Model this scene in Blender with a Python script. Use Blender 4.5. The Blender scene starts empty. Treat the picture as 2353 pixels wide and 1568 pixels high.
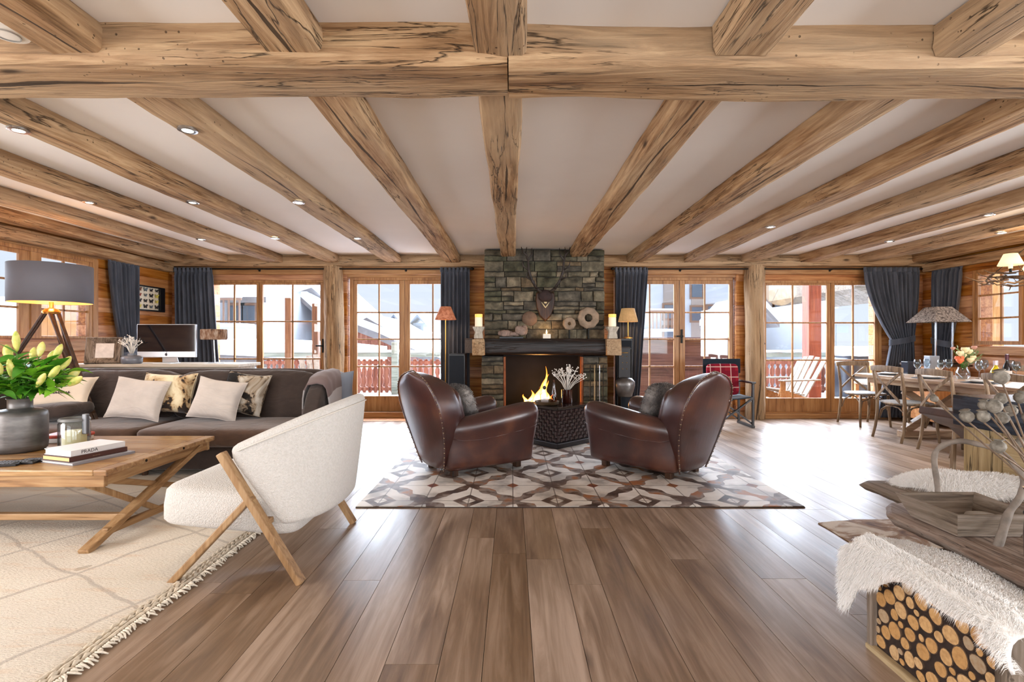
import bpy, math, random
from math import sin, cos, pi, sqrt, atan2, radians
from mathutils import Vector as V, Matrix, noise as mn
random.seed(7)
S = bpy.context.scene
COL = S.collection
F = 1150.0
CX, CY, CH = 1176.5, 784.0, 1.22
def P(x, y, Y): return V(((x-CX)/F*Y, Y, CH+(CY-y)/F*Y))
def nz(x, y=0.0, z=0.0): return mn.noise(V((x, y, z)))

# ------------------------------------------------------------ object helpers
def props(o, label=None, cat=None, group=None, kind=None):
    if label: o['label'] = label
    if cat: o['category'] = cat
    if group: o['group'] = group
    if kind: o['kind'] = kind
    return o
def thing(name, label, cat, loc=(0,0,0), group=None, kind=None, rz=0):
    o = bpy.data.objects.new(name, None); COL.objects.link(o)
    o.location = loc; o.rotation_euler = (0, 0, rz)
    o.empty_display_size = .1
    return props(o, label, cat, group, kind)
def copy_tree(o, parent=None):
    c = o.copy(); COL.objects.link(c)
    if parent is not None: c.parent = parent
    for ch in list(o.children): copy_tree(ch, c)
    return c

class MB:
    def __init__(s): s.v = []; s.f = []; s.r = []; s.m = []
    def add(s, vs, fs, r=.5, m=0):
        n = len(s.v); s.v += [tuple(p) for p in vs]
        for f in fs:
            s.f.append(tuple(i+n for i in f)); s.r.append(r); s.m.append(m)
        return s
    def box(s, x0, x1, y0, y1, z0, z1, r=.5, m=0, mat=None):
        vs = [V((x, y, z)) for z in (z0, z1) for y in (y0, y1) for x in (x0, x1)]
        if mat: vs = [mat @ p for p in vs]
        return s.add(vs, [(0,2,3,1),(4,5,7,6),(0,1,5,4),(2,6,7,3),(0,4,6,2),(1,3,7,5)], r, m)
    def bar(s, p, q, w, h, up=(0,0,1), r=.5, m=0, w2=None, h2=None):
        p, q = V(p), V(q); d = (q-p).normalized(); up = V(up)
        a = d.cross(up)
        if a.length < 1e-4: a = d.cross(V((1,0,0)))
        a.normalize(); b = a.cross(d).normalized()
        w2 = w if w2 is None else w2; h2 = h if h2 is None else h2
        vs = []
        for c, ww, hh in ((p, w, h), (q, w2, h2)):
            for i, j in ((-1,-1),(1,-1),(1,1),(-1,1)): vs.append(c + a*(i*ww/2) + b*(j*hh/2))
        return s.add(vs, [(3,2,1,0),(4,5,6,7),(0,1,5,4),(1,2,6,5),(2,3,7,6),(3,0,4,7)], r, m)
    def loft(s, rings, cap=True, closed=True, r=.5, m=0, loop=False):
        n = len(rings[0]); base = len(s.v)
        for R in rings: s.v += [tuple(p) for p in R]
        L = len(rings)
        for i in range(L if loop else L-1):
            i2 = (i+1) % L
            for j in range(n if closed else n-1):
                k = (j+1) % n
                s.f.append((base+i*n+j, base+i*n+k, base+i2*n+k, base+i2*n+j)); s.r.append(r); s.m.append(m)
        if cap and closed and not loop:
            s.f.append(tuple(base+j for j in range(n))[::-1]); s.r.append(r); s.m.append(m)
            s.f.append(tuple(base+(L-1)*n+j for j in range(n))); s.r.append(r); s.m.append(m)
        return s
    def tube(s, pts, rad, n=8, r=.5, m=0, loop=False):
        pts = [V(p) for p in pts]
        if not hasattr(rad, '__len__'): rad = [rad]*len(pts)
        rings = []; prev = None
        for i, p in enumerate(pts):
            a = pts[i-1] if (i > 0 or loop) else pts[0]
            b = pts[(i+1) % len(pts)] if (i < len(pts)-1 or loop) else pts[-1]
            t = (b-a).normalized()
            if prev is None:
                u = t.cross(V((0,0,1)))
                if u.length < .05: u = t.cross(V((1,0,0)))
            else: u = prev - t*prev.dot(t)
            u.normalize(); prev = u; w = t.cross(u)
            rings.append([p + (u*cos(2*pi*k/n)+w*sin(2*pi*k/n))*rad[i] for k in range(n)])
        return s.loft(rings, True, True, r, m, loop)
    def lathe(s, prof, n=24, c=(0,0,0), mat=None, r=.5, m=0, sq=None):
        c = V(c); rings = []
        for (rr, z) in prof:
            R = []
            for k in range(n):
                a = 2*pi*k/n; p = V((rr*cos(a), rr*sin(a), z))
                if sq: p.x *= sq[0]; p.y *= sq[1]
                R.append((mat @ p if mat else p) + c)
            rings.append(R)
        b = len(s.v); s.loft(rings, False, True, r, m)
        for i, rg_ in ((0, prof[0][0]), (len(prof)-1, prof[-1][0])):
            if rg_ < .004:
                f = tuple(b+i*n+j for j in range(n)); s.f.append(f[::-1] if i == 0 else f); s.r.append(r); s.m.append(m)
        return s
    def grid(s, fn, nu, nv, r=.5, m=0, cu=False):
        base = len(s.v); cols = nu if cu else nu+1
        for j in range(nv+1):
            for i in range(cols): s.v.append(tuple(fn(i/nu, j/nv)))
        for j in range(nv):
            for i in range(nu):
                k = (i+1) % cols
                s.f.append((base+j*cols+i, base+j*cols+k, base+(j+1)*cols+k, base+(j+1)*cols+i)); s.r.append(r); s.m.append(m)
        return s
    def sbox(s, c, size, e=.35, n=20, mat=None, r=.5, m=0, wob=0, e2=None):
        """rounded (superellipsoid) box"""
        c = V(c); e2 = e2 or e
        def sp(x, p): return math.copysign(abs(x)**p, x)
        rings = []
        for j in range(n//2+1):
            ph = -pi/2 + pi*j/(n//2)
            ph = max(-pi/2+.02, min(pi/2-.02, ph))
            R = []
            for k in range(n*2):
                th = 2*pi*(k+.5)/(n*2)
                p = V((sp(cos(ph), e2)*sp(cos(th), e)*size[0]/2, sp(cos(ph), e2)*sp(sin(th), e)*size[1]/2, sp(sin(ph), e2)*size[2]/2))
                if wob:
                    q = p*3; p += p.normalized()*wob*mn.noise(q+c*5)
                R.append((mat @ p if mat else p)+c)
            rings.append(R)
        return s.loft(rings, True, True, r, m)
    def rbeam(s, p, q, w, h, seed=0, amp=.012, seg=.12, chop=.12, r=.5, m=0):
        """rough hewn beam from p to q: rounded rectangular section with wobbling faces"""
        p, q = V(p), V(q); L = (q-p).length; d = (q-p).normalized()
        up = V((0,0,1)) if abs(d.z) < .9 else V((0,1,0))
        a = d.cross(up).normalized(); b = a.cross(d).normalized()
        N = max(2, int(L/seg)); rings = []
        K = 6
        base = []
        cr = chop*min(w, h)
        def side(x0, y0, x1, y1): return [(x0+(x1-x0)*t/K, y0+(y1-y0)*t/K) for t in range(K)]
        W, H = w/2, h/2
        base += side(-W+cr, -H, W-cr, -H)+side(W-cr, -H, W, -H+cr)[:1]+side(W, -H+cr, W, H-cr)+side(W-cr, H, -W+cr, H)+side(-W, H-cr, -W, -H+cr)
        for i in range(N+1):
            t = L*i/N; R = []
            for (x, y) in base:
                n1 = nz(x*6+seed*7.3, y*6, t*1.1+seed*3.1)*amp*1.6 + nz(x*20+seed, y*20, t*5)*amp*.5
                n2 = nz(seed*5.7, 3.3, t*.7)*amp*1.2
                l = sqrt(x*x+y*y)+1e-6
                R.append(p + d*t + a*(x + x/l*n1 + n2) + b*(y + y/l*n1))
            rings.append(R)
        return s.loft(rings, True, True, r, m)
    def build(s, name, mats, parent=None, bevel=0, smooth=None, seg=2, sub=0, local=False, label=None, solid=0):
        me = bpy.data.meshes.new(name)
        off = V((0,0,0)); loc = None
        if parent is not None and not local:
            q = parent; off = V((0,0,0))
            while q is not None: off += V(q.location); q = q.parent
        if parent is None and s.v and not local:
            xs = [p[0] for p in s.v]; ys = [p[1] for p in s.v]; zs = [p[2] for p in s.v]
            off = V(((min(xs)+max(xs))/2, (min(ys)+max(ys))/2, min(zs))); loc = off
        me.from_pydata([(p[0]-off.x, p[1]-off.y, p[2]-off.z) for p in s.v], [], s.f)
        if not isinstance(mats, (list, tuple)): mats = [mats]
        for mt in mats: me.materials.append(mt)
        if len(mats) > 1: me.polygons.foreach_set('material_index', s.m)
        at = me.attributes.new('rnd', 'FLOAT', 'FACE'); at.data.foreach_set('value', s.r)
        o = bpy.data.objects.new(name, me); COL.objects.link(o)
        if loc is not None: o.location = loc
        if parent is not None: o.parent = parent
        if smooth is not None:
            me.polygons.foreach_set('use_smooth', [True]*len(me.polygons))
            if smooth < 180: me.set_sharp_from_angle(angle=radians(smooth))
        if solid:
            md = o.modifiers.new('s', 'SOLIDIFY'); md.thickness = solid; md.offset = 0
        if bevel:
            md = o.modifiers.new('b', 'BEVEL'); md.width = bevel; md.segments = seg; md.limit_method = 'ANGLE'; md.angle_limit = radians(40)
            md.harden_normals = smooth is not None
        if sub:
            md = o.modifiers.new('u', 'SUBSURF'); md.levels = sub; md.render_levels = sub
        me.update()
        if label: o['label'] = label
        return o

def single(mb, name, mats, label, cat, group=None, kind=None, **k):
    o = mb.build(name, mats, None, **k); return props(o, label, cat, group, kind)
def struct(mb, name, mats, label=None, parent=None, **k):
    o = mb.build(name, mats, parent, **k)
    if parent is None: o['kind'] = 'structure'
    if label: o['label'] = label
    return o

# ------------------------------------------------------------ materials
def srgb(h):
    if isinstance(h, str):
        h = h.lstrip('#'); c = [int(h[i:i+2], 16)/255 for i in (0, 2, 4)]
    else: c = h
    return tuple((x/12.92 if x <= .04045 else ((x+.055)/1.055)**2.4) for x in c)+(1,)
class NT:
    def __init__(s, name):
        s.mat = bpy.data.materials.new(name); s.mat.use_nodes = True
        s.t = s.mat.node_tree; s.t.nodes.clear()
        s.out = s.n('ShaderNodeOutputMaterial'); s.b = s.n('ShaderNodeBsdfPrincipled')
        s.l(s.b.outputs[0], s.out.inputs[0])
    def n(s, ty, **k):
        nd = s.t.nodes.new(ty)
        for a, b in k.items():
            if isinstance(b, tuple) or not hasattr(nd, a): nd.inputs[a].default_value = b
            else: setattr(nd, a, b)
        return nd
    def l(s, a, b): s.t.links.new(a, b)
    def val(s, sock, v):
        if hasattr(v, 'links') or hasattr(v, 'is_linked') : s.l(v, sock)
        else: sock.default_value = v
    def math(s, op, a, b=0.0, c=None, clamp=False):
        nd = s.t.nodes.new('ShaderNodeMath'); nd.operation = op; nd.use_clamp = clamp
        s.val(nd.inputs[0], a); s.val(nd.inputs[1], b)
        if c is not None: s.val(nd.inputs[2], c)
        return nd.outputs[0]
    def ramp(s, fac, stops, interp='LINEAR'):
        nd = s.t.nodes.new('ShaderNodeValToRGB'); nd.color_ramp.interpolation = interp
        e = nd.color_ramp.elements
        while len(e) < len(stops): e.new(.5)
        for i, (p, c) in enumerate(stops):
            e[i].position = p; e[i].color = c if isinstance(c, tuple) and len(c) == 4 else (srgb(c) if isinstance(c, str) else (c, c, c, 1))
        s.l(fac, nd.inputs[0]); return nd.outputs[0]
    def mix(s, fac, a, b, mode='MIX'):
        nd = s.t.nodes.new('ShaderNodeMix'); nd.data_type = 'RGBA'; nd.blend_type = mode
        s.val(nd.inputs[0], fac)
        for sk, v in ((nd.inputs[6], a), (nd.inputs[7], b)):
            if isinstance(v, str): v = srgb(v)
            s.val(sk, v)
        return nd.outputs[2]
    def coords(s, scale=(1,1,1), rnd=True, kind='Object', rot=(0,0,0)):
        tc = s.n('ShaderNodeTexCoord'); co = tc.outputs[kind]
        if rnd:
            oi = s.n('ShaderNodeObjectInfo'); at = s.n('ShaderNodeAttribute', attribute_name='rnd')
            k = s.math('ADD', s.math('MULTIPLY', oi.outputs['Random'], 37.0), s.math('MULTIPLY', at.outputs['Fac'], 23.0))
            cb = s.n('ShaderNodeCombineXYZ'); s.l(k, cb.inputs[0]); s.l(k, cb.inputs[1]); s.l(k, cb.inputs[2])
            va = s.n('ShaderNodeVectorMath', operation='ADD'); s.l(co, va.inputs[0]); s.l(cb.outputs[0], va.inputs[1]); co = va.outputs[0]
        mp = s.n('ShaderNodeMapping'); mp.inputs['Scale'].default_value = scale; mp.inputs['Rotation'].default_value = rot
        s.l(co, mp.inputs[0]); return mp.outputs[0]
    def noise(s, co, scale, detail=4, rough=.55, dist=0.0):
        nd = s.n('ShaderNodeTexNoise'); s.l(co, nd.inputs['Vector'])
        nd.inputs['Scale'].default_value = scale; nd.inputs['Detail'].default_value = detail
        nd.inputs['Roughness'].default_value = rough; nd.inputs['Distortion'].default_value = dist
        return nd.outputs['Fac']
    def voro(s, co, scale, feature='F1', rand=1.0, out='Distance'):
        nd = s.n('ShaderNodeTexVoronoi', feature=feature); s.l(co, nd.inputs['Vector'])
        nd.inputs['Scale'].default_value = scale; nd.inputs['Randomness'].default_value = rand
        return nd.outputs[out]
    def bump(s, h, strength=.3, dist=.01, prev=None):
        nd = s.n('ShaderNodeBump'); nd.inputs['Strength'].default_value = strength; nd.inputs['Distance'].default_value = dist
        s.l(h, nd.inputs['Height'])
        if prev: s.l(prev, nd.inputs['Normal'])
        return nd.outputs[0]
    def fin(s, color=None, rough=.5, metal=0.0, bump=None, spec=.5, **k):
        b = s.b
        if color is not None:
            if isinstance(color, str): color = srgb(color)
            s.val(b.inputs['Base Color'], color)
        s.val(b.inputs['Roughness'], rough); b.inputs['Metallic'].default_value = metal
        b.inputs['Specular IOR Level'].default_value = spec
        if bump: s.l(bump, b.inputs['Normal'])
        for a, v in k.items():
            s.val(b.inputs[a.replace('_', ' ')], v)
        return s.mat

def wood(name, cols, axis='X', g=1.0, rough=.6, bmp=.3, knots=True, cracks=False, plank=.0, spec=.35, wear=None, coat=0.0):
    """cols: dark, mid, light. grain runs along axis."""
    t = NT(name)
    ax = 'XYZ'.index(axis)
    sc = [9.0*g]*3; sc[ax] = .55*g
    co = t.coords(tuple(sc))
    sc2 = [2.2*g]*3; sc2[ax] = .35*g
    co2 = t.coords(tuple(sc2))
    a = t.noise(co, 3.2, 7, .62, .6)
    b = t.noise(co2, 1.6, 4, .5, 1.2)
    f = t.math('ADD', t.math('MULTIPLY', a, .62), t.math('MULTIPLY', b, .38))
    c = t.ramp(f, [(.36, cols[0]), (.47, cols[1]), (.62, cols[2])])
    h = a
    if wear:
        w = t.noise(co2, .9, 3, .5)
        c = t.mix(t.ramp(w, [(.42, 0.0), (.6, .5)]), c, wear)
    if plank:
        at = t.n('ShaderNodeAttribute', attribute_name='rnd')
        hs = t.n('ShaderNodeHueSaturation'); t.l(c, hs.inputs['Color'])
        t.l(t.math('MULTIPLY_ADD', at.outputs['Fac'], plank*2, 1-plank), hs.inputs['Value'])
        t.l(t.math('MULTIPLY_ADD', at.outputs['Fac'], -.3, 1.15), hs.inputs['Saturation'])
        c = hs.outputs[0]
    if knots:
        sk = [3.0*g]*3; sk[ax] = 1.1*g
        kk = t.voro(t.coords(tuple(sk)), 1.0)
        km = t.ramp(kk, [(.03, 1.0), (.10, 0.0)])
        c = t.mix(t.math('MULTIPLY', km, .85), c, tuple(x*.16 for x in srgb(cols[0])[:3])+(1,) if isinstance(cols[0], str) else cols[0])
        h = t.math('SUBTRACT', h, t.math('MULTIPLY', km, .3))
    if cracks:
        s1 = [13.0*g]*3; s1[ax] = .5*g
        cr = t.noise(t.coords(tuple(s1)), 1.0, 5, .6, .5)
        cm = t.ramp(t.math('ABSOLUTE', t.math('SUBTRACT', cr, .5)), [(.0, 1.0), (.012, 0.0)])
        gate = t.ramp(t.noise(t.coords((.8, .8, .8)), 1.3, 2), [(.5, 0.0), (.56, 1.0)])
        cm = t.math('MULTIPLY', cm, gate)
        # small worm specks
        sp = t.ramp(t.voro(t.coords((1,1,1)), 26.0), [(.09, 1.0), (.14, 0.0)])
        sp = t.math('MULTIPLY', sp, t.ramp(t.noise(t.coords((1,1,1)), 2.5, 2), [(.52, 0.0), (.6, .8)]))
        cm = t.math('MAXIMUM', cm, sp)
        s3 = [3.4*g]*3; s3[ax] = .30*g
        cr3 = t.noise(t.coords(tuple(s3)), 1.0, 6, .55, .3)
        g3 = t.ramp(t.noise(t.coords((.6, .6, .6)), 1.0, 2), [(.5, 0.0), (.58, 1.0)])
        cm = t.math('MAXIMUM', cm, t.math('MULTIPLY', g3, t.ramp(t.math('ABSOLUTE', t.math('SUBTRACT', cr3, .5)), [(.0015, 1.0), (.006, 0.0)])))
        # one long drying check wandering along the timber
        oc = t.coords((1,1,1), False); sxx = t.n('ShaderNodeSeparateXYZ'); t.l(oc, sxx.inputs[0])
        cross = sxx.outputs[{'X': 1, 'Y': 0, 'Z': 0}[axis]]
        sl = [.01]*3; sl[ax] = .55; sj = [.01]*3; sj[ax] = 7.0
        ctr = t.math('ADD', t.math('MULTIPLY', t.math('SUBTRACT', t.noise(t.coords(tuple(sl)), 1.0, 1), .5), .22), t.math('MULTIPLY', t.math('SUBTRACT', t.noise(t.coords(tuple(sj)), 1.0, 3), .5), .012))
        sw = [.01]*3; sw[ax] = 1.1
        wd = t.math('MULTIPLY', t.math('SUBTRACT', t.noise(t.coords(tuple(sw)), 1.0, 2), .43), .05, clamp=True)
        dd = t.math('ABSOLUTE', t.math('SUBTRACT', cross, ctr))
        big = t.math('LESS_THAN', dd, wd)
        cm = t.math('MAXIMUM', cm, big)
        c = t.mix(t.math('MULTIPLY', cm, .85), c, '#1d130b')
        h = t.math('SUBTRACT', h, t.math('MULTIPLY', cm, .8))
    bm = t.bump(h, bmp, .012)
    k = {}
    if coat: k['Coat_Weight'] = coat; k['Coat_Roughness'] = .15
    return t.fin(c, rough, 0, bm, spec, **k)

def plain(name, col, rough=.5, metal=0.0, nscale=0, namt=.0, bmp=0.0, bscale=60.0, spec=.5, **k):
    t = NT(name); c = srgb(col) if isinstance(col, str) else col
    co = t.coords((1,1,1))
    if namt:
        n = t.noise(co, nscale or 5.0, 4)
        dk = tuple(x*(1-namt) for x in c[:3])+(1,); lt = tuple(min(1, x*(1+namt)) for x in c[:3])+(1,)
        c = t.ramp(n, [(.3, dk), (.7, lt)])
    bm = t.bump(t.noise(co, bscale, 3), bmp, .004) if bmp else None
    return t.fin(c, rough, metal, bm, spec, **k)
def fabric(name, col, var=.12, weave=350.0, rough=.9, sheen=.2, bmp=.25, crease=.0):
    t = NT(name); c = srgb(col); co = t.coords((1,1,1))
    n = t.noise(co, 5.0, 3)
    cc = t.ramp(n, [(.3, tuple(x*(1-var) for x in c[:3])+(1,)), (.7, tuple(min(1, x*(1+var)) for x in c[:3])+(1,))])
    h = t.noise(co, weave, 2)
    pv = t.bump(t.noise(t.coords((1, 1, 2.2)), 4.5, 3, .5, 1.2), crease, .05) if crease else None
    return t.fin(cc, rough, 0, t.bump(h, bmp, .003, pv), .2, Sheen_Weight=sheen, Sheen_Roughness=.5)
def emit(name, col, st):
    t = NT(name); c = srgb(col) if isinstance(col, str) else col
    return t.fin((0,0,0,1), .9, 0, None, 0, Emission_Color=c, Emission_Strength=st)

W_BEAM = {a: wood('weathered beam wood '+a, ('#624529', '#977451', '#bf9f78'), a, 1.25, .72, .9, True, True, 0, .25, '#b09a7d') for a in 'XYZ'}
W_LOG = {a: wood('larch wall boards '+a, ('#6d3f1e', '#a86c3c', '#c8905a'), a, 1.0, .55, .3, True, False, .18, .35) for a in 'XYZ'}
W_FRAME = {a: wood('joinery wood '+a, ('#7a5230', '#a17244', '#b98d5c'), a, 1.3, .42, .12, False, False, 0, .4) for a in 'XYZ'}
W_OAK = {a: wood('light oak '+a, ('#6f5234', '#94724d', '#ac8c66'), a, 1.5, .5, .15, False, False, 0, .35) for a in 'XYZ'}
W_TABLE = {a: wood('waxed pine table wood '+a, ('#65482f', '#946f4a', '#b4946b'), a, 1.2, .28, .15, True, False, .08, .5) for a in 'XYZ'}
W_GREY = {a: wood('grey driftwood '+a, ('#4b4036', '#75685a', '#93867a'), a, 1.4, .75, .4, True, True, 0, .2) for a in 'XYZ'}
W_DARK = {a: wood('dark brown wood '+a, ('#20130c', '#3a2518', '#553823'), a, 1.4, .45, .2, False, False, 0, .4) for a in 'XYZ'}
W_PALE = {a: wood('pale weathered planks '+a, ('#7d6a50', '#a8936f', '#c2ae8b'), a, 1.0, .75, .4, True, True, .12, .2) for a in 'XYZ'}
BLACK = plain('black lacquer', '#15161a', .35)
BLACKM = plain('black iron', '#17150f', .5, .6)
BRASS = plain('brass', '#b98a45', .3, 1.0)
CHROME = plain('brushed steel', '#c6c9cc', .25, 1.0)
WHITE = plain('white paint', '#e6e4df', .5)
def glassmat(name, tint=(1,1,1,1), rough=0.0):
    t = NT(name)
    t.b.inputs['Transmission Weight'].default_value = 1.0
    return t.fin(tint, rough, 0, None, .5, IOR=1.45)
def panemat():
    t = NT('window glass')
    tr = t.n('ShaderNodeBsdfTransparent'); gl = t.n('ShaderNodeBsdfGlossy'); gl.inputs['Roughness'].default_value = .02
    fr = t.n('ShaderNodeLayerWeight'); fr.inputs['Blend'].default_value = .5
    ms = t.n('ShaderNodeMixShader'); t.l(t.math('MULTIPLY_ADD', t.math('POWER', fr.outputs['Facing'], 4.0), .5, .035), ms.inputs[0]); t.l(tr.outputs[0], ms.inputs[1]); t.l(gl.outputs[0], ms.inputs[2])
    t.l(ms.outputs[0], t.out.inputs[0]); return t.mat
PANE = panemat()
def thin_glass(name, col):
    t = NT(name)
    tr = t.n('ShaderNodeBsdfTransparent'); tr.inputs['Color'].default_value = srgb(col) ; gl = t.n('ShaderNodeBsdfGlossy'); gl.inputs['Roughness'].default_value = .05
    lw = t.n('ShaderNodeLayerWeight'); lw.inputs['Blend'].default_value = .5
    ms = t.n('ShaderNodeMixShader'); t.l(t.math('MULTIPLY_ADD', t.math('POWER', lw.outputs['Facing'], 2.5), .75, .06), ms.inputs[0]); t.l(tr.outputs[0], ms.inputs[1]); t.l(gl.outputs[0], ms.inputs[2])
    t.l(ms.outputs[0], t.out.inputs[0]); return t.mat
CLEAR = thin_glass('clear drinking glass', '#e9eef0')
SNOW = plain('snow', '#eef2f8', .85, 0, 3, .04, .3, 8)
# ============================================================ ROOM SHELL
XL, XR, YB, YF, HC = -5.40, 6.52, 7.95, -2.6, 2.56
# ---- floor: oak planks running towards the fireplace
fl = MB(); rr = random.Random(3)
x = XL - .1
while x < XR + .1:
    w = rr.choice([.165, .19, .205, .23]); y = YF - rr.random()*1.5
    while y < YB + .15:
        L = rr.uniform(1.1, 2.6); y1 = min(y+L, YB+.15); v = rr.random()
        fl.box(x+.0012, x+w-.0012, max(y, YF)+.0012, y1-.0012, -.03, 0, v)
        y = y1
    x += w
t = NT('oak floor boards')
co = t.coords((7.5, .5, 7.5)); a = t.noise(co, 3.0, 7, .62, .7)
co2 = t.coords((1.8, .5, 1.8)); b2 = t.noise(co2, 1.7, 4, .5, 1.0)
f = t.math('ADD', t.math('MULTIPLY', a, .55), t.math('MULTIPLY', b2, .45))
c = t.ramp(f, [(.32, '#5a4535'), (.48, '#806852'), (.64, '#a38b76')])
at = t.n('ShaderNodeAttribute', attribute_name='rnd')
hs = t.n('ShaderNodeHueSaturation'); t.l(c, hs.inputs['Color']); t.l(t.math('MULTIPLY_ADD', at.outputs['Fac'], .42, .78), hs.inputs['Value'])
t.l(t.math('MULTIPLY_ADD', at.outputs['Fac'], -.25, 1.08), hs.inputs['Saturation'])
kk = t.voro(t.coords((2.6, .9, 2.6)), 1.0); km = t.ramp(kk, [(.025, 1.0), (.085, 0.0)])
c = t.mix(t.math('MULTIPLY', km, .7), hs.outputs[0], '#2a1a10')
rg = t.ramp(b2, [(.3, .285), (.7, .40)])
wob = t.noise(t.coords((3.0, .6, 3.0)), 1.5, 2)
FLOORM = t.fin(c, rg, 0, t.bump(wob, .25, .02, t.bump(a, .12, .004)), .4)
struct(fl, 'floor', FLOORM)
sub = MB().box(XL-.2, XR+.2, YF-.2, YB+.2, -.12, -.031)
struct(sub, 'floor_base', plain('dark subfloor', '#1c130d', .9))

# ---- ceiling
t = NT('warm white plaster'); co = t.coords((1,1,1), False)
n = t.noise(co, 1.2, 3); c = t.ramp(n, [(.3, '#e7e4e0'), (.7, '#eceae6')])
PLASTER = t.fin(c, .9, 0, t.bump(t.noise(co, 30, 3), .1, .004), .2)
struct(MB().box(XL-.2, XR+.2, YF-.2, YB+.4, HC, HC+.15), 'ceiling', PLASTER)

# ---- walls of stacked horizontal boards with openings
def board_wall(name, axis, pos, a0, a1, z0, z1, holes, inward, seed=1, out=.28):
    """axis 'X': wall along X at y=pos; 'Y': wall along Y at x=pos. inward = sign of the room side"""
    rr = random.Random(seed); mb = MB(); z = z0
    while z < z1-.01:
        h = min(rr.choice([.15, .17, .19]), z1-z)
        if z1-(z+h) < .06: h = z1-z
        segs = [(a0, a1)]
        for (h0, h1, q0, q1) in holes:
            if z+h/2 > q0 and z+h/2 < q1:
                ns = []
                for s0, s1 in segs:
                    if h1 <= s0 or h0 >= s1: ns.append((s0, s1)); continue
                    if h0 > s0: ns.append((s0, h0))
                    if h1 < s1: ns.append((h1, s1))
                segs = ns
        for s0, s1 in segs:
            if s1-s0 < .02: continue
            v = rr.random(); d0 = pos + inward*rr.uniform(-.004, .006); d1 = pos - inward*out
            lo, hi = min(d0, d1), max(d0, d1)
            if axis == 'X': mb.box(s0, s1, lo, hi, z, z+h, v)
            else: mb.box(lo, hi, s0, s1, z, z+h, v)
        z += h
    # dark backing fills the joints
    k = pos - inward*(out*.5); 
    return struct(mb, name, W_LOG['X' if axis == 'X' else 'Y'], bevel=.006, seg=2)
HD = 2.225     # door heads
holesB = [(-4.80, -2.96, 0, HD), (-2.62, -.69, 0, 2.27), (1.62, 3.56, 0, 2.27), (3.97, 5.86, 0, HD)]
board_wall('wall_back', 'X', YB, XL-.3, XR+.3, 0, HC, holesB, -1, 5)
board_wall('wall_left', 'Y', XL, YF, YB, 0, HC, [(4.35, 6.52, 1.22, 2.29)], 1, 8)
board_wall('wall_right', 'Y', XR, YF, YB, 0, HC, [(4.7, 7.08, 1.14, 2.22)], -1, 9)
board_wall('wall_rear', 'X', YF, XL-.3, XR+.3, 0, HC, [(-4.4, -1.2, .4, 2.3), (-.4, 2.2, .0, 2.3), (3.0, 5.8, .4, 2.3)], 1, 10)

# ---- ceiling beams
def beam(name, p, q, w, h, seed, axis, amp=.012, label=None):
    mb = MB().rbeam(p, q, w, h, seed, amp)
    return struct(mb, name, W_BEAM[axis], label, smooth=50)
beam('beam', (-6.3, 2.28, 2.405+.115), (-.02, 2.28, 2.405+.115), .335, .25, 1, 'X', .016)
beam('beam', (-.015, 2.28, 2.40+.115), (7.3, 2.28, 2.40+.115), .335, .25, 2, 'X', .018)
JX = [(-5.17, .2), (-4.50, .2), (-3.66, .22), (-2.78, .21), (-1.83, .23), (-.92, .24), (-.062, .22), (.965, .245), (1.90, .24), (2.77, .23), (3.65, .23), (4.56, .23), (5.47, .22), (6.3, .2)]
for i, (jx, w) in enumerate(JX):
    ye = 7.245 if -.3 < jx < 1.3 else 7.80
    beam('beam', (jx, 2.44, 2.505), (jx, ye, 2.505), w, .135, 10+i, 'Y', .010)
    beam('beam', (jx+(.0 if i != 6 else .0), YF+.02, 2.50), (jx, 2.12, 2.50), w, .14, 40+i, 'Y', .010)
beam('beam', (XL+.02, 7.84, 2.47), (-.42, 7.84, 2.47), .2, .175, 70, 'X', .008)
beam('beam', (1.36, 7.84, 2.47), (XR-.02, 7.84, 2.47), .2, .175, 71, 'X', .008)
# header under the plate
struct(MB().box(XL, -.66, 7.88, 7.95, 2.27, 2.385), 'trim_1', W_FRAME['X'], bevel=.008)
struct(MB().box(1.6, XR, 7.88, 7.95, 2.27, 2.385), 'trim_2', W_FRAME['X'], bevel=.008)
beam('beam', (XL+.05, 2.6, 2.36), (XL+.05, 7.8, 2.36), .16, .13, 75, 'Y', .006)
beam('beam', (XR-.05, 2.6, 2.36), (XR-.05, 7.8, 2.36), .16, .13, 76, 'Y', .006)
# posts
def post(x0, x1, y, seed):
    mb = MB().rbeam(((x0+x1)/2, y, 0), ((x0+x1)/2, y, 2.40), x1-x0, .24, seed, .02, .1, .3)
    o = struct(mb, 'pillar', W_BEAM['Z'], smooth=60); return o
post(-2.93, -2.66, 7.85, 81); post(3.655, 3.945, 7.85, 82)
struct(MB().box(XL, -.42, 7.90, 7.96, 0, .10), 'baseboard_left', W_FRAME['X'], bevel=.005)
struct(MB().box(1.4, XR, 7.90, 7.96, 0, .10), 'baseboard_right', W_FRAME['X'], bevel=.005)

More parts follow.
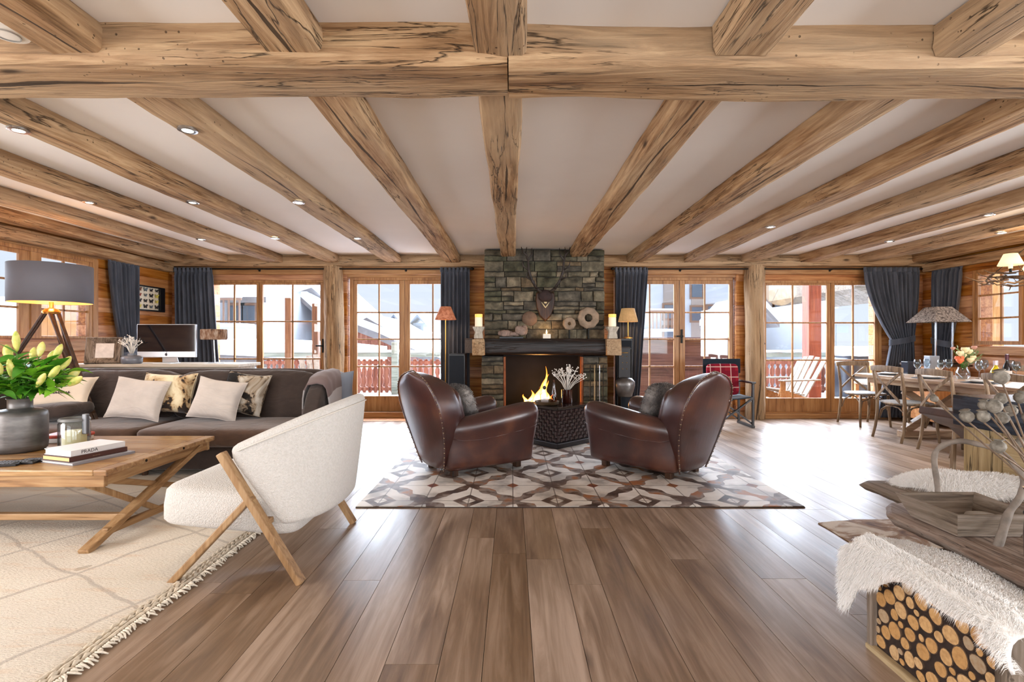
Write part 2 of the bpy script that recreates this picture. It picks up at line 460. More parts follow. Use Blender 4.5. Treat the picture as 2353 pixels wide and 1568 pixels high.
# ---- glazed doors and windows
def glazed(name, axis, pos, spans, z0, z1, base, head=.12, side=.10, mid=.0, bars=(), depth=.07, outer=None, handle=None, inward=-1):
    """spans: list of (g0,g1,[vertical bars]) panes; bars: z of horizontal glazing bars"""
    ax = axis; fr = MB(); L = spans[0][0]; R = spans[-1][1]
    o0, o1 = outer
    def bx(mb, a0, a1, zz0, zz1, d0, d1, r=.5):
        lo, hi = min(pos+inward*d0, pos+inward*d1), max(pos+inward*d0, pos+inward*d1)
        if ax == 'X': mb.box(a0, a1, lo, hi, zz0, zz1, r)
        else: mb.box(lo, hi, a0, a1, zz0, zz1, r)
    # outer frame
    bx(fr, o0, L-side*.55, z0, z1+head, -.05, .03); bx(fr, R+side*.55, o1, z0, z1+head, -.05, .03)
    bx(fr, L-side*.55, R+side*.55, z1+head*.5, z1+head, -.05, .03)
    W = W_FRAME
    root = struct(fr, name, W['Z'], bevel=.005)
    rootloc = root.location
    for gi, (g0, g1, vb) in enumerate(spans):
        d = 0.0 if gi == 0 else .0
        left = L-side*.55 if gi == 0 else (spans[gi-1][1]+g0)/2
        right = R+side*.55 if gi == len(spans)-1 else (g1+spans[gi+1][0])/2
        sf = MB()
        bx(sf, left+.002, g0, z0+.02, z1+head*.5, -.02, .012+.012*gi); bx(sf, g1, right-.002, z0+.02, z1+head*.5, -.02, .012+.012*gi)
        bx(sf, g0, g1, z1, z1+head*.5, -.02, .012+.012*gi)
        bx(sf, g0, g1, z0+.02, base, -.02, .012+.012*gi)
        s = sf.build('door_sash' if name.startswith('door') else 'window_sash', W['Z'], root, bevel=.004)
        gb = MB()
        for xv in vb: bx(gb, xv-.012, xv+.012, base, z1, -.03, -.005)
        for zb in bars: bx(gb, g0, g1, zb-.012, zb+.012, -.03, -.005)
        if vb or bars:
            g = gb.build('glazing_bars', W['Z'], s, bevel=.003)
        pn = MB(); bx(pn, g0-.005, g1+.005, base-.005, z1+.005, -.012, -.010)
        pn.build('pane', PANE, s)
    if handle:
        hx, hz = handle; h = MB(); bx(h, hx-.018, hx+.018, hz-.11, hz+.11, .02, .032); bx(h, hx-.012, hx+.012, hz-.015, hz+.015, .03, .07); bx(h, hx-.10, hx+.012, hz-.012, hz+.012, .06, .078)
        h.build('door_handle' if name.startswith('door') else 'window_handle', BLACKM, root, bevel=.003)
    return root
def bxx(x): return (x-CX)/F*YB
def bzz(y): return CH+(CY-y)/F*YB
glazed('door_1', 'X', YB, [(bxx(440), bxx(590), [bxx(538)]), (bxx(605), bxx(737), [bxx(672)])], .06, bzz(655), .28, .07, .09, bars=(bzz(739), bzz(825)), outer=(-4.79, -2.97), handle=(bxx(744), bzz(795)))
glazed('door_2', 'X', YB+.1, [(bxx(820)*1.01, bxx(917)*1.01, [bxx(870)*1.01]), (bxx(942)*1.01, bxx(1050)*1.01, [bxx(994)*1.01])], .03, 2.135, .335, .12, .1, bars=(bzz(716)-.01, bzz(779)-.005, bzz(842)-.01), outer=(-2.60, -.71), handle=None)
glazed('door_3', 'X', YB+.1, [(bxx(1440)*1.01, bxx(1549)*1.01, [bxx(1494)*1.01]), (bxx(1574)*1.01, bxx(1676)*1.01, [bxx(1621)*1.01])], .03, 2.135, .335, .12, .1, bars=(bzz(716)-.01, bzz(779)-.005, bzz(842)-.01), outer=(1.64, 3.54), handle=(bxx(1566)*1.01, bzz(773)))
glazed('door_4', 'X', YB, [(bxx(1760), bxx(1899), [bxx(1822)]), (bxx(1916), bxx(2008), [bxx(1961)])], .06, bzz(656), bzz(915), .07, .1, bars=(bzz(742), bzz(828)), outer=(3.98, 5.85), handle=(bxx(1751), bzz(790)))
glazed('window_1', 'Y', XL, [(4.55, 5.47, [5.0]), (5.72, 6.36, [6.04])], 1.23, 2.18, 1.28, .09, .1, bars=(1.59, 1.89), outer=(4.37, 6.50), handle=None, inward=1)
glazed('window_2', 'Y', XR, [(4.95, 6.32, [5.6]), (6.42, 6.98, [6.68])], 1.15, 2.13, 1.22, .08, .1, bars=(1.53, 1.85), outer=(4.72, 7.06), handle=None, inward=-1)
struct(MB().box(-2.7, -.6, 7.96, 8.14, 2.235, 2.42), 'lintel', W_FRAME['X'])
struct(MB().box(1.55, 3.65, 7.96, 8.14, 2.235, 2.42), 'lintel', W_FRAME['X'])
struct(MB().box(-4.9, -2.9, 7.955, 8.1, 2.20, 2.42), 'lintel', W_FRAME['X'])
struct(MB().box(3.9, 5.95, 7.955, 8.1, 2.20, 2.42), 'lintel', W_FRAME['X'])
struct(MB().box(XL-.2, XL-.003, 4.3, 6.6, 2.245, 2.32), 'lintel', W_FRAME['Y'])
struct(MB().box(XR+.003, XR+.2, 4.6, 7.15, 2.185, 2.26), 'lintel', W_FRAME['Y'])
# reveals / sills
struct(MB().box(-2.66, -.66, 7.60, 8.1, 0, .006), 'trim_3', W_LOG['X'])
struct(MB().box(-2.98+.0, -2.66, 7.97, 8.24, 0, 2.3), 'trim_4', W_LOG['Z'])
struct(MB().box(-2.6, -.7, 7.87, 7.96, 0, .10), 'trim_5', W_FRAME['X'], bevel=.006)
struct(MB().box(3.96, 5.9, 7.84, 7.97, 0, .075), 'trim_6', W_FRAME['X'], bevel=.006)
struct(MB().box(1.65, 3.6, 7.87, 7.96, 0, .10), 'trim_7', W_FRAME['X'], bevel=.006)
struct(MB().box(XL-.02, XL+.05, 4.3, 6.6, 1.10, 1.22), 'trim_8', W_FRAME['Y'], bevel=.006)
struct(MB().box(XR-.05, XR+.02, 4.6, 7.15, 1.03, 1.14), 'trim_9', W_FRAME['Y'], bevel=.006)

# ---- curtains
t = NT('charcoal linen curtain'); co = t.coords((1,1,.25)); n = t.noise(co, 9, 4)
c = t.ramp(n, [(.3, '#40444d'), (.7, '#5c616c')])
CURT = t.fin(c, .95, 0, t.bump(t.noise(t.coords((1,1,.1)), 160, 2), .3, .002), .1, Sheen_Weight=.25)
def curtain(label, axis, pos, a0, a1, ztop, zbot, tie=None, lean=(0, 0), folds=9, seed=0, inward=-1, amp=.035, group=None):
    """tie: (z, narrow factor, anchor position along axis)"""
    def fn(u, v):
        z = ztop + (zbot-ztop)*v; A = a0+(a1-a0)*u; fold_amp = amp
        if tie:
            tz, tf, ta = tie
            if z > tz: k = ((ztop-z)/(ztop-tz))**1.7
            else: k = max(0, 1-(tz-z)/(tz-zbot)*.55)
            wd = 1-(1-tf)*k; cpos = (a0+a1)/2*(1-k)+ta*k
            A = cpos+(A-(a0+a1)/2)*wd
            fold_amp = amp*(1-.35*k)
        else:
            A += (lean[0]*(1-u)+lean[1]*u)*v
        ph = u*folds*2*pi + .5*nz(seed, v*1.4, u*2)
        d = fold_amp*sin(ph) + .012*sin(ph*2.3+seed+v*1.5)
        if v < .04: d *= .5
        A += .008*cos(ph)
        return (A, pos+inward*(.07+d), z) if axis == 'X' else (pos+inward*(.07+d), A, z)
    mb = MB().grid(fn, folds*12, 44)
    th = thing('curtain', label, 'curtain', (((a0+a1)/2, pos, 0) if axis == 'X' else (pos, (a0+a1)/2, 0)), group)
    mb.build('drape', CURT, th, smooth=180, solid=.006)
    hd = MB().grid(lambda u, v: (lambda A, d: (A, pos+inward*(.07+d), ztop+.035-.07*v) if axis == 'X' else (pos+inward*(.07+d), A, ztop+.035-.07*v))(a0+(a1-a0)*u, amp*.6*sin(u*folds*2*pi)), folds*10, 2)
    hd.build('heading', CURT, th, smooth=180, solid=.012)
    if tie:
        tz, tf, ta = tie; hw = (a1-a0)/2*tf+.02
        tb = MB()
        pts = []
        for k in range(24):
            a = 2*pi*k/24; A = ta+hw*cos(a); d = .075+.075*sin(a); z = tz+.035*cos(a)
            pts.append((A, pos+inward*d, z) if axis == 'X' else (pos+inward*d, A, z))
        rings = []
        for p in pts:
            p = V(p); cc = V((ta, pos+inward*.075, p.z)) if axis == 'X' else V((pos+inward*.075, ta, p.z))
            dr = (p-cc).normalized()*.006
            rings.append([p-dr+V((0,0,-.045)), p+dr+V((0,0,-.045)), p+dr+V((0,0,.045)), p-dr+V((0,0,.045))])
        tb.loft(rings, False, True, loop=True); tb.build('tieback', CURT, th, smooth=60)
    return th
curtain('tall charcoal curtain hanging behind the computer', 'X', 7.86, bxx(401)*.98, bxx(486)*.98, 2.33, .03, None, (.03, .16), 9, 1)
curtain('charcoal curtain left of the stone chimney', 'X', 7.86, bxx(1012)*.98, bxx(1078)*.98, 2.33, .03, None, (.0, 0), 7, 2)
curtain('charcoal curtain right of the stone chimney', 'X', 7.86, bxx(1413)*.98, bxx(1488)*.98, 2.33, .03, None, (0, -.16), 8, 3)
curtain('wide charcoal curtain tied back behind the dining table', 'X', 7.84, bxx(1982)*.98, bxx(2110)*.98, 2.33, .03, (1.23, .40, bxx(2070)*.98), (0, 0), 11, 4)
curtain('charcoal curtain on the left wall beside the butterfly case', 'Y', XL, 6.60, 7.16, 2.31, .6, (1.05, .55, 6.98), (0, 0), 7, 5, inward=1)
curtain('charcoal curtain on the right wall beside the window', 'Y', XR, 7.16, 7.68, 2.31, .1, (1.2, .6, 7.5), (0, 0), 7, 6, inward=-1)
def rod(label, p, q, brk):
    th = thing('curtain_rod', label, 'curtain rod', p, 'black iron curtain rods')
    MB().tube([p, q], .012, 10).build('rod', BLACKM, th, smooth=40)
    d = (V(q)-V(p)).normalized()
    for e, s in ((V(p), -1), (V(q), 1)):
        MB().tube([e, e+d*.03*s, e+d*.05*s], [.018, .022, .008], 10).build('finial', BLACKM, th, smooth=40)
    for b in brk:
        w = V(b[1])
        MB().tube([b[0], b[1]], .008, 8).sbox(b[1], (.04,.04,.04), .6, 8).build('bracket', BLACKM, th, smooth=40)
rod('long black curtain rod over the left glass doors', (bxx(398)*.98, 7.80, 2.345), (bxx(1082)*.98, 7.80, 2.345), [((bxx(v)*.98, 7.80, 2.34), (bxx(v)*.98, 7.89, 2.33)) for v in (590, 770, 930)])
rod('long black curtain rod over the right glass doors', (bxx(1411)*.98, 7.80, 2.345), (bxx(2118)*.98, 7.80, 2.345), [((bxx(v)*.98, 7.80, 2.34), (bxx(v)*.98, 7.89, 2.33)) for v in (1567, 1730, 1915)])
rod('short black curtain rod on the left wall', (XL+.1, 4.4, 2.33), (XL+.1, 7.22, 2.33), [((XL+.1, 6.9, 2.33), (XL+.02, 6.9, 2.31))])
rod('short black curtain rod on the right wall', (XR-.1, 4.9, 2.33), (XR-.1, 7.68, 2.33), [((XR-.1, 7.3, 2.33), (XR-.02, 7.3, 2.31))])

# ---- downlights let into the joists
def downlight(x, y, label, w=10):
    th = thing('recessed_downlight', label, 'ceiling light', (x, y, 2.434), 'recessed downlights in the joists')
    MB().lathe([(.030, .0), (.045, -.001), (.052, .001), (.052, .012), (.030, .012)], 24, (x, y, 2.425)).build('trim_ring', CHROME, th, smooth=40)
    MB().lathe([(.001, 0), (.031, 0), (.031, .004), (.001, .004)], 20, (x, y, 2.430)).build('lamp_face', BULB, th)
    l = bpy.data.lights.new('downlight', 'SPOT'); l.energy = w; l.spot_size = radians(118); l.spot_blend = .7; l.color = (1, .88, .72); l.shadow_soft_size = .04
    o = bpy.data.objects.new('spot', l); o.location = (0, 0, -.02); o.parent = th; COL.objects.link(o)
    return th
BULB = emit('warm lamp', '#fff0d0', 12)
DL = [(-2.83, 2.87, 'downlight in the joist nearest the left edge of the ceiling view'), (-1.86, 2.87, 'nearest downlight in the second joist left of centre'), (-3.69, 4.37, 'middle-row downlight in the leftmost lit joist'), (-2.79, 4.37, 'middle-row downlight above the sofa cushions'), (-1.86, 4.37, 'middle-row downlight closest to the room centre'), (-3.70, 5.95, 'far-row downlight in the leftmost lit joist'), (-2.79, 5.9, 'far-row downlight above the computer'), (-1.83, 5.9, 'far-row downlight closest to the chimney on its left'), (2.74, 5.31, 'downlight right of the chimney nearest the stone'), (4.58, 6.07, 'far downlight over the dining table'), (4.57, 4.8, 'near downlight over the dining table'), (5.47, 5.6, 'downlight in the joist nearest the right wall')]
for dl in DL: downlight(*dl)
# smoke detector
th = thing("smoke_detector", "round white smoke detector on the ceiling by the foreground beam", "smoke detector", (-2.03, 2.01, 2.56))
MB().lathe([(.001, 0), (.07, 0), (.085, -.05), (.085, -.085), (.07, -.105), (.03, -.112), (.001, -.112)], 32, (-2.03, 2.01, 2.56)).build('housing', plain('off white plastic', '#e2ded6', .4), th, smooth=40)
MB().lathe([(.04, -.108), (.045, -.108), (.045, -.114), (.04, -.114)], 24, (-2.03, 2.01, 2.56)).build('vent_ring', plain('grey plastic', '#9d9a94', .5), th, smooth=40)
# ============================================================ RUGS
t = NT('cream wool berber rug'); co = t.coords((1,1,1), False)
n1 = t.noise(co, 1.2, 3); n2 = t.noise(t.coords((1, 6, 1), False), 3.0, 4)
c = t.ramp(n1, [(.3, '#cfc2ad'), (.7, '#dbcfbd')])
c = t.mix(t.ramp(n2, [(.55, 0.0), (.72, .45)]), c, '#cfa67a')
def rline(a, b, off, wd, gate=True):
    """soft wobbly woven line a*x+b*y=off"""
    sx = t.n('ShaderNodeSeparateXYZ'); t.l(t.coords((1,1,1), False), sx.inputs[0])
    wob = t.math('MULTIPLY', t.math('SUBTRACT', t.noise(t.coords((1,1,1), False), 1.4, 3), .5), .12)
    v = t.math('ADD', t.math('ADD', t.math('MULTIPLY', sx.outputs[0], a), t.math('MULTIPLY', sx.outputs[1], b)), wob)
    v = t.math('ABSOLUTE', t.math('SUBTRACT', t.math('PINGPONG', t.math('ADD', v, off), .62), .31))
    return t.ramp(v, [(0.0, 1.0), (wd, .9), (wd*1.7, 0.0)])
m1 = rline(.50, .87, .1, .007); m2 = rline(.90, -.42, .35, .009)
c = t.mix(t.math('MULTIPLY', t.math('MAXIMUM', m1, m2), .5), c, '#8a7a6b')
h = t.noise(t.coords((1, 4, 1), False), 55, 3)
BERBER = t.fin(c, .95, 0, t.bump(h, .9, .012), .1, Sheen_Weight=.3)
def rug_surface(x0, x1, y0, y1, th, nx, ny, amp, seed):
    mb = MB()
    def top(u, v):
        x = x0+(x1-x0)*u; y = y0+(y1-y0)*v
        return (x + amp*.9*nz(seed, y*2.2)*(u > .5), y + amp*.7*nz(x*2, seed+4)*(v > .5), th + amp*.25*nz(x*5, y*5, seed))
    mb.grid(top, nx, ny)
    return mb
th = thing('berber_rug', 'large cream woven wool rug with dark diamond lines under the coffee table', 'rug', (-3.4, 3, 0))
mb = rug_surface(-5.3, -1.66, .9, 4.75, .016, 70, 70, .03, 2)
mb.box(-5.29, -1.68, .92, 4.72, .001, .012)
mb.build('pile', BERBER, th, smooth=180)
# braided edge and fringe along the right side
fr = MB(); rr = random.Random(5)
for k in range(3):
    fr.tube([(-1.672+.022*k+.027*nz(2, y_*2.2)+.004*sin(y_*160+k), y_, .014+.006*sin(y_*150+k*2)) for y_ in [.9+i*.022 for i in range(175)]], .010, 6)
fr.build('braided_border', plain('off white wool braid', '#c9bda9', .95, 0, 30, .25, .5, 300), th, smooth=180)
fg = MB(); y_ = .9
while y_ < 4.74:
    L = rr.uniform(.018, .045); a = rr.uniform(-.7, .7); x0 = -1.610+.027*nz(2, y_*2.2)
    fg.tube([(x0, y_, .018), (x0+L*.5*cos(a), y_+L*.5*sin(a), .014+.006*rr.random()), (x0+L*cos(a*1.4), y_+L*sin(a*1.4), .005)], [.005, .0055, .003], 5, rr.random())
    y_ += rr.uniform(.008, .014)
o = fg.build('fringe', plain('cream wool fringe', '#d2c8b6', .95, 0, 40, .2), th, smooth=180)

# patterned hide rug
t = NT('patchwork hide rug'); co = t.coords((1,1,1), False)
sx = t.n('ShaderNodeSeparateXYZ'); t.l(co, sx.inputs[0]); X_, Y_ = sx.outputs[0], sx.outputs[1]
TS = .667
def cell(v, o): return t.math('SUBTRACT', t.math('MULTIPLY', t.math('PINGPONG', t.math('ADD', v, o), TS/2), 2/TS), 0.0)  # 0..1 triangle
jag = lambda v, k: t.math('MULTIPLY', t.math('SUBTRACT', t.math('PINGPONG', v, k), k/2), .55)
qx = cell(X_, 10.0*TS+.16); qy = cell(t.math('MULTIPLY', Y_, .834), 10.0*TS-.07)
px = cell(t.math('ADD', X_, jag(Y_, .085)), 10.0*TS+.16); py = cell(t.math('MULTIPLY', t.math('ADD', Y_, jag(X_, .085)), .834), 10.0*TS-.07)
# bands along diagonals -> stepped lattice
dg = t.math('ABSOLUTE', t.math('SUBTRACT', px, py)); ds = t.math('ABSOLUTE', t.math('SUBTRACT', t.math('ADD', px, py), 1.0))
band = t.ramp(dg, [(.18, 1.0), (.19, 0.0)])
def dist(ox, oy):
    return t.math('ADD', t.math('ABSOLUTE', t.math('SUBTRACT', qx, ox)), t.math('ABSOLUTE', t.math('SUBTRACT', qy, oy)))
d1 = dist(0, 1); d2 = dist(1, 0)
hide = t.noise(t.coords((2.0, 2.0, 2.0), False), 2.0, 4, .6)
cellc = t.n('ShaderNodeTexVoronoi'); t.l(co, cellc.inputs['Vector']); cellc.inputs['Scale'].default_value = 5.0
hue = t.ramp(hide, [(.34, '#3a2a22'), (.46, '#5f4a3f'), (.54, '#8b8078'), (.62, '#a06a45')])
base = t.ramp(t.noise(t.coords((1,1,1), False), 3, 4), [(.38, '#a9a49e'), (.5, '#d5cfc7'), (.7, '#e6e2db')])
c = t.mix(band, base, hue)
c = t.mix(t.ramp(d1, [(.36, 1.0), (.38, 0.0)], 'LINEAR'), c, hue)
c = t.mix(t.ramp(d1, [(.15, 1.0), (.17, 0.0)]), c, '#d6cfc5')
c = t.mix(t.ramp(d2, [(.15, 1.0), (.17, 0.0)]), c, t.ramp(hide, [(.4, '#7a3f2a'), (.6, '#9a6440')]))
# seams of the square tiles
sm = t.math('MINIMUM', t.math('MINIMUM', qx, qy), t.math('MINIMUM', t.math('SUBTRACT', 1.0, qx), t.math('SUBTRACT', 1.0, qy)))
c = t.mix(t.ramp(sm, [(.006, .75), (.02, 0.0)]), c, '#4a3a30')
PATCH = t.fin(c, .6, 0, t.bump(t.noise(co, 120, 3), .35, .004), .35)
th = thing('patchwork_rug', 'patterned brown and white patchwork hide rug under the two club chairs', 'rug', (.5, 4.9, 0))
MB().box(-1.14, 2.14, 3.66, 6.30, .001, .012).build('rug_top', PATCH, th, bevel=.003)
MB().box(-1.143, 2.143, 3.657, 6.303, .0005, .007).build('edge_binding', plain('dark leather binding', '#3a2b24', .6), th)

# ============================================================ WHITE BOUCLE CHAIR
t = NT('white boucle wool'); co = t.coords((1,1,1), False)
v = t.voro(co, 170.0); n = t.noise(co, 90, 3)
BOUC = t.fin(t.ramp(n, [(.3, '#c2beb7'), (.7, '#cecac4')]), .95, 0, t.bump(t.math('ADD', v, n), .7, .004), .15, Sheen_Weight=.3)
th = thing('lounge_chair', 'white boucle lounge chair with slanting oak legs on the cream rug edge', 'armchair', (-1.35, 2.93, 0))
YC, HW = 2.945, .425
def shell(u, v, off=0.0):
    a = radians(-90+180*u)
    s = v
    Xs = -1.455 + .27*s; D = .57 - .35*s; W = HW - .05*s
    rim = .655+.235*max(0, cos(a))**.75
    z = rim*(1-s) + (.27+.02*cos(a))*s
    cx_ = abs(cos(a))**.8; sy = math.copysign(abs(sin(a))**.85, sin(a))
    bul = .006*sin(pi*s)
    return V((Xs+(D+bul+off)*cx_, YC+(W+bul+off)*sy, z))
def shring(u):
    """closed section of the shell at parameter u: outside going down, inside going up"""
    R = []; T = .03
    for k in range(13): R.append(shell(u, k/12, 0.0))
    for k in range(12, -1, -1):
        p = shell(u, k/12, -T*2); R.append(p+V((0, 0, .012 if k == 0 else 0)))
    top = (shell(u, 0)+shell(u, 0, -.06))/2+V((0, 0, .018))
    return R+[top]
mb = MB().loft([shring(i/48) for i in range(49)], True, True)
mb.build('back_shell', BOUC, th, smooth=180, sub=1)
mb = MB().tube([shell(i/48, .045, .004) for i in range(1, 48)], .004, 6)
mb.build('piping', plain('white piping cord', '#cfc9bf', .9), th, smooth=180)
tilt = Matrix.Rotation(radians(5), 4, 'Y')
mb = MB().sbox((-1.475, YC, .335), (.74, .73, .235), .24, 24, tilt, e2=.34)
mb.build('seat', BOUC, th, smooth=180)
for s, yy in ((-1, 2.525), (1, 3.36)):
    MB().bar((-1.060, yy-.005, 0), (-1.468, yy, .655), .034, .056, (0, 1, 0), w2=.034, h2=.056).build('rear_leg', W_OAK['Z'], th, bevel=.006)
    MB().bar((-1.715, yy-.015, 0), (-1.310, yy, .435), .032, .05, (0, 1, 0)).build('front_leg', W_OAK['Z'], th, bevel=.006)
MB().bar((-1.25, 2.53, .30), (-1.25, 3.35, .30), .04, .03).build('crossbar', W_OAK['Y'], th, bevel=.004)

# ============================================================ COFFEE TABLE
th = thing('coffee_table', 'wide pine coffee table with crossed wooden legs on the cream rug', 'coffee table', (-3.4, 3.45, .016))
TX0, TX1, TY0, TY1, TZ = -4.75, -2.375, 2.93, 4.0, .462
mb = MB(); n = 7; w_ = (TY1-TY0)/n
for i in range(n): mb.box(TX0+.08, TX1-.08, TY0+i*w_, TY0+(i+1)*w_, TZ-.035, TZ, random.random())
mb.box(TX1-.0795, TX1, TY0, TY1, TZ-.035, TZ, .6); mb.box(TX0, TX0+.0795, TY0, TY1, TZ-.035, TZ, .2)
mb.build('tabletop', W_TABLE['X'], th, bevel=.006)
mb = MB()
mb.box(TX0+.05, TX1-.03, TY0+.02, TY0+.05, TZ-.105, TZ-.036); mb.box(TX0+.05, TX1-.03, TY1-.05, TY1-.02, TZ-.105, TZ-.036)
mb.build('apron', W_TABLE['X'], th, bevel=.004)
mb = MB(); mb.box(TX1-.06, TX1-.032, TY0+.05, TY1-.05, TZ-.10, TZ-.036); mb.build('end_rail', W_TABLE['Y'], th, bevel=.004)
for xx in (TX1-.05, TX0+.35):
    MB().bar((xx, TY0-.10, .018), (xx, TY1-.12, TZ-.05), .036, .062, (1,0,0)).build('leg', W_OAK['Y'], th, bevel=.005)
    MB().bar((xx-.04, TY0+.03, TZ-.06), (xx-.04, TY1+.10, .018), .036, .062, (1,0,0)).build('leg', W_OAK['Y'], th, bevel=.005)
MB().box(TX0+.30, TX1-.03, 3.11, 3.15, .105, .145).build('stretcher', W_OAK['X'], th, bevel=.004)
MB().bar((-2.58, 2.98, TZ-.08), (-2.42, 3.42, .075), .04, .035).build('brace', W_OAK['Z'], th, bevel=.004)
MB().bar((-2.42, 2.97, .085), (-2.42, 3.85, .05), .04, .04).build('brace', W_OAK['Y'], th, bevel=.004)
for yy in (3.25, 3.62): MB().tube([(TX1+.003, yy, TZ-.018), (TX1-.01, yy, TZ-.018)], .009, 10).build('peg', BLACKM, th, smooth=40)

# items on the coffee table
TT = TZ
VM = NT('aged zinc vase'); co = VM.coords((1,1,3)); n_ = VM.noise(co, 4, 5)
VASEM = VM.fin(VM.ramp(n_, [(.3, '#4c4a49'), (.55, '#6c6967'), (.75, '#86847f')]), .42, .55, VM.bump(VM.noise(VM.coords((1,1,12)), 9, 2), .15, .005))
vx, vy = -3.40, 3.46
th = thing('flower_vase', 'squat grey metal vase on the coffee table holding green lilies', 'vase', (vx, vy, TT))
MB().lathe([(.001, 0), (.128, 0), (.143, .015), (.147, .05), (.147, .24), (.142, .268), (.115, .285), (.072, .292), (.066, .30), (.066, .352), (.074, .362), (.070, .364), (.058, .352), (.056, .27), (.001, .26)], 40, (vx, vy, TT)).build('vase_body', VASEM, th, smooth=50)
LEAF = plain('lily leaf green', '#3f7d1c', .45, 0, 12, .35); LEAF2 = plain('young lily leaf', '#79b52c', .45, 0, 12, .3)
BUD = NT('pale yellow lily bud'); BUDM = BUD.fin(BUD.ramp(BUD.noise(BUD.coords((1,1,1)), 14, 3), [(.35, '#9fb04a'), (.55, '#d6cf72'), (.75, '#eadfb4')]), .5)
STEM = plain('green stem', '#4a7a2a', .5)
th = thing('lily_bouquet', 'bunch of green lilies with yellow buds standing in the grey metal vase', 'flowers', (vx, vy, TT+.34))
rr = random.Random(21); stems = MB(); 
def leafmesh(mb, base, d, L, W, droop, rr, r=.5):
    d = V(d).normalized(); side = d.cross(V((0,0,1)))
    if side.length < .1: side = V((1,0,0))
    side.normalize(); up = side.cross(d).normalized(); tw = rr.uniform(-.6, .6); side = (side*cos(tw)+up*sin(tw))
    rings = []; N = 8
    for i in range(N+1):
        s_ = i/N; w_ = W*sin(pi*min(1, s_**.75*.98+.02))**.9+.001
        c_ = V(base)+d*L*s_+V((0, 0, -droop*L*s_*s_))
        n_ = up
        rings.append([c_-side*w_+n_*w_*.35, c_, c_+side*w_+n_*w_*.35])
    mb.loft(rings, False, False, r)
bq = th
def budmesh(mb, base, d, L, R):
    d = V(d).normalized(); q = d.to_track_quat('Z', 'Y').to_matrix().to_4x4()
    mb.lathe([(.003, 0), (R*.45, L*.08), (R*.8, L*.3), (R, L*.55), (R*.8, L*.78), (R*.4, L*.94), (.001, L)], 10, base, q)
for i in range(38):
    a = rr.uniform(0, 2*pi); el = rr.uniform(.25, 1.45); L = rr.uniform(.16, .34)
    ctr = V((vx, vy, TT+.35)); r0 = .035*rr.random()
    b0 = V((vx+r0*cos(a), vy+r0*sin(a), TT+.20))
    dirv = V((cos(a)*cos(el), sin(a)*cos(el), sin(el)))
    top = V((vx+r0*cos(a), vy+r0*sin(a), TT+.35)) + dirv*L
    mid = V((vx+r0*1.1*cos(a), vy+r0*1.1*sin(a), TT+.35+.02))
    sm_ = MB().tube([b0, mid, mid.lerp(top, .5)+V((0,0,.015)), top], [.0035, .0035, .003, .0025], 6)
    stem = sm_.build('stem', STEM, bq, smooth=180)
    lf = MB()
    for k in range(rr.randint(5, 8)):
        s_ = rr.uniform(.15, 1); bp = mid.lerp(top, s_); a2 = a+rr.uniform(-1.9, 1.9)
        leafmesh(lf, bp, (cos(a2)*.9, sin(a2)*.9, rr.uniform(-.1, .9)), rr.uniform(.10, .19), rr.uniform(.018, .032), rr.uniform(.1, .5), rr, rr.random())
    lf.build('leaf', LEAF if i % 3 else LEAF2, bq, smooth=180)
    if i % 2 == 0:
        bm_ = MB(); budmesh(bm_, top, dirv+V((0,0,.35)), rr.uniform(.10, .15), rr.uniform(.020, .028)); bm_.build('bud', BUDM, bq, smooth=180)
# books
def book(label, cx_, cy_, z, L, W, H, rz, cover, page, spine_text=None, cat='book', tcol=None, group=None):
    th = thing('book', label, cat, (cx_, cy_, z), group, None, rz)
    m_ = MB().box(-L/2, L/2, -W/2, W/2, 0, .004).box(-L/2, L/2, -W/2, W/2, H-.004, H).box(-L/2, L/2, -W/2, -W/2+.004, .004, H-.004)
    m_.build('cover', cover, th, local=True, bevel=.0012)
    MB().box(-L/2+.004, L/2-.004, -W/2+.0041, W/2-.006, .0041, H-.0041).build('pages', page, th, local=True)
    if spine_text:
        for (tx, off, size, mt) in spine_text:
            cu = bpy.data.curves.new('spine lettering', 'FONT'); cu.body = tx; cu.size = size; cu.extrude = .0003; cu.align_x = 'CENTER'; cu.align_y = 'CENTER'
            cu.materials.append(mt)
            tmp = bpy.data.objects.new('tmp', cu); COL.objects.link(tmp); bpy.context.view_layer.update()
            me_ = bpy.data.meshes.new_from_object(tmp); bpy.data.objects.remove(tmp); bpy.data.curves.remove(cu)
            o = bpy.data.objects.new('spine_lettering', me_); COL.objects.link(o); o.parent = th
            o.location = (off, -W/2-.0006, H/2); o.rotation_euler = (pi/2, 0, 0)
    return th
PAGE = plain('paper pages', '#e3ddd0', .8); PAGEY = plain('yellowed pages', '#d8bd84', .8)
INK = plain('dark ink', '#23252b', .6)
GC = plain('grey cloth cover', '#8d8c92', .6); MCV = plain('maroon brown cover', '#4b2a23', .5); WCV = plain('white book cover', '#dfe0e2', .4)
# spines face along +X-ish/near side: spine direction runs from (290,1040) to (410,1010)
bz = TT
rzb = radians(72)
def bk(px0, py0): return P(px0, py0, 3.25)
book('thin grey book at the bottom of the stack of three', -2.74, 3.25, bz, .37, .29, .016, rzb, GC, PAGE)
book('thick brown-spined book in the middle of the stack of three', -2.765, 3.25, bz+.0165, .34, .255, .030, rzb, MCV, PAGEY, [('— — —', -.02, .012, PAGEY)])
book('thick white book with black capital lettering on top of the stack of three', -2.77, 3.255, bz+.047, .32, .245, .036, rzb, WCV, PAGE, [('PRADA', -.055, .030, INK)])
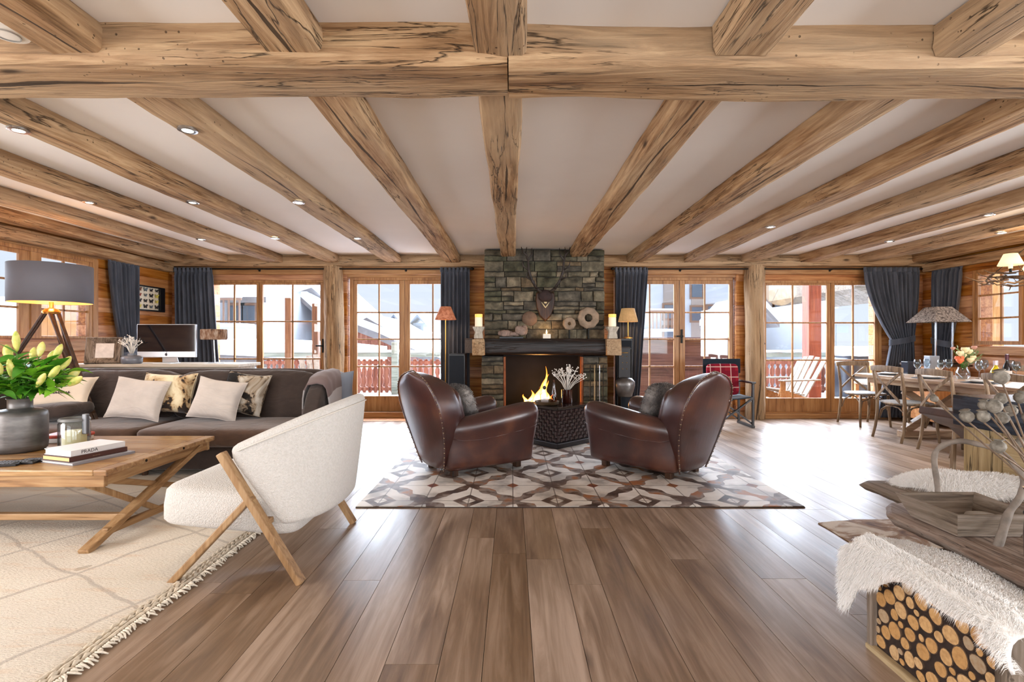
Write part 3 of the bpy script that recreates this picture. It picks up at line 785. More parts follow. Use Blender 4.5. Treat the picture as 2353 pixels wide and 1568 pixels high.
# remotes
RC = plain('black remote plastic', '#1b1b1d', .35); RK = plain('grey remote keys', '#6d6e73', .5)
for i, (x_, y_, rz, L, lb) in enumerate(((-3.10, 3.02, .25, .20, 'slim black remote control nearest the table edge by the vase'), (-3.05, 3.085, .12, .21, 'black remote control with pale keys behind the slim one'), (-2.98, 3.15, .2, .17, 'short black remote control furthest from the table edge'))):
    th = thing('remote_control', lb, 'remote control', (x_, y_, TT), 'remote controls on the coffee table', None, rz)
    MB().box(-L/2, L/2, -.024, .024, 0, .018).build('case', RC, th, local=True, bevel=.004)
    kb = MB()
    for a in range(9):
        for b in range(3): kb.box(-L/2+.02+a*.018, -L/2+.031+a*.018, -.017+b*.013, -.008+b*.013, .018, .0205)
    kb.build('keys', RK, th, local=True)
# jar candle
x_, y_ = -3.06, 3.50
th = thing('candle_jar', 'clear glass clip-top jar holding a cream candle beside the books', 'candle jar', (x_, y_, TT))
MB().lathe([(.001, .002), (.085, .002), (.09, .012), (.09, .185), (.08, .20), (.078, .20), (.086, .183), (.086, .014), (.001, .008)], 32, (x_, y_, TT)).build('jar_body', CLEAR, th, smooth=50)
MB().lathe([(.078, .20), (.088, .201), (.09, .212), (.082, .222), (.074, .218), (.074, .203)], 32, (x_, y_, TT)).build('rim', plain('grey rubber rim', '#70706e', .5, .4), th, smooth=50)
MB().lathe([(.001, .01), (.068, .01), (.068, .13), (.06, .133), (.001, .125)], 28, (x_, y_, TT)).build('candle', plain('cream candle wax', '#e8dcae', .5, Emission_Color=(1,.6,.2,1), Emission_Strength=.12), th, smooth=50)
MB().box(x_+.075, x_+.108, y_-.03, y_+.0, TT+.11, TT+.25).build('clasp', plain('dull steel clasp', '#77797c', .4, .8), th, bevel=.006)
# red and white box
x_, y_ = -3.35, 3.78
th = thing('playing_card_box', 'small red and white lidded tin between the vase and the jar candle', 'box', (x_, y_, TT), None, None, .15)
MB().box(-.13, .13, -.075, .075, 0, .035).build('tin_body', plain('white tin', '#cfcac6', .4), th, local=True, bevel=.008)
MB().box(-.135, .135, -.08, .08, .035, .06).build('tin_lid', plain('red printed lid', '#b5432f', .4, 0, 30, .4), th, local=True, bevel=.008)

# ============================================================ SOFA
SOFA = fabric('taupe brown sofa velvet', '#382d28', .25, 260, .75, .3, .2, .35)
SOFA_LIT = fabric('warm lit sofa velvet', '#4e382a', .25, 260, .75, .3, .2, .3)  # sofa velvet again, with warm light painted into the seat cushion colour
th = thing('sofa', 'long dark brown sofa with high curved arms behind the coffee table', 'sofa', (-3.3, 4.9, 0))
SX0, SX1 = -5.02, -1.72
def arm(x0, x1, nm):
    W = x1-x0; rings = []
    prof = []
    # side profile (y, z): curved high at the back, sweeping low to the front
    pts = [(4.42, .06), (4.40, .40), (4.46, .60), (4.56, .76), (4.68, .855), (4.86, .905), (5.1, .915), (5.34, .90), (5.38, .06)]
    for k, xx in enumerate((x0, x0+.03, x0+W*.5, x1-.03, x1)):
        ins = .025 if k in (0, 4) else 0
        cy_, cz_ = 4.9, .45
        rings.append([V((xx, cy_+(a-cy_)*(1-ins*1.6), cz_+(b-cz_)*(1-ins*2))) for a, b in pts])
    return MB().loft(rings, True, True)
MB().box(SX0+.08, SX1-.12, 4.45, 5.34, .07, .30).build('base', SOFA, th, bevel=.02)
arm(SX1-.17, SX1, 'r').build('arm', SOFA, th, sub=2, smooth=180)
arm(SX0, SX0+.17, 'l').build('arm', SOFA, th, sub=2, smooth=180)
MB().sbox(((SX0+SX1)/2, 5.27, .58), (SX1-SX0-.2, .22, .70), .2, 24, Matrix.Rotation(radians(-6), 4, 'X')).build('backrest', SOFA, th, smooth=180)
mid = -3.30
for a, b, nm in ((SX0+.16, mid-.01, ''), (mid+.01, SX1-.17, '')):
    dy = .0 if a < mid-.5 else -.05
    MB().sbox(((a+b)/2, 4.76+dy*.6, .375), (b-a, .80-dy, .18), .2, 26, None, e2=.35).build('seat_cushion', SOFA_LIT, th, smooth=180)
for a, b in ((SX0+.55, -3.36), (-3.40, SX1-.22)):
    MB().sbox(((a+b)/2, 5.10, .66), (b-a, .20, .52), .32, 26, Matrix.Rotation(radians(-13), 4, 'X'), wob=.015, e2=.42).build('back_cushion', SOFA, th, smooth=180)
for lx in (SX0+.15, -3.3, SX1-.12):
    for ly in (4.50, 5.25): MB().lathe([(.001, 0), (.022, 0), (.03, .08), (.001, .08)], 12, (lx, ly, 0.0)).build('foot', W_DARK['Z'], th, smooth=40)
# front left bolster on the return arm
o = single(MB().sbox((-4.36, 4.72, .55), (.66, .40, .17), .5, 24, Matrix.Rotation(radians(-6), 4, 'Y'), e2=.6), 'bolster', SOFA, 'dark brown bolster cushion lying along the left end of the sofa', 'cushion', smooth=180)

# ---- cushions
def pillow(name, label, mat, c, w, h, d, rx, rz, group=None, ry=0, seed=0, pinch=.10, parts=None):
    mb = MB(); N = 22
    def side(s):
        def fn(u, v):
            x = (u*2-1); y = (v*2-1)
            e = max(0, (1-x**4))**.6*max(0, (1-y**4))**.6
            k = 1-pinch*(1-max(abs(x), abs(y))**2)*0
            px = x*(w/2)*(1-pinch*(1-abs(x)**3)*0 - pinch*(1-y*y)*abs(x)**3)
            pz = y*(h/2)*(1-pinch*(1-x*x)*abs(y)**3)
            th_ = d/2*(e**.75)*(1+.18*nz(x*1.5+seed, y*1.5))
            sag = .03*h*nz(seed, x*1.2, 3)
            return V((px, s*th_, pz+sag))
        return fn
    mb.grid(side(-1), N, N); n0 = len(mb.v)
    mb2 = MB(); f2 = side(1); mb2.grid(lambda u, v: f2(1-u, v), N, N)
    mb.add(mb2.v, mb2.f)
    root = thing(name, label, 'cushion', c, group); root.rotation_euler = (rx, ry, rz)
    o = mb.build('cushion_body', mat, root, local=True, smooth=180)
    # weld the two halves and lift so the lower edge is at the root
    zmin = min(p[2] for p in mb.v)
    ed = MB(); pts = []
    f1 = side(-1)
    for k in range(N): pts.append(f1(k/N, 0))
    for k in range(N): pts.append(f1(1, k/N))
    for k in range(N): pts.append(f1(1-k/N, 1))
    for k in range(N): pts.append(f1(0, 1-k/N))
    ed.tube(pts, .004, 5, loop=True); ed.build('piping', mat, root, local=True, smooth=180)
    return root
t = NT('cowhide cushion hair'); co = t.coords((1,1,1))
n = t.noise(co, 4.2, 4, .6, .6); n2 = t.noise(co, 60, 3)
c = t.ramp(n, [(.40, '#2a1f18'), (.46, '#2a1f18'), (.475, '#a3835b'), (.54, '#cdbb97'), (.62, '#dccfae')], 'LINEAR')
COWH = t.fin(c, .8, 0, t.bump(n2, .5, .005), .2, Sheen_Weight=.3)
t = NT('grey cowhide cushion hair'); co = t.coords((1,1,1)); n = t.noise(co, 4.0, 4, .6, .8)
c = t.ramp(n, [(.42, '#191614'), (.455, '#3a322c'), (.48, '#8b7a65'), (.56, '#b3ab9e'), (.68, '#cbc5ba')])
COWG = t.fin(c, .8, 0, t.bump(t.noise(co, 60, 3), .5, .005), .2)
LINEN = fabric('natural linen cushion cover', '#c4bab2', .10, 300, .9, .2, .3, .35)
pillow('cushion', 'cream and dark brown spotted cowhide cushion on the left half of the sofa', COWH, P(386, 904, 4.93), .54, .40, .17, radians(-16), radians(-4), seed=1)
pillow('cushion', 'plain pale linen cushion leaning on the cream cowhide cushion', LINEN, P(318, 917, 4.76), .47, .40, .15, radians(-22), radians(8), seed=2, ry=radians(7))
pillow('cushion', 'grey and black spotted cowhide cushion on the right half of the sofa', COWG, P(562, 905, 4.95), .46, .42, .17, radians(-18), radians(-8), seed=3, ry=radians(6))
pillow('cushion', 'plain pale linen cushion leaning on the grey cowhide cushion', LINEN, P(500, 918, 4.78), .44, .40, .15, radians(-22), radians(6), seed=4, ry=radians(9))
lp = pillow('cushion', 'cream cushion printed with dark writing propped at the left end of the sofa', fabric('cream cotton cover', '#d8c9b6', .06), P(140, 902, 4.80), .52, .34, .14, radians(-38), radians(14), seed=5)
wm = MB(); rr = random.Random(4)
cu = bpy.data.curves.new('cushion lettering', 'FONT'); cu.body = "the mountain"; cu.size = .055; cu.extrude = .001; cu.align_x = 'CENTER'; cu.materials.append(INK)
# lettering is hardly legible in the photograph: built as a dark scribbled line and a small emblem
for k in range(11):
    x0 = -.10+k*.020; wm.tube([(x0, -.0705, -.055), (x0+.006, -.0715, -.04+.008*rr.random()), (x0+.012, -.0715, -.058), (x0+.018, -.071, -.05)], .0035, 5)
wm.build('printed_line', INK, lp, local=True, smooth=180)
bpy.data.curves.remove(cu)
pillow('cushion', 'blue-grey woven cushion showing behind the draped sofa arm', fabric('blue grey woven cover', '#7f8794', .12, 200), P(772, 900, 4.98), .34, .40, .14, radians(-8), radians(22), seed=6)
# blanket draped over the right arm
t = NT('plaid wool blanket'); co = t.coords((1,1,1), False)
at = t.n('ShaderNodeAttribute', attribute_name='rnd')
c = t.ramp(at.outputs['Fac'], [(0.0, '#6f5f5d'), (.34, '#6f5f5d'), (.35, '#a9a6a6'), (.6, '#b6b4b4'), (.61, '#7d6f6c'), (1.0, '#857674')], 'CONSTANT')
BLK = t.fin(c, .95, 0, t.bump(t.noise(co, 200, 3), .4, .003), .1, Sheen_Weight=.3)
th = thing('blanket', 'mauve and pale grey checked wool blanket draped over the right sofa arm', 'blanket', (-1.8, 4.8, .5))
mb = MB()
path = [(-1.915, .50), (-1.912, .62), (-1.905, .74), (-1.895, .84), (-1.87, .905), (-1.81, .925), (-1.75, .91), (-1.715, .86), (-1.70, .76), (-1.695, .64), (-1.69, .52), (-1.685, .40)]
rings = []
for i in range(25):
    v = i/24; y = 4.60+.42*v; R = []
    lift = [(4.4, -.36), (4.5, -.22), (4.58, -.12), (4.68, -.045), (4.8, -.01), (4.9, .0), (5.2, .012)]
    dz = 0
    for (ya, za), (yb_, zb) in zip(lift, lift[1:]):
        if ya <= y <= yb_: dz = za+(zb-za)*(y-ya)/(yb_-ya)
    for k, (px, pz) in enumerate(path):
        e = .012*nz(v*5, k*.6); zt = pz+dz*max(0, (pz-.45)/.47)
        out = -.014 if px < -1.81 else .014
        R.append(V((px+out+e*(1 if px > -1.8 else -1), y+.01*nz(k*.4, 2), zt+.012)))
    rings.append(R)
base = len(mb.v); n = len(path)
for R in rings: mb.v += [tuple(p) for p in R]
for i in range(24):
    for j in range(n-1):
        mb.f.append((i*n+j, i*n+j+1, (i+1)*n+j+1, (i+1)*n+j)); mb.r.append(.45 if j in (1, 2, 8, 9) else (.2 if 2 < j < 8 else .8)); mb.m.append(0)
mb.build('wool_cloth', BLK, th, smooth=180, solid=.012)
fg = MB(); rr = random.Random(2)
for i in range(36):
    y = 4.61+.40*i/35; fg.tube([(-1.672, y, .42-.0), (-1.670, y+rr.uniform(-.006,.006), .37)], [.003, .001], 5)
fg.build('fringe', plain('pale wool fringe', '#b3adab', .95), th, smooth=180)

# ============================================================ CONSOLE BEHIND THE SOFA
th = thing('console_table', 'pale painted console table standing behind the sofa', 'console table', (-3.7, 5.75, 0))
CZ = .965
CW = wood('pale limed wood X', ('#8d8071', '#b9ad9c', '#cfc5b6'), 'X', 1.2, .5, .15, False)
MB().box(-4.98, -3.02, 5.52, 6.02, CZ-.035, CZ).build('top', CW, th, bevel=.005)
MB().box(-4.93, -3.07, 5.56, 5.98, CZ-.12, CZ-.036).build('apron', CW, th, bevel=.004)
for lx in (-4.9, -3.1):
    for ly in (5.58, 5.96): MB().box(lx-.03, lx+.03, ly-.03, ly+.03, 0, CZ-.121).build('leg', CW, th, bevel=.004)
# computer
cxm = P(378, 800, 5.62).x
th = thing('desktop_computer', 'silver all-in-one computer with black screen on the console', 'computer', (cxm, 5.65, CZ))
SIL = plain('anodised aluminium', '#c9cdd2', .35, .7)
rot = Matrix.Translation(V((cxm, 5.66, 0))) @ Matrix.Rotation(radians(-4), 4, 'X')
rot = Matrix.Translation(V((cxm, 5.66, CZ))) @ Matrix.Rotation(radians(2), 4, 'Z')
MB().box(-.325, .325, -.012, .02, .07, .445, mat=rot).build('housing', SIL, th, bevel=.006)
MB().box(-.317, .317, -.0145, -.0121, .135, .438, mat=rot).build('screen', plain('black glass screen', '#0b0d12', .06, 0, spec=.6), th)
MB().add([rot @ V(p) for p in ((-.07, .02, .16), (.07, .02, .16), (.09, .06, .012), (-.09, .06, .012), (-.07, .03, .16), (.07, .03, .16), (.09, .075, .012), (-.09, .075, .012))], [(0,1,2,3),(7,6,5,4),(0,4,5,1),(1,5,6,2),(2,6,7,3),(3,7,4,0)]).box(-.10, .10, -.10, .08, 0, .009, mat=rot).build('stand', SIL, th, bevel=.003)
lg = MB(); pts = []
for k in range(28):
    a = 2*pi*k/28; r_ = .0145*(1+.06*cos(2*a+pi))
    if -.45 < a-0 < .45 or a > 2*pi-.45: r_ *= .80
    pts.append(rot @ V((r_*cos(a), -.0135, .103+r_*sin(a)*1.05)))
lg.loft([pts, [p+V((0, -.0015, 0)) for p in pts]], True, True)
lg.add([rot @ V(p) for p in ((0, -.014, .121), (.007, -.014, .124), (.008, -.014, .133), (.001, -.014, .129))], [(0,1,2,3)])
lg.build('emblem', INK, th)
# dried stems in a low grey pot
x_, y_ = P(303, 830, 5.62).x, 5.62
th = thing('low_pot', 'low grey ceramic pot on the console left of the computer', 'pot', (x_, y_, CZ))
MB().lathe([(.001, 0), (.085, 0), (.10, .012), (.102, .07), (.085, .088), (.04, .095), (.038, .115), (.03, .115), (.03, .08), (.001, .08)], 32, (x_, y_, CZ)).build('pot_body', plain('grey glazed ceramic', '#6a6c73', .3, 0, 8, .2), th, smooth=50)
WHT = plain('white dried coral stem', '#e6e1d8', .7)
def coral(label, base, n, R, H, seed, mat, spread=1.0, name='dried_stems', tip=.006):
    rr = random.Random(seed); th = thing(name, label, 'dried stems', base)
    B = V(base)
    for i in range(n):
        a = 2*pi*i/n+rr.uniform(-.3, .3); q = rr.uniform(.15, 1)*spread
        mb = MB(); tip_ = B+V((R*q*cos(a), R*q*sin(a)*.8, H*(1-.35*q*q)*rr.uniform(.75, 1)))
        m1 = B.lerp(tip_, .45)+V((-.012*cos(a), -.012*sin(a), .02))
        mb.tube([B+V((.01*cos(a), .01*sin(a), 0)), m1, tip_], [.0035, .003, .002], 5)
        mb.sbox(tip_, (tip*2,)*3, 1, 6)
        for k in range(4):
            s_ = rr.uniform(.35, .95); p0 = m1.lerp(tip_, s_); d_ = V((rr.uniform(-1, 1), rr.uniform(-1, 1), rr.uniform(.3, 1.2))).normalized()*rr.uniform(.02, .05)
            mb.tube([p0, p0+d_], [.0025, .0015], 5); mb.sbox(p0+d_, (tip*1.7,)*3, 1, 6)
        mb.build('stem', mat, th, smooth=180)
    return th
coral('spray of white dried stems in the low grey pot', (x_, y_, CZ+.10), 18, .15, .22, 3, WHT)
# picture frame
px_, py_ = P(232, 810, 5.55).x, 5.58
th = thing('picture_frame', 'deep grey wooden photo frame leaning back beside the tripod lamp', 'picture frame', (px_, py_, CZ), None, None, radians(20))
FRM = W_GREY['Z']; tl = Matrix.Rotation(radians(-12), 4, 'X')
W2, H2 = .17, .30
def fbar(a, b, c_, d, y0, y1): return [(a, y0, b), (c_, y0, b), (c_, y0, d), (a, y0, d)]
mb = MB(); outer = [(-W2, 0), (W2, 0), (W2, H2), (-W2, H2)]; inn = [(-.085, .07), (.085, .07), (.085, .235), (-.085, .235)]
r0 = [tl @ V((a, -.02, b)) for a, b in outer]; r1 = [tl @ V((a, .035, b)) for a, b in outer]; r2 = [tl @ V((a, .01, b)) for a, b in inn]; r3 = [tl @ V((a*.93, -.035, (b-.15)*.93+.15)) for a, b in outer]
mb.loft([r1, r0, r3, r2], False, True); mb.add(r1, [(0, 1, 2, 3)]); mb.build('frame_moulding', FRM, th, local=True, bevel=.003)
MB().add([tl @ V((a, .009, b)) for a, b in inn], [(0,1,2,3)]).build('print', plain('pale sketch print', '#d9d6d3', .6, 0, 18, .14), th, local=True)
MB().bar(tl @ V((0, .03, .2)), V((0, .16, 0)), .05, .005).build('prop', FRM, th, local=True)
# driftwood shade lamp
x_, y_ = P(492, 800, 5.7).x, 5.72
th = thing('table_lamp', 'small lamp with driftwood drum shade on the console right of the computer', 'lamp', (x_, y_, CZ))
t = NT('driftwood shade'); n = t.noise(t.coords((1, 1, .4)), 26, 5); DR = t.fin(t.ramp(n, [(.35, '#4c3528'), (.5, '#80604a'), (.65, '#a89583')]), .8, 0, t.bump(n, .8, .01), .2)
MB().box(x_-.145, x_+.115, y_-.055, y_+.055, CZ+.27, CZ+.39).build('lamp_shade', DR, th, bevel=.012, seg=3)
MB().tube([(x_, y_, CZ+.01), (x_-.01, y_, CZ+.16), (x_-.015, y_, CZ+.30)], .006, 10).build('stem', CHROME, th, smooth=50)
MB().box(x_-.06, x_+.08, y_-.05, y_+.05, CZ, CZ+.012).build('base', CHROME, th, bevel=.004)
# ============================================================ TRIPOD LAMP
lx, ly = P(118, 700, 5.0).x, 5.0
th = thing('tripod_floor_lamp', 'large tripod floor lamp with wide grey drum shade by the left window', 'floor lamp', (lx, ly, 0))
SHADE = fabric('grey lamp shade fabric', '#6a6a71', .03, 400, .8, .1, .1); GOLD = plain('copper shade lining', '#d98a3c', .3, .6, Emission_Color=(1,.42,.1,1), Emission_Strength=.9)
mb = MB().grid(lambda u, v: (lx+.325*cos(2*pi*u), ly+.325*sin(2*pi*u), 1.60+.375*v), 64, 1, cu=True)
mb.build('lamp_shade', SHADE, th, smooth=180, solid=.004)
MB().grid(lambda u, v: (lx+.320*cos(2*pi*u), ly+.320*sin(2*pi*u), 1.602+.371*v), 64, 1, cu=True).build('shade_lining', GOLD, th, smooth=180)
MB().lathe([(.001, 0), (.07, 0), (.075, .02), (.05, .05), (.02, .06), (.02, .12), (.001, .12)], 20, (lx, ly, 1.49)).build('tripod_head', BRASS, th, smooth=50)
MB().sbox((lx, ly, 1.68), (.07, .07, .10), .9, 12).build('bulb', BULB, th, smooth=180)
for k, a in enumerate((radians(-25), radians(205), radians(95))):
    f_ = V((lx+.90*cos(a), ly+.60*sin(a), .0)); tp = V((lx+.05*cos(a), ly+.05*sin(a), 1.50)); tn = V((-sin(a), cos(a), 0))
    mb = MB()
    mb.bar(f_+tn*.012, tp+tn*.032, .018, .03, tn); mb.bar(f_-tn*.012, tp-tn*.032, .018, .03, tn)
    for s_ in (.35, .62): 
        m_ = f_.lerp(tp, s_); mb.bar(m_-tn*.03, m_+tn*.03, .022, .05)
    mb.build('leg', W_DARK['Z'], th, bevel=.003)
l = bpy.data.lights.new('lamp', 'POINT'); l.energy = 8; l.color = (1, .6, .3); l.shadow_soft_size = .05
o = bpy.data.objects.new('lamp_light', l); o.location = (0, 0, 1.72); o.parent = th; COL.objects.link(o)
# ============================================================ BUTTERFLY CASE
th = thing('butterfly_case', 'framed case of mounted butterflies on the left wooden wall', 'wall art', (XL, 7.36, 1.67))
y0, y1, z0, z1 = 7.02, 7.70, 1.66, 2.03
mb = MB(); 
for a in ((y0, y1, z0, z0+.02), (y0, y1, z1-.02, z1), (y0, y0+.02, z0+.02, z1-.02), (y1-.10, y1, z0+.02, z1-.02)): mb.box(XL+.005, XL+.065, *a)
mb.build('case_frame', BLACK, th, bevel=.002)
MB().box(XL+.005, XL+.03, y0+.02, y1-.10, z0+.02, z1-.02).build('backing_card', plain('cream card', '#e3dbc6', .8), th)
BFc = [plain('butterfly '+n_, c_, .6) for n_, c_ in (('black', '#1d1a1c'), ('yellow', '#cfc25a'), ('brown', '#6b4029'), ('grey', '#5e6a70'), ('red', '#8c3a2a'))]
rr = random.Random(9)
for r_ in range(4):
    for c_ in range(5):
        yy = y0+.07+c_*.115; zz = z0+.065+r_*.082; s_ = rr.uniform(.026, .038)
        mb = MB(); xx = XL+.034
        for sg in (-1, 1):
            mb.add([(xx, yy, zz), (xx+.008, yy+sg*s_*.6, zz+s_*.95), (xx+.012, yy+sg*s_*1.25, zz+s_*.75), (xx+.008, yy+sg*s_*.85, zz+.0)], [(0,1,2,3)])
            mb.add([(xx, yy, zz), (xx+.008, yy+sg*s_*.85, zz), (xx+.009, yy+sg*s_*.75, zz-s_*.7), (xx+.006, yy+sg*s_*.25, zz-s_*.55)], [(0,1,2,3)])
        mb.tube([(xx+.002, yy, zz+s_*.5), (xx+.002, yy, zz-s_*.4)], .0025, 5)
        mb.build('butterfly', rr.choice(BFc if r_ != 1 else BFc[1:3]+BFc[:1]), th)
# ============================================================ FIREPLACE
FY = 7.30; FX0, FX1 = -.405, 1.345
fp = thing('fireplace', 'grey rough stone fireplace and chimney breast with a burning log fire', 'fireplace', (.47, 7.6, 0))
t = NT('grey schist stone'); co = t.coords((1,1,1)); at = t.n('ShaderNodeAttribute', attribute_name='rnd')
n = t.noise(co, 7, 6, .6); n2 = t.noise(co, 40, 4)
c = t.ramp(n, [(.3, '#6a6a68'), (.5, '#b0aeaa'), (.7, '#f2efe8')])
tint = t.ramp(at.outputs['Fac'], [(0.0, '#77725f'), (.22, '#8c8470'), (.42, '#7a7468'), (.58, '#8a785f'), (.72, '#686652'), (.86, '#988d78')], 'CONSTANT')
c = t.mix(1.0, tint, c, 'MULTIPLY')
hs = t.n('ShaderNodeHueSaturation'); t.l(c, hs.inputs['Color']); t.l(t.math('MULTIPLY_ADD', at.outputs['Fac'], .35, .82), hs.inputs['Value'])
STONE = t.fin(hs.outputs[0], .85, 0, t.bump(n, .9, .03, t.bump(n2, .5, .006)), .3)
MORTAR = plain('dark mortar', '#2c2a27', .95, 0, 20, .2, .5, 80)
def stonework(x0, x1, z0, z1, y, rr, jt=.008, hole=None):
    mb = MB(); z = z0
    while z < z1-.01:
        h = rr.choice([.055, .08, .10, .125, .15]); 
        if z1-(z+h) < .05: h = z1-z
        h = min(h, z1-z); x = x0
        while x < x1-.01:
            w = rr.uniform(.11, .36)*(1.1 if h > .09 else 1)
            if x1-(x+w) < .08: w = x1-x
            w = min(w, x1-x)
            # some stones split in two courses
            subs = [(x, x+w, z, z+h)]
            if h > .11 and rr.random() < .35: m_ = z+h*rr.uniform(.4, .6); subs = [(x, x+w, z, m_), (x, x+w, m_, z+h)]
            for (a, b, c0, d) in subs:
                q = rr.uniform(.0, .045); j = lambda k=.008: rr.uniform(-k, k)
                K = 5; L = 4; rings = []
                def pt(u, v, dp, ins): 
                    X = a+jt*.6+(b-a-jt*1.2)*u; Z = c0+jt*.6+(d-c0-jt*1.2)*v
                    X += (a+(b-a)/2-X)*ins; Z += (c0+(d-c0)/2-Z)*ins
                    return V((X+.006*nz(X*9, Z*9, 1), y-dp, Z+.008*nz(X*8, Z*8, 5)))
                base = len(mb.v); val = rr.random()
                N = 4
                for jj in range(N+1):
                    for ii in range(N+1):
                        edge = ii in (0, N) or jj in (0, N)
                        u, v = ii/N, jj/N
                        dp = .025+q+.018*nz(a*7+u*2, c0*9+v*2, 3)-(.016 if edge else 0)
                        mb.v.append(tuple(pt(u, v, dp, 0)))
                for jj in range(N):
                    for ii in range(N):
                        i0 = base+jj*(N+1)+ii; mb.f.append((i0, i0+1, i0+N+2, i0+N+1)); mb.r.append(val); mb.m.append(0)
                per = [base+i for i in range(N+1)]+[base+jj*(N+1)+N for jj in range(1, N+1)]+[base+N*(N+1)+i for i in range(N-1, -1, -1)]+[base+jj*(N+1) for jj in range(N-1, 0, -1)]
                b2 = len(mb.v)
                for i in per: p = mb.v[i]; mb.v.append((p[0], y+.02, p[2]))
                M_ = len(per)
                for k in range(M_):
                    mb.f.append((per[(k+1) % M_], per[k], b2+k, b2+(k+1) % M_)); mb.r.append(val); mb.m.append(0)
            x += w
        z += h
    return mb
rr = random.Random(17)
MB().box(FX0+.01, FX1-.01, FY+.005, YB-.01, 1.30, HC-.012).build('mortar_core', MORTAR, fp)
stonework(FX0, FX1, 1.24, HC-.012, FY, rr).build('chimney_breast', STONE, fp, smooth=60)
# mantel height: y 778..815 at plane ~7.15
s1 = F/7.25
MZ1, MZ0 = CH+(CY-779)/s1, CH+(CY-816)/s1
def fx(x, Y=7.2): return (x-CX)/F*Y
stonework(fx(1106, 7.3), fx(1157, 7.3), 0, .99, FY, rr).build('pier', STONE, fp, smooth=60)
stonework(fx(1340, 7.3), fx(1396, 7.3), 0, .99, FY, rr).build('pier', STONE, fp, smooth=60)
for a, b in ((1106, 1157), (1340, 1396)): MB().box(fx(a, 7.3)+.01, fx(b, 7.3)-.01, FY+.0, YB-.01, 0, 1.0).build('pier_core', MORTAR, fp)
MTL = wood('charred oak mantel', ('#0c090a', '#18120f', '#2a1c16'), 'X', 1.0, .35, .35, True, True, 0, .4)
mb = MB().rbeam((fx(1112, 7.15), 7.22, (MZ0+MZ1)/2), (fx(1392, 7.15), 7.22, (MZ0+MZ1)/2), .28, MZ1-MZ0, 5, .006)
mb.build('mantel_beam', MTL, fp, smooth=50)
for a, b in ((1086, 1114), (1391, 1424)):
    MB().rbeam((fx((a+b)/2, 7.1), 6.98, (MZ0+MZ1)/2-.0), (fx((a+b)/2, 7.1), 7.94, (MZ0+MZ1)/2-.0), fx(b, 7.1)-fx(a, 7.1), (MZ1-MZ0)*.98, a, .004, .12, .03).build('corbel', W_BEAM['Y'], fp, smooth=50)
SOOT = plain('sooty firebox', '#0f0d10', .9, 0, 6, .4)
ox0, ox1 = fx(1157, 7.3), fx(1340, 7.3)
mb = MB(); mb.box(ox0, ox1, 7.90, 7.94, 0, 1.2); mb.box(ox0-.01, ox0, 7.3, 7.9, 0, 1.0); mb.box(ox1, ox1+.01, 7.3, 7.9, 0, 1.0); mb.box(ox0, ox1, 7.3, 7.9, 1.0, 1.2)
mb.box(ox0, ox1, 7.3, 7.9, 0, .10)
mb.build('firebox', SOOT, fp)
FBR = plain('orange firebrick', '#8d5230', .8, 0, 15, .3)
for a in (ox0, ox1-.03): MB().box(a, a+.03, 7.28, 7.42, .07, .99).build('brick_edge', FBR, fp, bevel=.004)
MB().box(fx(1100, 7.1), fx(1400, 7.1), 6.92, 7.30, 0, .06).build('hearth', plain('dark slate hearth', '#3b3a3c', .5, 0, 8, .3), fp, bevel=.008)
# logs and fire
fireX = fx(1240, 7.55)
BARKM = wood('burnt bark X', ('#120c08', '#2c1d13', '#4a3524'), 'X', 2, .9, .6, False)
for i, (p, q, r_) in enumerate((((fireX-.28, 7.50, .20), (fireX+.20, 7.60, .20), .055), ((fireX-.15, 7.68, .20), (fireX+.32, 7.55, .21), .05), ((fireX-.20, 7.62, .29), (fireX+.18, 7.52, .31), .045), ((fireX-.02, 7.56, .22), (fireX+.03, 7.60, .52), .032))):
    ps = [V(p).lerp(V(q), k/8)+V((0, .006*nz(k, i), .008*nz(k*.8, i+3))) for k in range(9)]
    props(MB().tube(ps, r_, 12).build('firewood_log', BARKM, None, smooth=50), ['split log lying at the front of the fire grate', 'split log lying at the back of the fire grate', 'log laid across the top of the burning pile', 'charred log standing upright in the flames'][i], 'log', 'logs burning in the fireplace')
gr = thing('fire_grate', 'black iron grate holding the burning logs', 'fire grate', (fireX, 7.55, .10))
mb = MB()
for k in range(7): mb.tube([(fireX-.27+.09*k, 7.42, .125), (fireX-.27+.09*k, 7.74, .125)], .008, 6)
mb.tube([(fireX-.30, 7.44, .125), (fireX+.30, 7.44, .125)], .01, 6); mb.tube([(fireX-.30, 7.72, .125), (fireX+.30, 7.72, .125)], .01, 6)
mb.build('bars', BLACKM, gr, smooth=60)
for sx_ in (-1, 1):
    for yy in (7.44, 7.72): MB().tube([(fireX+sx_*.26, yy, .10), (fireX+sx_*.26, yy, .118)], .01, 6).build('foot', BLACKM, gr, smooth=60)
t = NT('flame'); t.t.nodes.remove(t.b)
tc_ = t.n('ShaderNodeTexCoord'); sx = t.n('ShaderNodeSeparateXYZ'); t.l(tc_.outputs['Generated'], sx.inputs[0])
lw = t.n('ShaderNodeLayerWeight'); lw.inputs['Blend'].default_value = .35
fac = t.math('SUBTRACT', 1.0, lw.outputs['Facing'])
nn = t.noise(t.coords((1, 1, .35)), 14, 3)
core = t.math('MULTIPLY', fac, t.math('SUBTRACT', 1.25, sx.outputs[2]), clamp=True)
col = t.ramp(core, [(0.0, (.75, .10, .01, 1)), (.35, (1.0, .30, .03, 1)), (.7, (1.0, .62, .15, 1)), (1.0, (1.0, .9, .55, 1))])
em = t.n('ShaderNodeEmission'); t.l(col, em.inputs[0]); t.l(t.math('MULTIPLY_ADD', core, 3.2, .7), em.inputs[1])
tr = t.n('ShaderNodeBsdfTransparent'); ms = t.n('ShaderNodeMixShader')
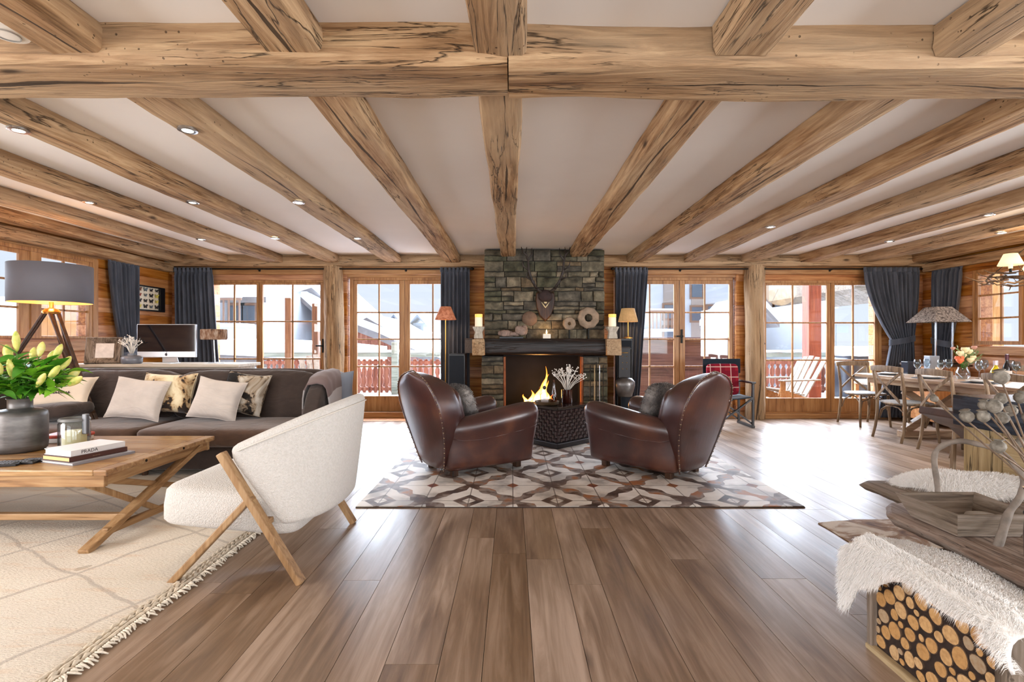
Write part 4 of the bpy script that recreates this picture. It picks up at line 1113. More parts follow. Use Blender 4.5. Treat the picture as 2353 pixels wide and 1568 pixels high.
al = t.math('MULTIPLY', t.ramp(fac, [(.12, 0.0), (.6, 1.0)]), t.ramp(nn, [(.32, .25), (.55, 1.0)]))
t.l(al, ms.inputs[0]); t.l(tr.outputs[0], ms.inputs[1]); t.l(em.outputs[0], ms.inputs[2]); t.l(ms.outputs[0], t.out.inputs[0]); FLAME = t.mat
FLAME.cycles.emission_sampling = 'NONE' if hasattr(FLAME.cycles, 'emission_sampling') else 'AUTO'
fo = thing('fire', 'tall orange and yellow flames rising from the burning logs', 'fire', (fireX, 7.58, .2))
rr = random.Random(12)
for i, (dx, h, w_, ln) in enumerate(((.02, .50, .075, .10), (.06, .40, .06, .05), (-.05, .36, .07, .08), (-.13, .26, .06, .02), (.12, .28, .05, -.02), (-.20, .20, .05, -.03), (.17, .20, .04, .03), (.0, .30, .09, .03), (-.10, .18, .07, .05), (.05, .62, .035, .05))):
    rings = []; N = 16
    for k in range(N+1):
        s_ = k/N; r_ = w_*(sin(pi*min(1, (s_*.95+.05)**.6)))**.9*(1-s_*.35)+.001
        cx_ = fireX+dx+ln*s_**1.3+.03*sin(s_*7+i)*s_; cy_ = 7.57+.03*sin(i*2.1)+.015*sin(s_*6+i*2)
        rings.append([(cx_+r_*cos(a*2*pi/12), cy_+r_*.55*sin(a*2*pi/12), .22+h*s_) for a in range(12)])
    MB().loft(rings).build('flame', FLAME, fo, smooth=180)
l = bpy.data.lights.new('fire glow', 'POINT'); l.energy = 12; l.color = (1, .42, .12); l.shadow_soft_size = .12
o = bpy.data.objects.new('fire_glow', l); o.location = (0, -.12, .25); o.parent = fo; COL.objects.link(o)
# ---- things on the mantel
WAX = plain('ivory wax', '#ece2cb', .5, Emission_Color=(1,.75,.4,1), Emission_Strength=.15)
CF = emit('candle flame', (1, .62, .22, 1), 14); AMB = plain('glowing wax top', '#e8b860', .5, Emission_Color=(1,.5,.1,1), Emission_Strength=.45)
STN = wood('carved pale stone', ('#8d8476', '#b3aa9a', '#cfc8ba'), 'Z', 2, .85, .5, False)
for a, lb in ((1100, 'left'), (1407, 'right')):
    x_ = fx(a, 7.12); y_ = 7.12; z_ = MZ1+.003
    th = thing('candle_holder', f'pale carved block holding a pillar candle on the {lb} end of the mantel', 'candle holder', (x_, y_, z_), 'carved candle holders on the mantel')
    MB().loft([[V((x_+s*w2, y_+q*w2*.9, z_+h)) for s, q in ((-1,-1),(1,-1),(1,1),(-1,1))] for w2, h in ((.065, 0), (.06, .05), (.05, .09), (.07, .13), (.085, .165), (.06, .17))]).build('carved_block', STN, th, bevel=.008)
    th2 = thing('pillar_candle', f'ivory pillar candle with amber top on the {lb} candle holder', 'candle', (x_, y_, z_+.17), 'pillar candles on the mantel')
    MB().lathe([(.001, 0), (.052, 0), (.054, .01), (.053, .13), (.045, .133), (.001, .128)], 24, (x_, y_, z_+.171)).build('wax', WAX, th2, smooth=50)
    MB().lathe([(.054, .135), (.0545, .175), (.048, .178), (.044, .15), (.001, .14)], 24, (x_, y_, z_+.171)).build('glowing_rim', AMB, th2, smooth=50)
th = thing('tealight', 'small square white candle burning on the middle of the mantel', 'candle', (fx(1256, 7.13), 7.13, MZ1))
MB().box(fx(1256, 7.13)-.055, fx(1256, 7.13)+.055, 7.08, 7.18, MZ1+.003, MZ1+.07).build('holder', plain('frosted glass', '#e6ddcb', .3), th, bevel=.008)
MB().lathe([(.001, 0), (.011, .012), (.009, .03), (.001, .06)], 12, (fx(1256, 7.13), 7.13, MZ1+.072)).build('flame', CF, th, smooth=180)
l = bpy.data.lights.new('candle light', 'POINT'); l.energy = .8; l.color = (1, .55, .2); l.shadow_soft_size = .02
o = bpy.data.objects.new('candle_light', l); o.location = (0, -.02, .13); o.parent = th; COL.objects.link(o)
def ring_disc(xp, yp, R, r0, label, Y=7.18):
    p = P(xp, yp, Y); th = thing('stone_ring', label, 'stone ring', (p.x, p.y, p.z-R))
    rot = Matrix.Rotation(pi/2, 4, 'X'); m = MB()
    prof = [(r0, -.018), (r0+.01, -.026), (R*.7, -.03), (R-.01, -.022), (R, 0), (R-.01, .022), (R*.7, .03), (r0+.01, .026), (r0, .018)]
    rings = [];
    for k in range(36):
        a = 2*pi*k/36; wv = 1+.03*sin(a*9+R*30); rings.append([p+V((q*wv*cos(a), z, q*wv*sin(a))) for q, z in prof])
    m.loft(rings, False, True, loop=True); m.build('ring_body', plain('carved grey brown stone', '#8d7a66', .85, 0, 12, .3, .6, 60), th, smooth=60)
    st_ = MB().box(p.x-.012, p.x+.012, p.y-.02, p.y+.02, MZ1+.002, p.z-R+.012); st_.build('stand', BLACKM, th, bevel=.004)
ring_disc(1352, 731, .155, .055, 'large carved stone ring standing on the right of the mantel')
ring_disc(1308, 744, .095, .022, 'small carved stone ring left of the large ring on the mantel')
# driftwood ornament on a dark tray
t_ = thing('mineral_ornament', 'rough pink and grey driftwood piece on the left of the mantel', 'ornament', (fx(1180, 7.1), 7.12, MZ1))
m = MB(); rr = random.Random(6)
for k in range(9):
    c_ = V((fx(1153+k*6.5, 7.12), 7.12+rr.uniform(-.03, .03), MZ1+.055+(.06 if k > 5 else .01)+rr.uniform(-.01, .015)))
    m.sbox(c_, (rr.uniform(.07, .12), .08, rr.uniform(.05, .09)+(.05 if k > 5 else 0)), .8, 12, None, wob=.03)
m.build('driftwood', plain('pinkish driftwood', '#8c776b', .85, 0, 14, .35, .8, 50), t_, smooth=180)
MB().box(fx(1148, 7.12), fx(1202, 7.12), 7.06, 7.19, MZ1+.003, MZ1+.03).build('plinth', BLACK, t_, bevel=.004)
props(MB().lathe([(.001, -.03), (.09, -.028), (.11, 0), (.09, .028), (.001, .03)], 28, P(1217, 733, 7.24), Matrix.Rotation(pi/2, 4, 'X')).build('wooden_disc', plain('brown wooden disc', '#6a5342', .8, 0, 10, .3, .5, 30), None, smooth=60), 'round brown wooden disc leaning on the chimney left of the antler shield', 'ornament')
# antler trophy
ax_, az_ = P(1253, 700, 7.22).x, P(1253, 700, 7.22).z
th = thing('antler_trophy', 'stag antlers mounted on a dark wooden shield on the stone chimney', 'antler trophy', (ax_, 7.2, az_-.15))
sh = [(-.13, .17), (-.07, .20), (0, .185), (.07, .20), (.13, .17), (.14, .08), (.125, -.05), (.08, -.17), (0, -.25), (-.08, -.17), (-.125, -.05), (-.14, .08)]
MB().loft([[V((ax_+a*s_, y_, az_+b*s_)) for a, b in sh] for y_, s_ in ((7.255, 1), (7.225, 1), (7.205, .9))]).build('shield', W_DARK['Z'], th, bevel=.004)
MB().sbox((ax_, 7.19, az_+.12), (.19, .10, .16), .8, 14, wob=.02).build('skull_plate', plain('dark fur and bone', '#2c1b18', .8, 0, 20, .4, .6, 60), th, smooth=180)
em_ = MB()
em_.tube([(ax_-.055, 7.197, az_+.03), (ax_-.02, 7.192, az_-.02), (ax_, 7.19, az_-.045), (ax_+.02, 7.192, az_-.02), (ax_+.055, 7.197, az_+.03)], [.004, .009, .011, .009, .004], 8); em_.sbox((ax_, 7.19, az_+.035), (.045, .02, .05), .7, 10)
em_.build('emblem', plain('pale bone inlay', '#cdbb8f', .5), th, smooth=180)
ANT = plain('antler horn', '#2d241f', .6, 0, 14, .5, .5, 50)
for s in (-1, 1):
    m = MB()
    main = [(.05, -.02, .16), (.13, -.09, .22), (.20, -.13, .33), (.245, -.14, .47), (.25, -.12, .60), (.285, -.09, .72), (.27, -.06, .82)]
    cv = lambda p: V((ax_+s*p[0], 7.2+p[1], az_+p[2]))
    m.tube([cv(p) for p in main], [.024, .021, .019, .018, .015, .011, .004], 9)
    for st_, pts in ((1, [(.12, -.09, .22), (.16, -.19, .24), (.17, -.24, .32)]), (2, [(.20, -.13, .33), (.27, -.21, .36), (.28, -.24, .44)]), (3, [(.245, -.14, .47), (.32, -.19, .52), (.34, -.18, .61)]), (4, [(.25, -.12, .62), (.20, -.10, .70), (.195, -.08, .80)]), (5, [(.265, -.1, .68), (.33, -.1, .74), (.35, -.08, .82)])):
        m.tube([cv(p) for p in pts], [.014, .011, .003], 8)
    m.build('antler', ANT, th, smooth=180)

# ============================================================ LAMPS, SPEAKERS, COWBELL
t = NT('red patterned shade'); n = t.noise(t.coords((1,1,1)), 22, 4); SHR = t.fin(t.ramp(n, [(.4, '#7c4436'), (.6, '#a9725c')]), .8, 0, None, .1, Emission_Color=(1,.35,.15,1), Emission_Strength=.12)
SHT = plain('tan woven shade', '#9c7850', .8, 0, 30, .2, Emission_Color=(1,.6,.25,1), Emission_Strength=.15)
def cone_lamp(name, label, x_, y_, z_base, z0, z1, r0, r1, shade, w=6, foot=.09, sides=40, legs=None, mat=BRASS):
    th = thing(name, label, 'lamp', (x_, y_, z_base))
    MB().grid(lambda u, v: (x_+(r0+(r1-r0)*v)*cos(2*pi*u), y_+(r0+(r1-r0)*v)*sin(2*pi*u), z0+(z1-z0)*v), sides, 1, cu=True).build('lamp_shade', shade, th, smooth=60, solid=.004)
    MB().tube([(x_, y_, z_base+.012), (x_, y_, z0+(z1-z0)*.8)], .008, 10).build('pole', mat, th, smooth=60)
    MB().lathe([(.001, 0), (foot, 0), (foot, .01), (foot*.4, .025), (.001, .03)], 28, (x_, y_, z_base)).build('base', mat, th, smooth=50)
    MB().sbox((x_, y_, (z0+z1)/2-.02), (.05, .05, .07), .9, 10).build('bulb', BULB, th, smooth=180)
    l = bpy.data.lights.new('lamp', 'POINT'); l.energy = w; l.color = (1, .62, .32); l.shadow_soft_size = .03
    o = bpy.data.objects.new('lamp_light', l); o.location = (0, 0, (z0+z1)/2-.05-z_base); o.parent = th; COL.objects.link(o)
    return th
p = P(1024, 735, 7.35)
cone_lamp('floor_lamp', 'slim brass floor lamp with reddish cone shade left of the chimney', p.x, 7.35, 0, p.z, p.z+.19, .155, .075, SHR, 5, .13)
def speaker(label, x0, x1, y0, y1, z1, seed):
    th = thing('speaker', label, 'speaker', ((x0+x1)/2, (y0+y1)/2, 0), 'tall black loudspeakers')
    MB().box(x0, x1, y0, y1, .02, z1).build('cabinet', BLACK, th, bevel=.008)
    MB().box(x0+.015, x1-.015, y0-.012, y0-.001, .06, z1-.03).build('grille', plain('black speaker cloth', '#141a22', .9), th, bevel=.003)
    MB().box(x0-.02, x1+.02, y0-.02, y1+.02, 0, .019).build('plinth', BLACK, th, bevel=.003)
    return th
speaker('black loudspeaker standing left of the chimney beside the floor lamp', fx(1032, 7.3), fx(1060, 7.3)+.06, 7.22, 7.55, P(0, 813, 7.25).z, 1)
speaker('narrow black loudspeaker right of the chimney carrying a lamp', fx(1428, 7.3), fx(1456, 7.3), 7.36, 7.62, P(0, 778, 7.4).z, 2)
th = thing('wicker_box', 'small woven grey box hanging left of the mantel corbel', 'box', (fx(1077, 7.5), 7.62, P(0, 812, 7.5).z))
MB().box(fx(1068, 7.5), fx(1086, 7.5), 7.5, 7.72, P(0, 812, 7.5).z, P(0, 780, 7.5).z).build('woven_body', plain('grey wicker', '#5c5450', .8, 0, 90, .4, .8, 150), th, bevel=.006)
MB().box(fx(1067, 7.5), fx(1087, 7.5), 7.49, 7.73, P(0, 780, 7.5).z, P(0, 778, 7.5).z).build('lid', plain('dark wicker', '#4a423e', .8, 0, 90, .4), th, bevel=.003)
MB().box(fx(1068, 7.5), fx(1086, 7.5), 7.72, 7.95, P(0, 812, 7.5).z+.02, P(0, 812, 7.5).z+.04).build('bracket', BLACKM, th)
p = P(1443, 740, 7.48)
cone_lamp('table_lamp', 'brass lamp with tan shade standing on the right loudspeaker', p.x, 7.48, P(0, 778, 7.4).z+.002, p.z+.0, p.z+.20, .145, .095, SHT, 5, .07)
# cowbell on strap
bx_ = fx(1434, 7.25); by_ = 7.20; bz0 = P(0, 912, 7.2).z
th = thing('cowbell', 'big grey iron cowbell on a studded black leather strap beside the hearth', 'cowbell', (bx_, by_, bz0))
MB().lathe([(.001, .02), (.085, 0), (.10, .01), (.125, .08), (.145, .16), (.14, .22), (.10, .265), (.05, .28), (.001, .282)], 36, (bx_, by_, bz0), sq=(1, .75)).build('bell', plain('hammered grey iron', '#6b6866', .35, .75, 12, .25, .3, 30), th, smooth=60)
LEA = plain('black strap leather', '#1d1a1c', .45, 0, 20, .2)
zt = P(0, 800, 7.2).z
m = MB().box(bx_-.085, bx_+.085, by_+.01, by_+.022, bz0+.27, zt); m.box(bx_-.085, bx_+.085, by_+.05, by_+.062, bz0+.27, zt); m.box(bx_-.085, bx_+.085, by_+.01, by_+.062, zt, zt+.012)
m.build('strap', LEA, th, bevel=.003)
m = MB(); 
for k in range(3):
    for sx_ in (-.03, .03): m.sbox((bx_+sx_, by_+.006, bz0+.40+k*.09), (.014, .014, .014), 1, 6)
m.tube([(bx_-.05, by_+.006, zt-.07), (bx_+.05, by_+.006, zt-.07)], .006, 6)
m.build('studs', BRASS, th, smooth=180)
MB().tube([(bx_-.10, by_+.036, zt-.02), (bx_+.10, by_+.036, zt-.02)], .010, 8).tube([(bx_-.10, by_+.036, zt-.02), (bx_-.10, by_+.036, .0)], .009, 8).tube([(bx_+.10, by_+.036, zt-.02), (bx_+.10, by_+.036, .0)], .009, 8).build('stand', BLACKM, th, smooth=60)
# fireside tools
th = thing('fire_tools', 'set of iron fireside tools standing by the right stone pier', 'fire tools', (fx(1372, 7.0), 7.02, .06))
MB().lathe([(.001, 0), (.10, 0), (.10, .015), (.02, .03), (.001, .03)], 24, (fx(1372, 7.0), 7.05, .062)).build('base', BLACKM, th, smooth=50)
MB().tube([(fx(1372, 7.0), 7.05, .08), (fx(1372, 7.0), 7.05, .92)], .008, 8).tube([(fx(1372, 7.0)-.10, 7.05, .80), (fx(1372, 7.0)+.10, 7.05, .80)], .006, 8).build('pole', BLACKM, th, smooth=60)
for k, dx in enumerate((-.09, -.03, .04, .09)):
    m = MB().tube([(fx(1372, 7.0)+dx, 7.03, .88), (fx(1372, 7.0)+dx, 7.03, .25)], .007, 8)
    if k == 0: m.box(fx(1372, 7.0)+dx-.04, fx(1372, 7.0)+dx+.04, 7.02, 7.03, .12, .26)
    elif k == 3: m.sbox((fx(1372, 7.0)+dx, 7.03, .20), (.06, .03, .14), .6, 10)
    m.build(['shovel', 'poker', 'tongs', 'brush'][k], [BLACKM, W_PALE['Z'], CHROME, BLACKM][k], th, smooth=50)

# ============================================================ CLUB CHAIRS
t = NT('oxblood club leather'); co = t.coords((1,1,1), False); n = t.noise(co, 3.2, 5); n2 = t.noise(co, 90, 3); wr = t.noise(t.coords((1.5, 6, 2), False), 3, 4, .5, .8)
c = t.ramp(n, [(.3, '#2b1516'), (.55, '#43231e'), (.75, '#643a26')])
LEATH = t.fin(c, t.ramp(n, [(.3, .285), (.7, .38)]), 0, t.bump(wr, .12, .012, t.bump(n2, .06, .002)), .6, Coat_Weight=.5, Coat_Roughness=.30)
STUD = plain('antique nail heads', '#8f7d66', .35, .9)
def club_chair(label, loc, rz):
    """local frame: +x is where the sitter looks, y to the sitter's left, rear of base at x=0"""
    th = thing('club_chair', label, 'armchair', (0, 0, 0), 'brown leather club chairs')
    # base and front rail
    m = MB(); pl = [(.03, -.20), (.10, -.27), (.75, -.33), (.83, -.28), (.83, .28), (.75, .33), (.10, .27), (.03, .20)]
    m.loft([[V((x, y, z)) for x, y in pl] for z in (.055, .10, .33)]); m.build('base', LEATH, th, bevel=.02, smooth=60, local=True)
    # arms: lofted along the chair, height falls to the back
    for s in (-1, 1):
        rings = []
        st = [(.00, .40, .05, .20, .9), (.03, .50, .075, .215, 1), (.12, .525, .10, .245, 1), (.28, .555, .115, .285, 1), (.48, .59, .122, .315, 1), (.68, .62, .125, .335, 1), (.82, .635, .122, .34, 1), (.885, .63, .110, .34, 1), (.915, .60, .075, .34, .92), (.918, .57, .03, .34, .7)]
        for (x, zt_, r_, yc, sc) in st:
            cz = zt_-r_; R = []
            zb = .07 if sc >= .9 else .12
            # outer side from the bottom up
            wo = yc+r_*.62
            for (dy, z) in ((r_*.35, zb), (r_*.62, zb+.02), (r_*.66, zb+.12), (r_*.70, max(zb+.15, cz-r_*1.25))): R.append((x if z > .2 else min(x, .84), yc+dy, z))
            for k in range(9):
                a = -radians(35)+k*radians(225)/8; R.append((x, yc+r_*cos(a)*1.02, cz+r_*sin(a)))
            for (dy, z) in ((-r_*.7, cz-r_*1.0), (-r_*.7, zb+.02), (-r_*.4, zb)): R.append((x if z > .2 else min(x, .84), yc+dy, z))
            R = [V((a, s*b, max(.055, c_))) for a, b, c_ in R]
            if s < 0: R = R[::-1]
            rings.append(R)
        MB().loft(rings).build('arm', LEATH, th, smooth=180, sub=1, local=True)
        # piping line along the outer side
        m = MB().tube([(x, s*(yc+r_*.72), (zt_-r_)-r_*.95) for (x, zt_, r_, yc, sc) in st[1:8]], .005, 6); m.build('piping', LEATH, th, smooth=180, local=True)
    # seat cushion
    MB().sbox((.50, 0, .385), (.66, .46, .17), .3, 22, e2=.4).build('seat_cushion', LEATH, th, smooth=180, local=True)
    # back: rear shell (shield shaped, leaning back)
    prof = [(.06, .20, .005), (.12, .235, .02), (.24, .285, .045), (.38, .335, .078), (.52, .365, .115), (.64, .37, .15), (.75, .345, .18), (.83, .29, .20), (.89, .205, .21), (.925, .09, .212)]
    def back_ring(z, hw, lean, thick):
        R = []; N = 16
        # rear side bulges out; front side flat-ish
        for k in range(N+1):
            a = k/N*2-1; R.append(V((-lean-.035*(1-a*a)*1.0, a*hw, z)))
        for k in range(N, -1, -1):
            a = k/N*2-1; b_ = thick*(1-abs(a)**5)**.5; R.append(V((-lean+.012+b_, a*hw*.97, z-b_*.10)))
        return R
    TH = [.05, .08, .12, .20, .30, .33, .32, .29, .23, .13]
    rings = [back_ring(p_[0], p_[1], p_[2], th_) for p_, th_ in zip(prof, TH)]
    top = back_ring(.937, .03, .20, .05); rings.append(top)
    MB().loft(rings).build('backrest', LEATH, th, smooth=180, sub=1, local=True)
    # plump front of the back with rolled wings
    m = MB().sbox((.10, 0, .60), (.22, .56, .40), .75, 28, Matrix.Rotation(radians(-14), 4, 'Y'), e2=.6)
    m.build('back_cushion', LEATH, th, smooth=180, local=True)
    # nailed welt following the rear shell outline
    e = [V((-ln+.0, hw+.004, z)) for z, hw, ln in prof]+[V((-.205, 0, .945))]+[V((-ln, -hw-.004, z)) for z, hw, ln in prof[::-1]]
    def smoothp(pts, n=6):
        out = []
        for i in range(len(pts)-1):
            p0 = pts[max(0, i-1)]; p1 = pts[i]; p2 = pts[i+1]; p3 = pts[min(len(pts)-1, i+2)]
            for k in range(n):
                u = k/n; out.append(.5*((2*p1)+(p2-p0)*u+(2*p0-5*p1+4*p2-p3)*u*u+(3*p1-p0-3*p2+p3)*u**3))
        return out+[pts[-1]]
    ee = smoothp(e); MB().tube(ee, .007, 6).build('welt', LEATH, th, smooth=180, local=True)
    acc = 0
    for a, b in zip(ee, ee[1:]):
        L = (b-a).length; acc += L
        if acc > .028: acc = 0; q = b*1.0; q.x -= .006; MB().sbox(q+V((0, math.copysign(.004, q.y), 0)), (.013, .013, .013), 1, 6).build('nail', STUD, th, smooth=180, local=True)
    for fx_, fy_ in ((.10, -.20), (.10, .20), (.76, -.27), (.76, .27)):
        MB().box(fx_-.03, fx_+.03, fy_-.03, fy_+.03, 0, .056).build('foot', W_DARK['Z'], th, bevel=.005, local=True)
    th.location = loc; th.rotation_euler = (0, 0, rz); return th
ch = club_chair('oxblood leather club chair on the left, nailed back turned to the camera', (-.72, 4.57, .012), radians(37.7))
ch.scale = (1,1,1)
c2 = copy_tree(ch); c2.location = (1.60, 4.44, .012); c2.rotation_euler = (0, 0, radians(129)); c2['label'] = 'oxblood leather club chair on the right of the side table, back turned to the camera'
# fur cushions and throw
def strands(mb, pts, L, W, rr, droop=.4, jit=.5, dirf=None):
    for p, n_ in pts:
        d = V(n_)+V((rr.uniform(-jit, jit), rr.uniform(-jit, jit), rr.uniform(-jit, jit)))
        if dirf: d += dirf(p)
        d.normalize(); l = L*rr.uniform(.6, 1.15)
        s = d.cross(V((rr.uniform(-1, 1), rr.uniform(-1, 1), rr.uniform(-1, 1)))).normalized()*W
        p = V(p); m_ = p+d*l*.55; t_ = p+d*l*.9+V((0, 0, -droop*l))
        b = len(mb.v); mb.v += [tuple(p-s), tuple(p+s), tuple(m_+s*.8), tuple(m_-s*.8), tuple(t_)]
        mb.f += [(b, b+1, b+2, b+3), (b+3, b+2, b+4)]; v_ = rr.random(); mb.r += [v_, v_]; mb.m += [0, 0]
def furmat(name, c1, c2, c3):
    t = NT(name); at = t.n('ShaderNodeAttribute', attribute_name='rnd'); n = t.noise(t.coords((1,1,1), False), 7, 3)
    k = t.math('ADD', t.math('MULTIPLY', at.outputs['Fac'], .4), t.math('MULTIPLY', n, .6))
    return t.fin(t.ramp(k, [(.3, c1), (.5, c2), (.7, c3)]), .8, 0, None, .2, Sheen_Weight=.2)
FURG = furmat('grey fur', '#3e3c3c', '#77726f', '#b9b4ae'); FURC = furmat('cream fur', '#b7a688', '#d5c8ae', '#e6dcc6'); FURW = furmat('white sheepskin', '#f1eee9', '#f8f6f2', '#fdfcfa')
def fur_cushion(name, label, mat, c, size, rot, e=.7, n=5000, L=.03, cat='cushion'):
    th = thing(name, label, cat, c); rr = random.Random(len(label)); m = MB().sbox((0, 0, 0), size, e, 20, rot, wob=.01)
    m.build('cushion_body', mat, th, smooth=180, local=True)
    pts = []
    for _ in range(n):
        f = rr.choice(m.f); a, b, c_ = (V(m.v[f[0]]), V(m.v[f[1]]), V(m.v[f[2]])); u, v = rr.random(), rr.random()
        if u+v > 1: u, v = 1-u, 1-v
        q = a+(b-a)*u+(c_-a)*v; pts.append((q, q.normalized()))
    fm = MB(); strands(fm, pts, L, .0014, rr, .3); o = fm.build('fur', mat, th, local=True); o['kind'] = 'stuff'
    return th
def cl(loc, rz, x, y, z): return V((loc[0]+x*cos(rz)-y*sin(rz), loc[1]+x*sin(rz)+y*cos(rz), z))
a1 = radians(37.7); L1 = (-.72, 4.57)
fur_cushion('cushion', 'grey fur cushion propped in the left club chair', FURG, cl(L1, a1, .33, .06, .62), (.15, .40, .36), Matrix.Rotation(a1, 4, 'Z') @ Matrix.Rotation(radians(-18), 4, 'Y'), .55)
a2 = radians(129); L2 = (1.60, 4.44)
fur_cushion('cushion', 'grey green fur cushion propped in the right club chair', FURG, cl(L2, a2, .36, -.02, .63), (.15, .42, .38), Matrix.Rotation(a2, 4, 'Z') @ Matrix.Rotation(radians(-18), 4, 'Y'), .55)
fur_cushion('cushion', 'round cream fur cushion behind the grey one in the right club chair', FURC, cl(L2, a2, .30, -.33, .72), (.19, .19, .18), Matrix.Rotation(0, 4, 'Z'), 1, 2500, .02)

# ============================================================ WOVEN SIDE TABLE
th = thing('side_table', 'square woven dark leather side table between the two club chairs', 'side table', (.53, 6.0, .012), None, None, radians(42))
WL = plain('woven dark leather', '#3b2c2d', .25, 0, 20, .5, .2, 60, .7)
m = MB(); m.box(-.27, .27, -.27, .27, .06, .43, .3); m.build('body', plain('dark leather core', '#120d0e', .6), th, local=True)
m = MB(); NW = 14; NH = 9
for sd in range(4):
    R_ = Matrix.Rotation(sd*pi/2, 4, 'Z')
    for i in range(NW):
        for j in range(NH):
            x0 = -.275+.55*i/NW; z0 = .065+.36*j/NH; w_ = .55/NW; h_ = .36/NH; k = (i+j) % 2
            up_ = .018 if k else .006; cx_ = x0+w_/2; cz_ = z0+h_/2
            c4 = [(x0+.002, z0+.001), (x0+w_-.002, z0+.001), (x0+w_-.002, z0+h_-.001), (x0+.002, z0+h_-.001)]
            vs = [R_ @ V((a, -.272, b)) for a, b in c4]
            mids = [(cx_+(a-cx_)*(.55 if k else .9), cz_+(b-cz_)*(.9 if k else .55)) for a, b in c4]
            vs += [R_ @ V((a, -.272-up_, b)) for a, b in mids]
            m.add(vs, [(4,5,6,7),(0,1,5,4),(1,2,6,5),(2,3,7,6),(3,0,4,7)], random.random())
m.build('woven_panel', WL, th, local=True, smooth=35)
MB().box(-.295, .295, -.295, .295, .43, .462).build('tabletop', plain('dark polished top', '#1d1618', .15, 0, spec=.7), th, local=True, bevel=.006)
MB().box(-.305, .305, -.305, .305, 0, .06).build('plinth', plain('black leather plinth', '#1a181b', .4), th, local=True, bevel=.008)
tz = .012+.462
# tray, decanters, vase
tc0 = P(1262, 935, 5.85)
th = thing('serving_tray', 'low wooden bowl tray on the side table', 'tray', (.41, 5.86, tz))
MB().lathe([(.001, 0), (.11, 0), (.135, .012), (.145, .045), (.138, .045), (.125, .016), (.001, .010)], 36, (.41, 5.86, tz)).build('tray_body', plain('olive brown wood tray', '#5d4a32', .4, 0, 10, .3), th, smooth=50)
th = thing('decanter', 'square clear glass decanter with round stopper on the tray', 'decanter', (.38, 5.86, tz+.012))
MB().loft([[V((.38+s*a, 5.86+q*a, tz+.012+h)) for s, q in ((-1,-1),(1,-1),(1,1),(-1,1))] for a, h in ((.045, 0), (.048, .01), (.048, .10), (.03, .125), (.016, .135), (.016, .165), (.022, .17))]).build('bottle', CLEAR, th, bevel=.006, smooth=40)
MB().sbox((.38, 5.86, tz+.20), (.045, .045, .045), 1, 12).build('stopper', plain('dark glass stopper', '#2d2a30', .1), th, smooth=180)
MB().loft([[V((.38+s*a, 5.86+q*a, tz+.012+h)) for s, q in ((-1,-1),(1,-1),(1,1),(-1,1))] for a, h in ((.043, .004), (.043, .05))]).build('spirit', plain('pale spirit', '#d9c7c2', .1, 0), th, bevel=.003)
th = thing('carafe', 'tall conical clear glass bottle beside the decanter', 'carafe', (.49, 5.86, tz+.012))
MB().lathe([(.001, 0), (.045, 0), (.047, .012), (.03, .12), (.016, .20), (.010, .27), (.012, .28), (.008, .28), (.001, .27)], 24, (.49, 5.86, tz+.012)).build('bottle', thin_glass('pinkish glass', '#d9b7a6'), th, smooth=50)
th = thing('glass_vase', 'dark red glass vase on the side table holding white dried stems', 'vase', (.66, 6.02, tz))
MB().lathe([(.001, 0), (.06, 0), (.065, .01), (.065, .16), (.06, .162), (.058, .02), (.001, .015)], 32, (.66, 6.02, tz+.002)).build('vase_body', plain('deep red glass', '#33150f', .08, 0, spec=.8), th, smooth=50)
coral('spray of white dried stems in the dark red vase', (.66, 6.02, tz+.13), 30, .24, .34, 8, WHT, 1.0, tip=.008)

# ============================================================ DIRECTOR'S CHAIR
p0 = P(1720, 982, 7.05)
th = thing('director_chair', 'folding black director chair with red tartan panel by the wooden post', 'chair', (3.1, 7.2, 0))
DK = plain('black stained wood', '#191719', .35, 0, 12, .3); CAN = fabric('dark teal canvas', '#1b2630', .15, 300)
x0, x1, y0, y1 = 2.86, 3.40, 7.02, 7.46
for yy in (y0, y1):
    MB().bar((x1-.02, yy, 0), (x1-.02, yy, .62), .03, .03).build('arm_post', DK, th, bevel=.003) 
    MB().bar((x0+.02, yy, 0), (x0+.02, yy, .62), .03, .03).build('arm_post', DK, th, bevel=.003)
for xx in (x0+.02, x1-.02):
    MB().box(xx-.03, xx+.03, y0-.03, y1+.04, .62, .645).build('armrest', DK, th, bevel=.006)
    MB().box(xx-.015, xx+.015, y1+.02, y1+.05, .60, .95).build('back_post', DK, th, bevel=.003)
    MB().box(xx-.02, xx+.02, y0-.02, y1+.02, 0, .035).build('foot_rail', DK, th, bevel=.003)
for yy in (y0, y1):
    MB().bar((x0+.03, yy+.02, .42), (x1-.03, yy+.02, .06), .03, .02).build('cross_leg', DK, th, bevel=.003)
    MB().bar((x1-.03, yy-.02, .42), (x0+.03, yy-.02, .06), .03, .02).build('cross_leg', DK, th, bevel=.003)
MB().grid(lambda u, v: (x0+.02+(x1-x0-.04)*u, y0+(y1-y0)*v, .43-.03*sin(pi*u)), 10, 4).build('seat', CAN, th, smooth=180, solid=.008)
MB().box(x0-.01, x1+.01, y1+.012, y1+.020, .74, .955).build('backrest', CAN, th, bevel=.003)
for a in (0, 1):
    q = (x0, x1-.0)[a]
MB().tube([(x1+.004, y0+.08, .55), (x1+.004, y0+.1, .35)], .006, 6).build('brace', CHROME, th)
t = NT('red tartan wool'); co = t.coords((1,1,1), False); sx = t.n('ShaderNodeSeparateXYZ'); t.l(co, sx.inputs[0])
def ln(sock, per, wd, off=0.0): return t.ramp(t.math('PINGPONG', t.math('ADD', sock, off), per/2), [(wd, 1.0), (wd*1.3, 0.0)])
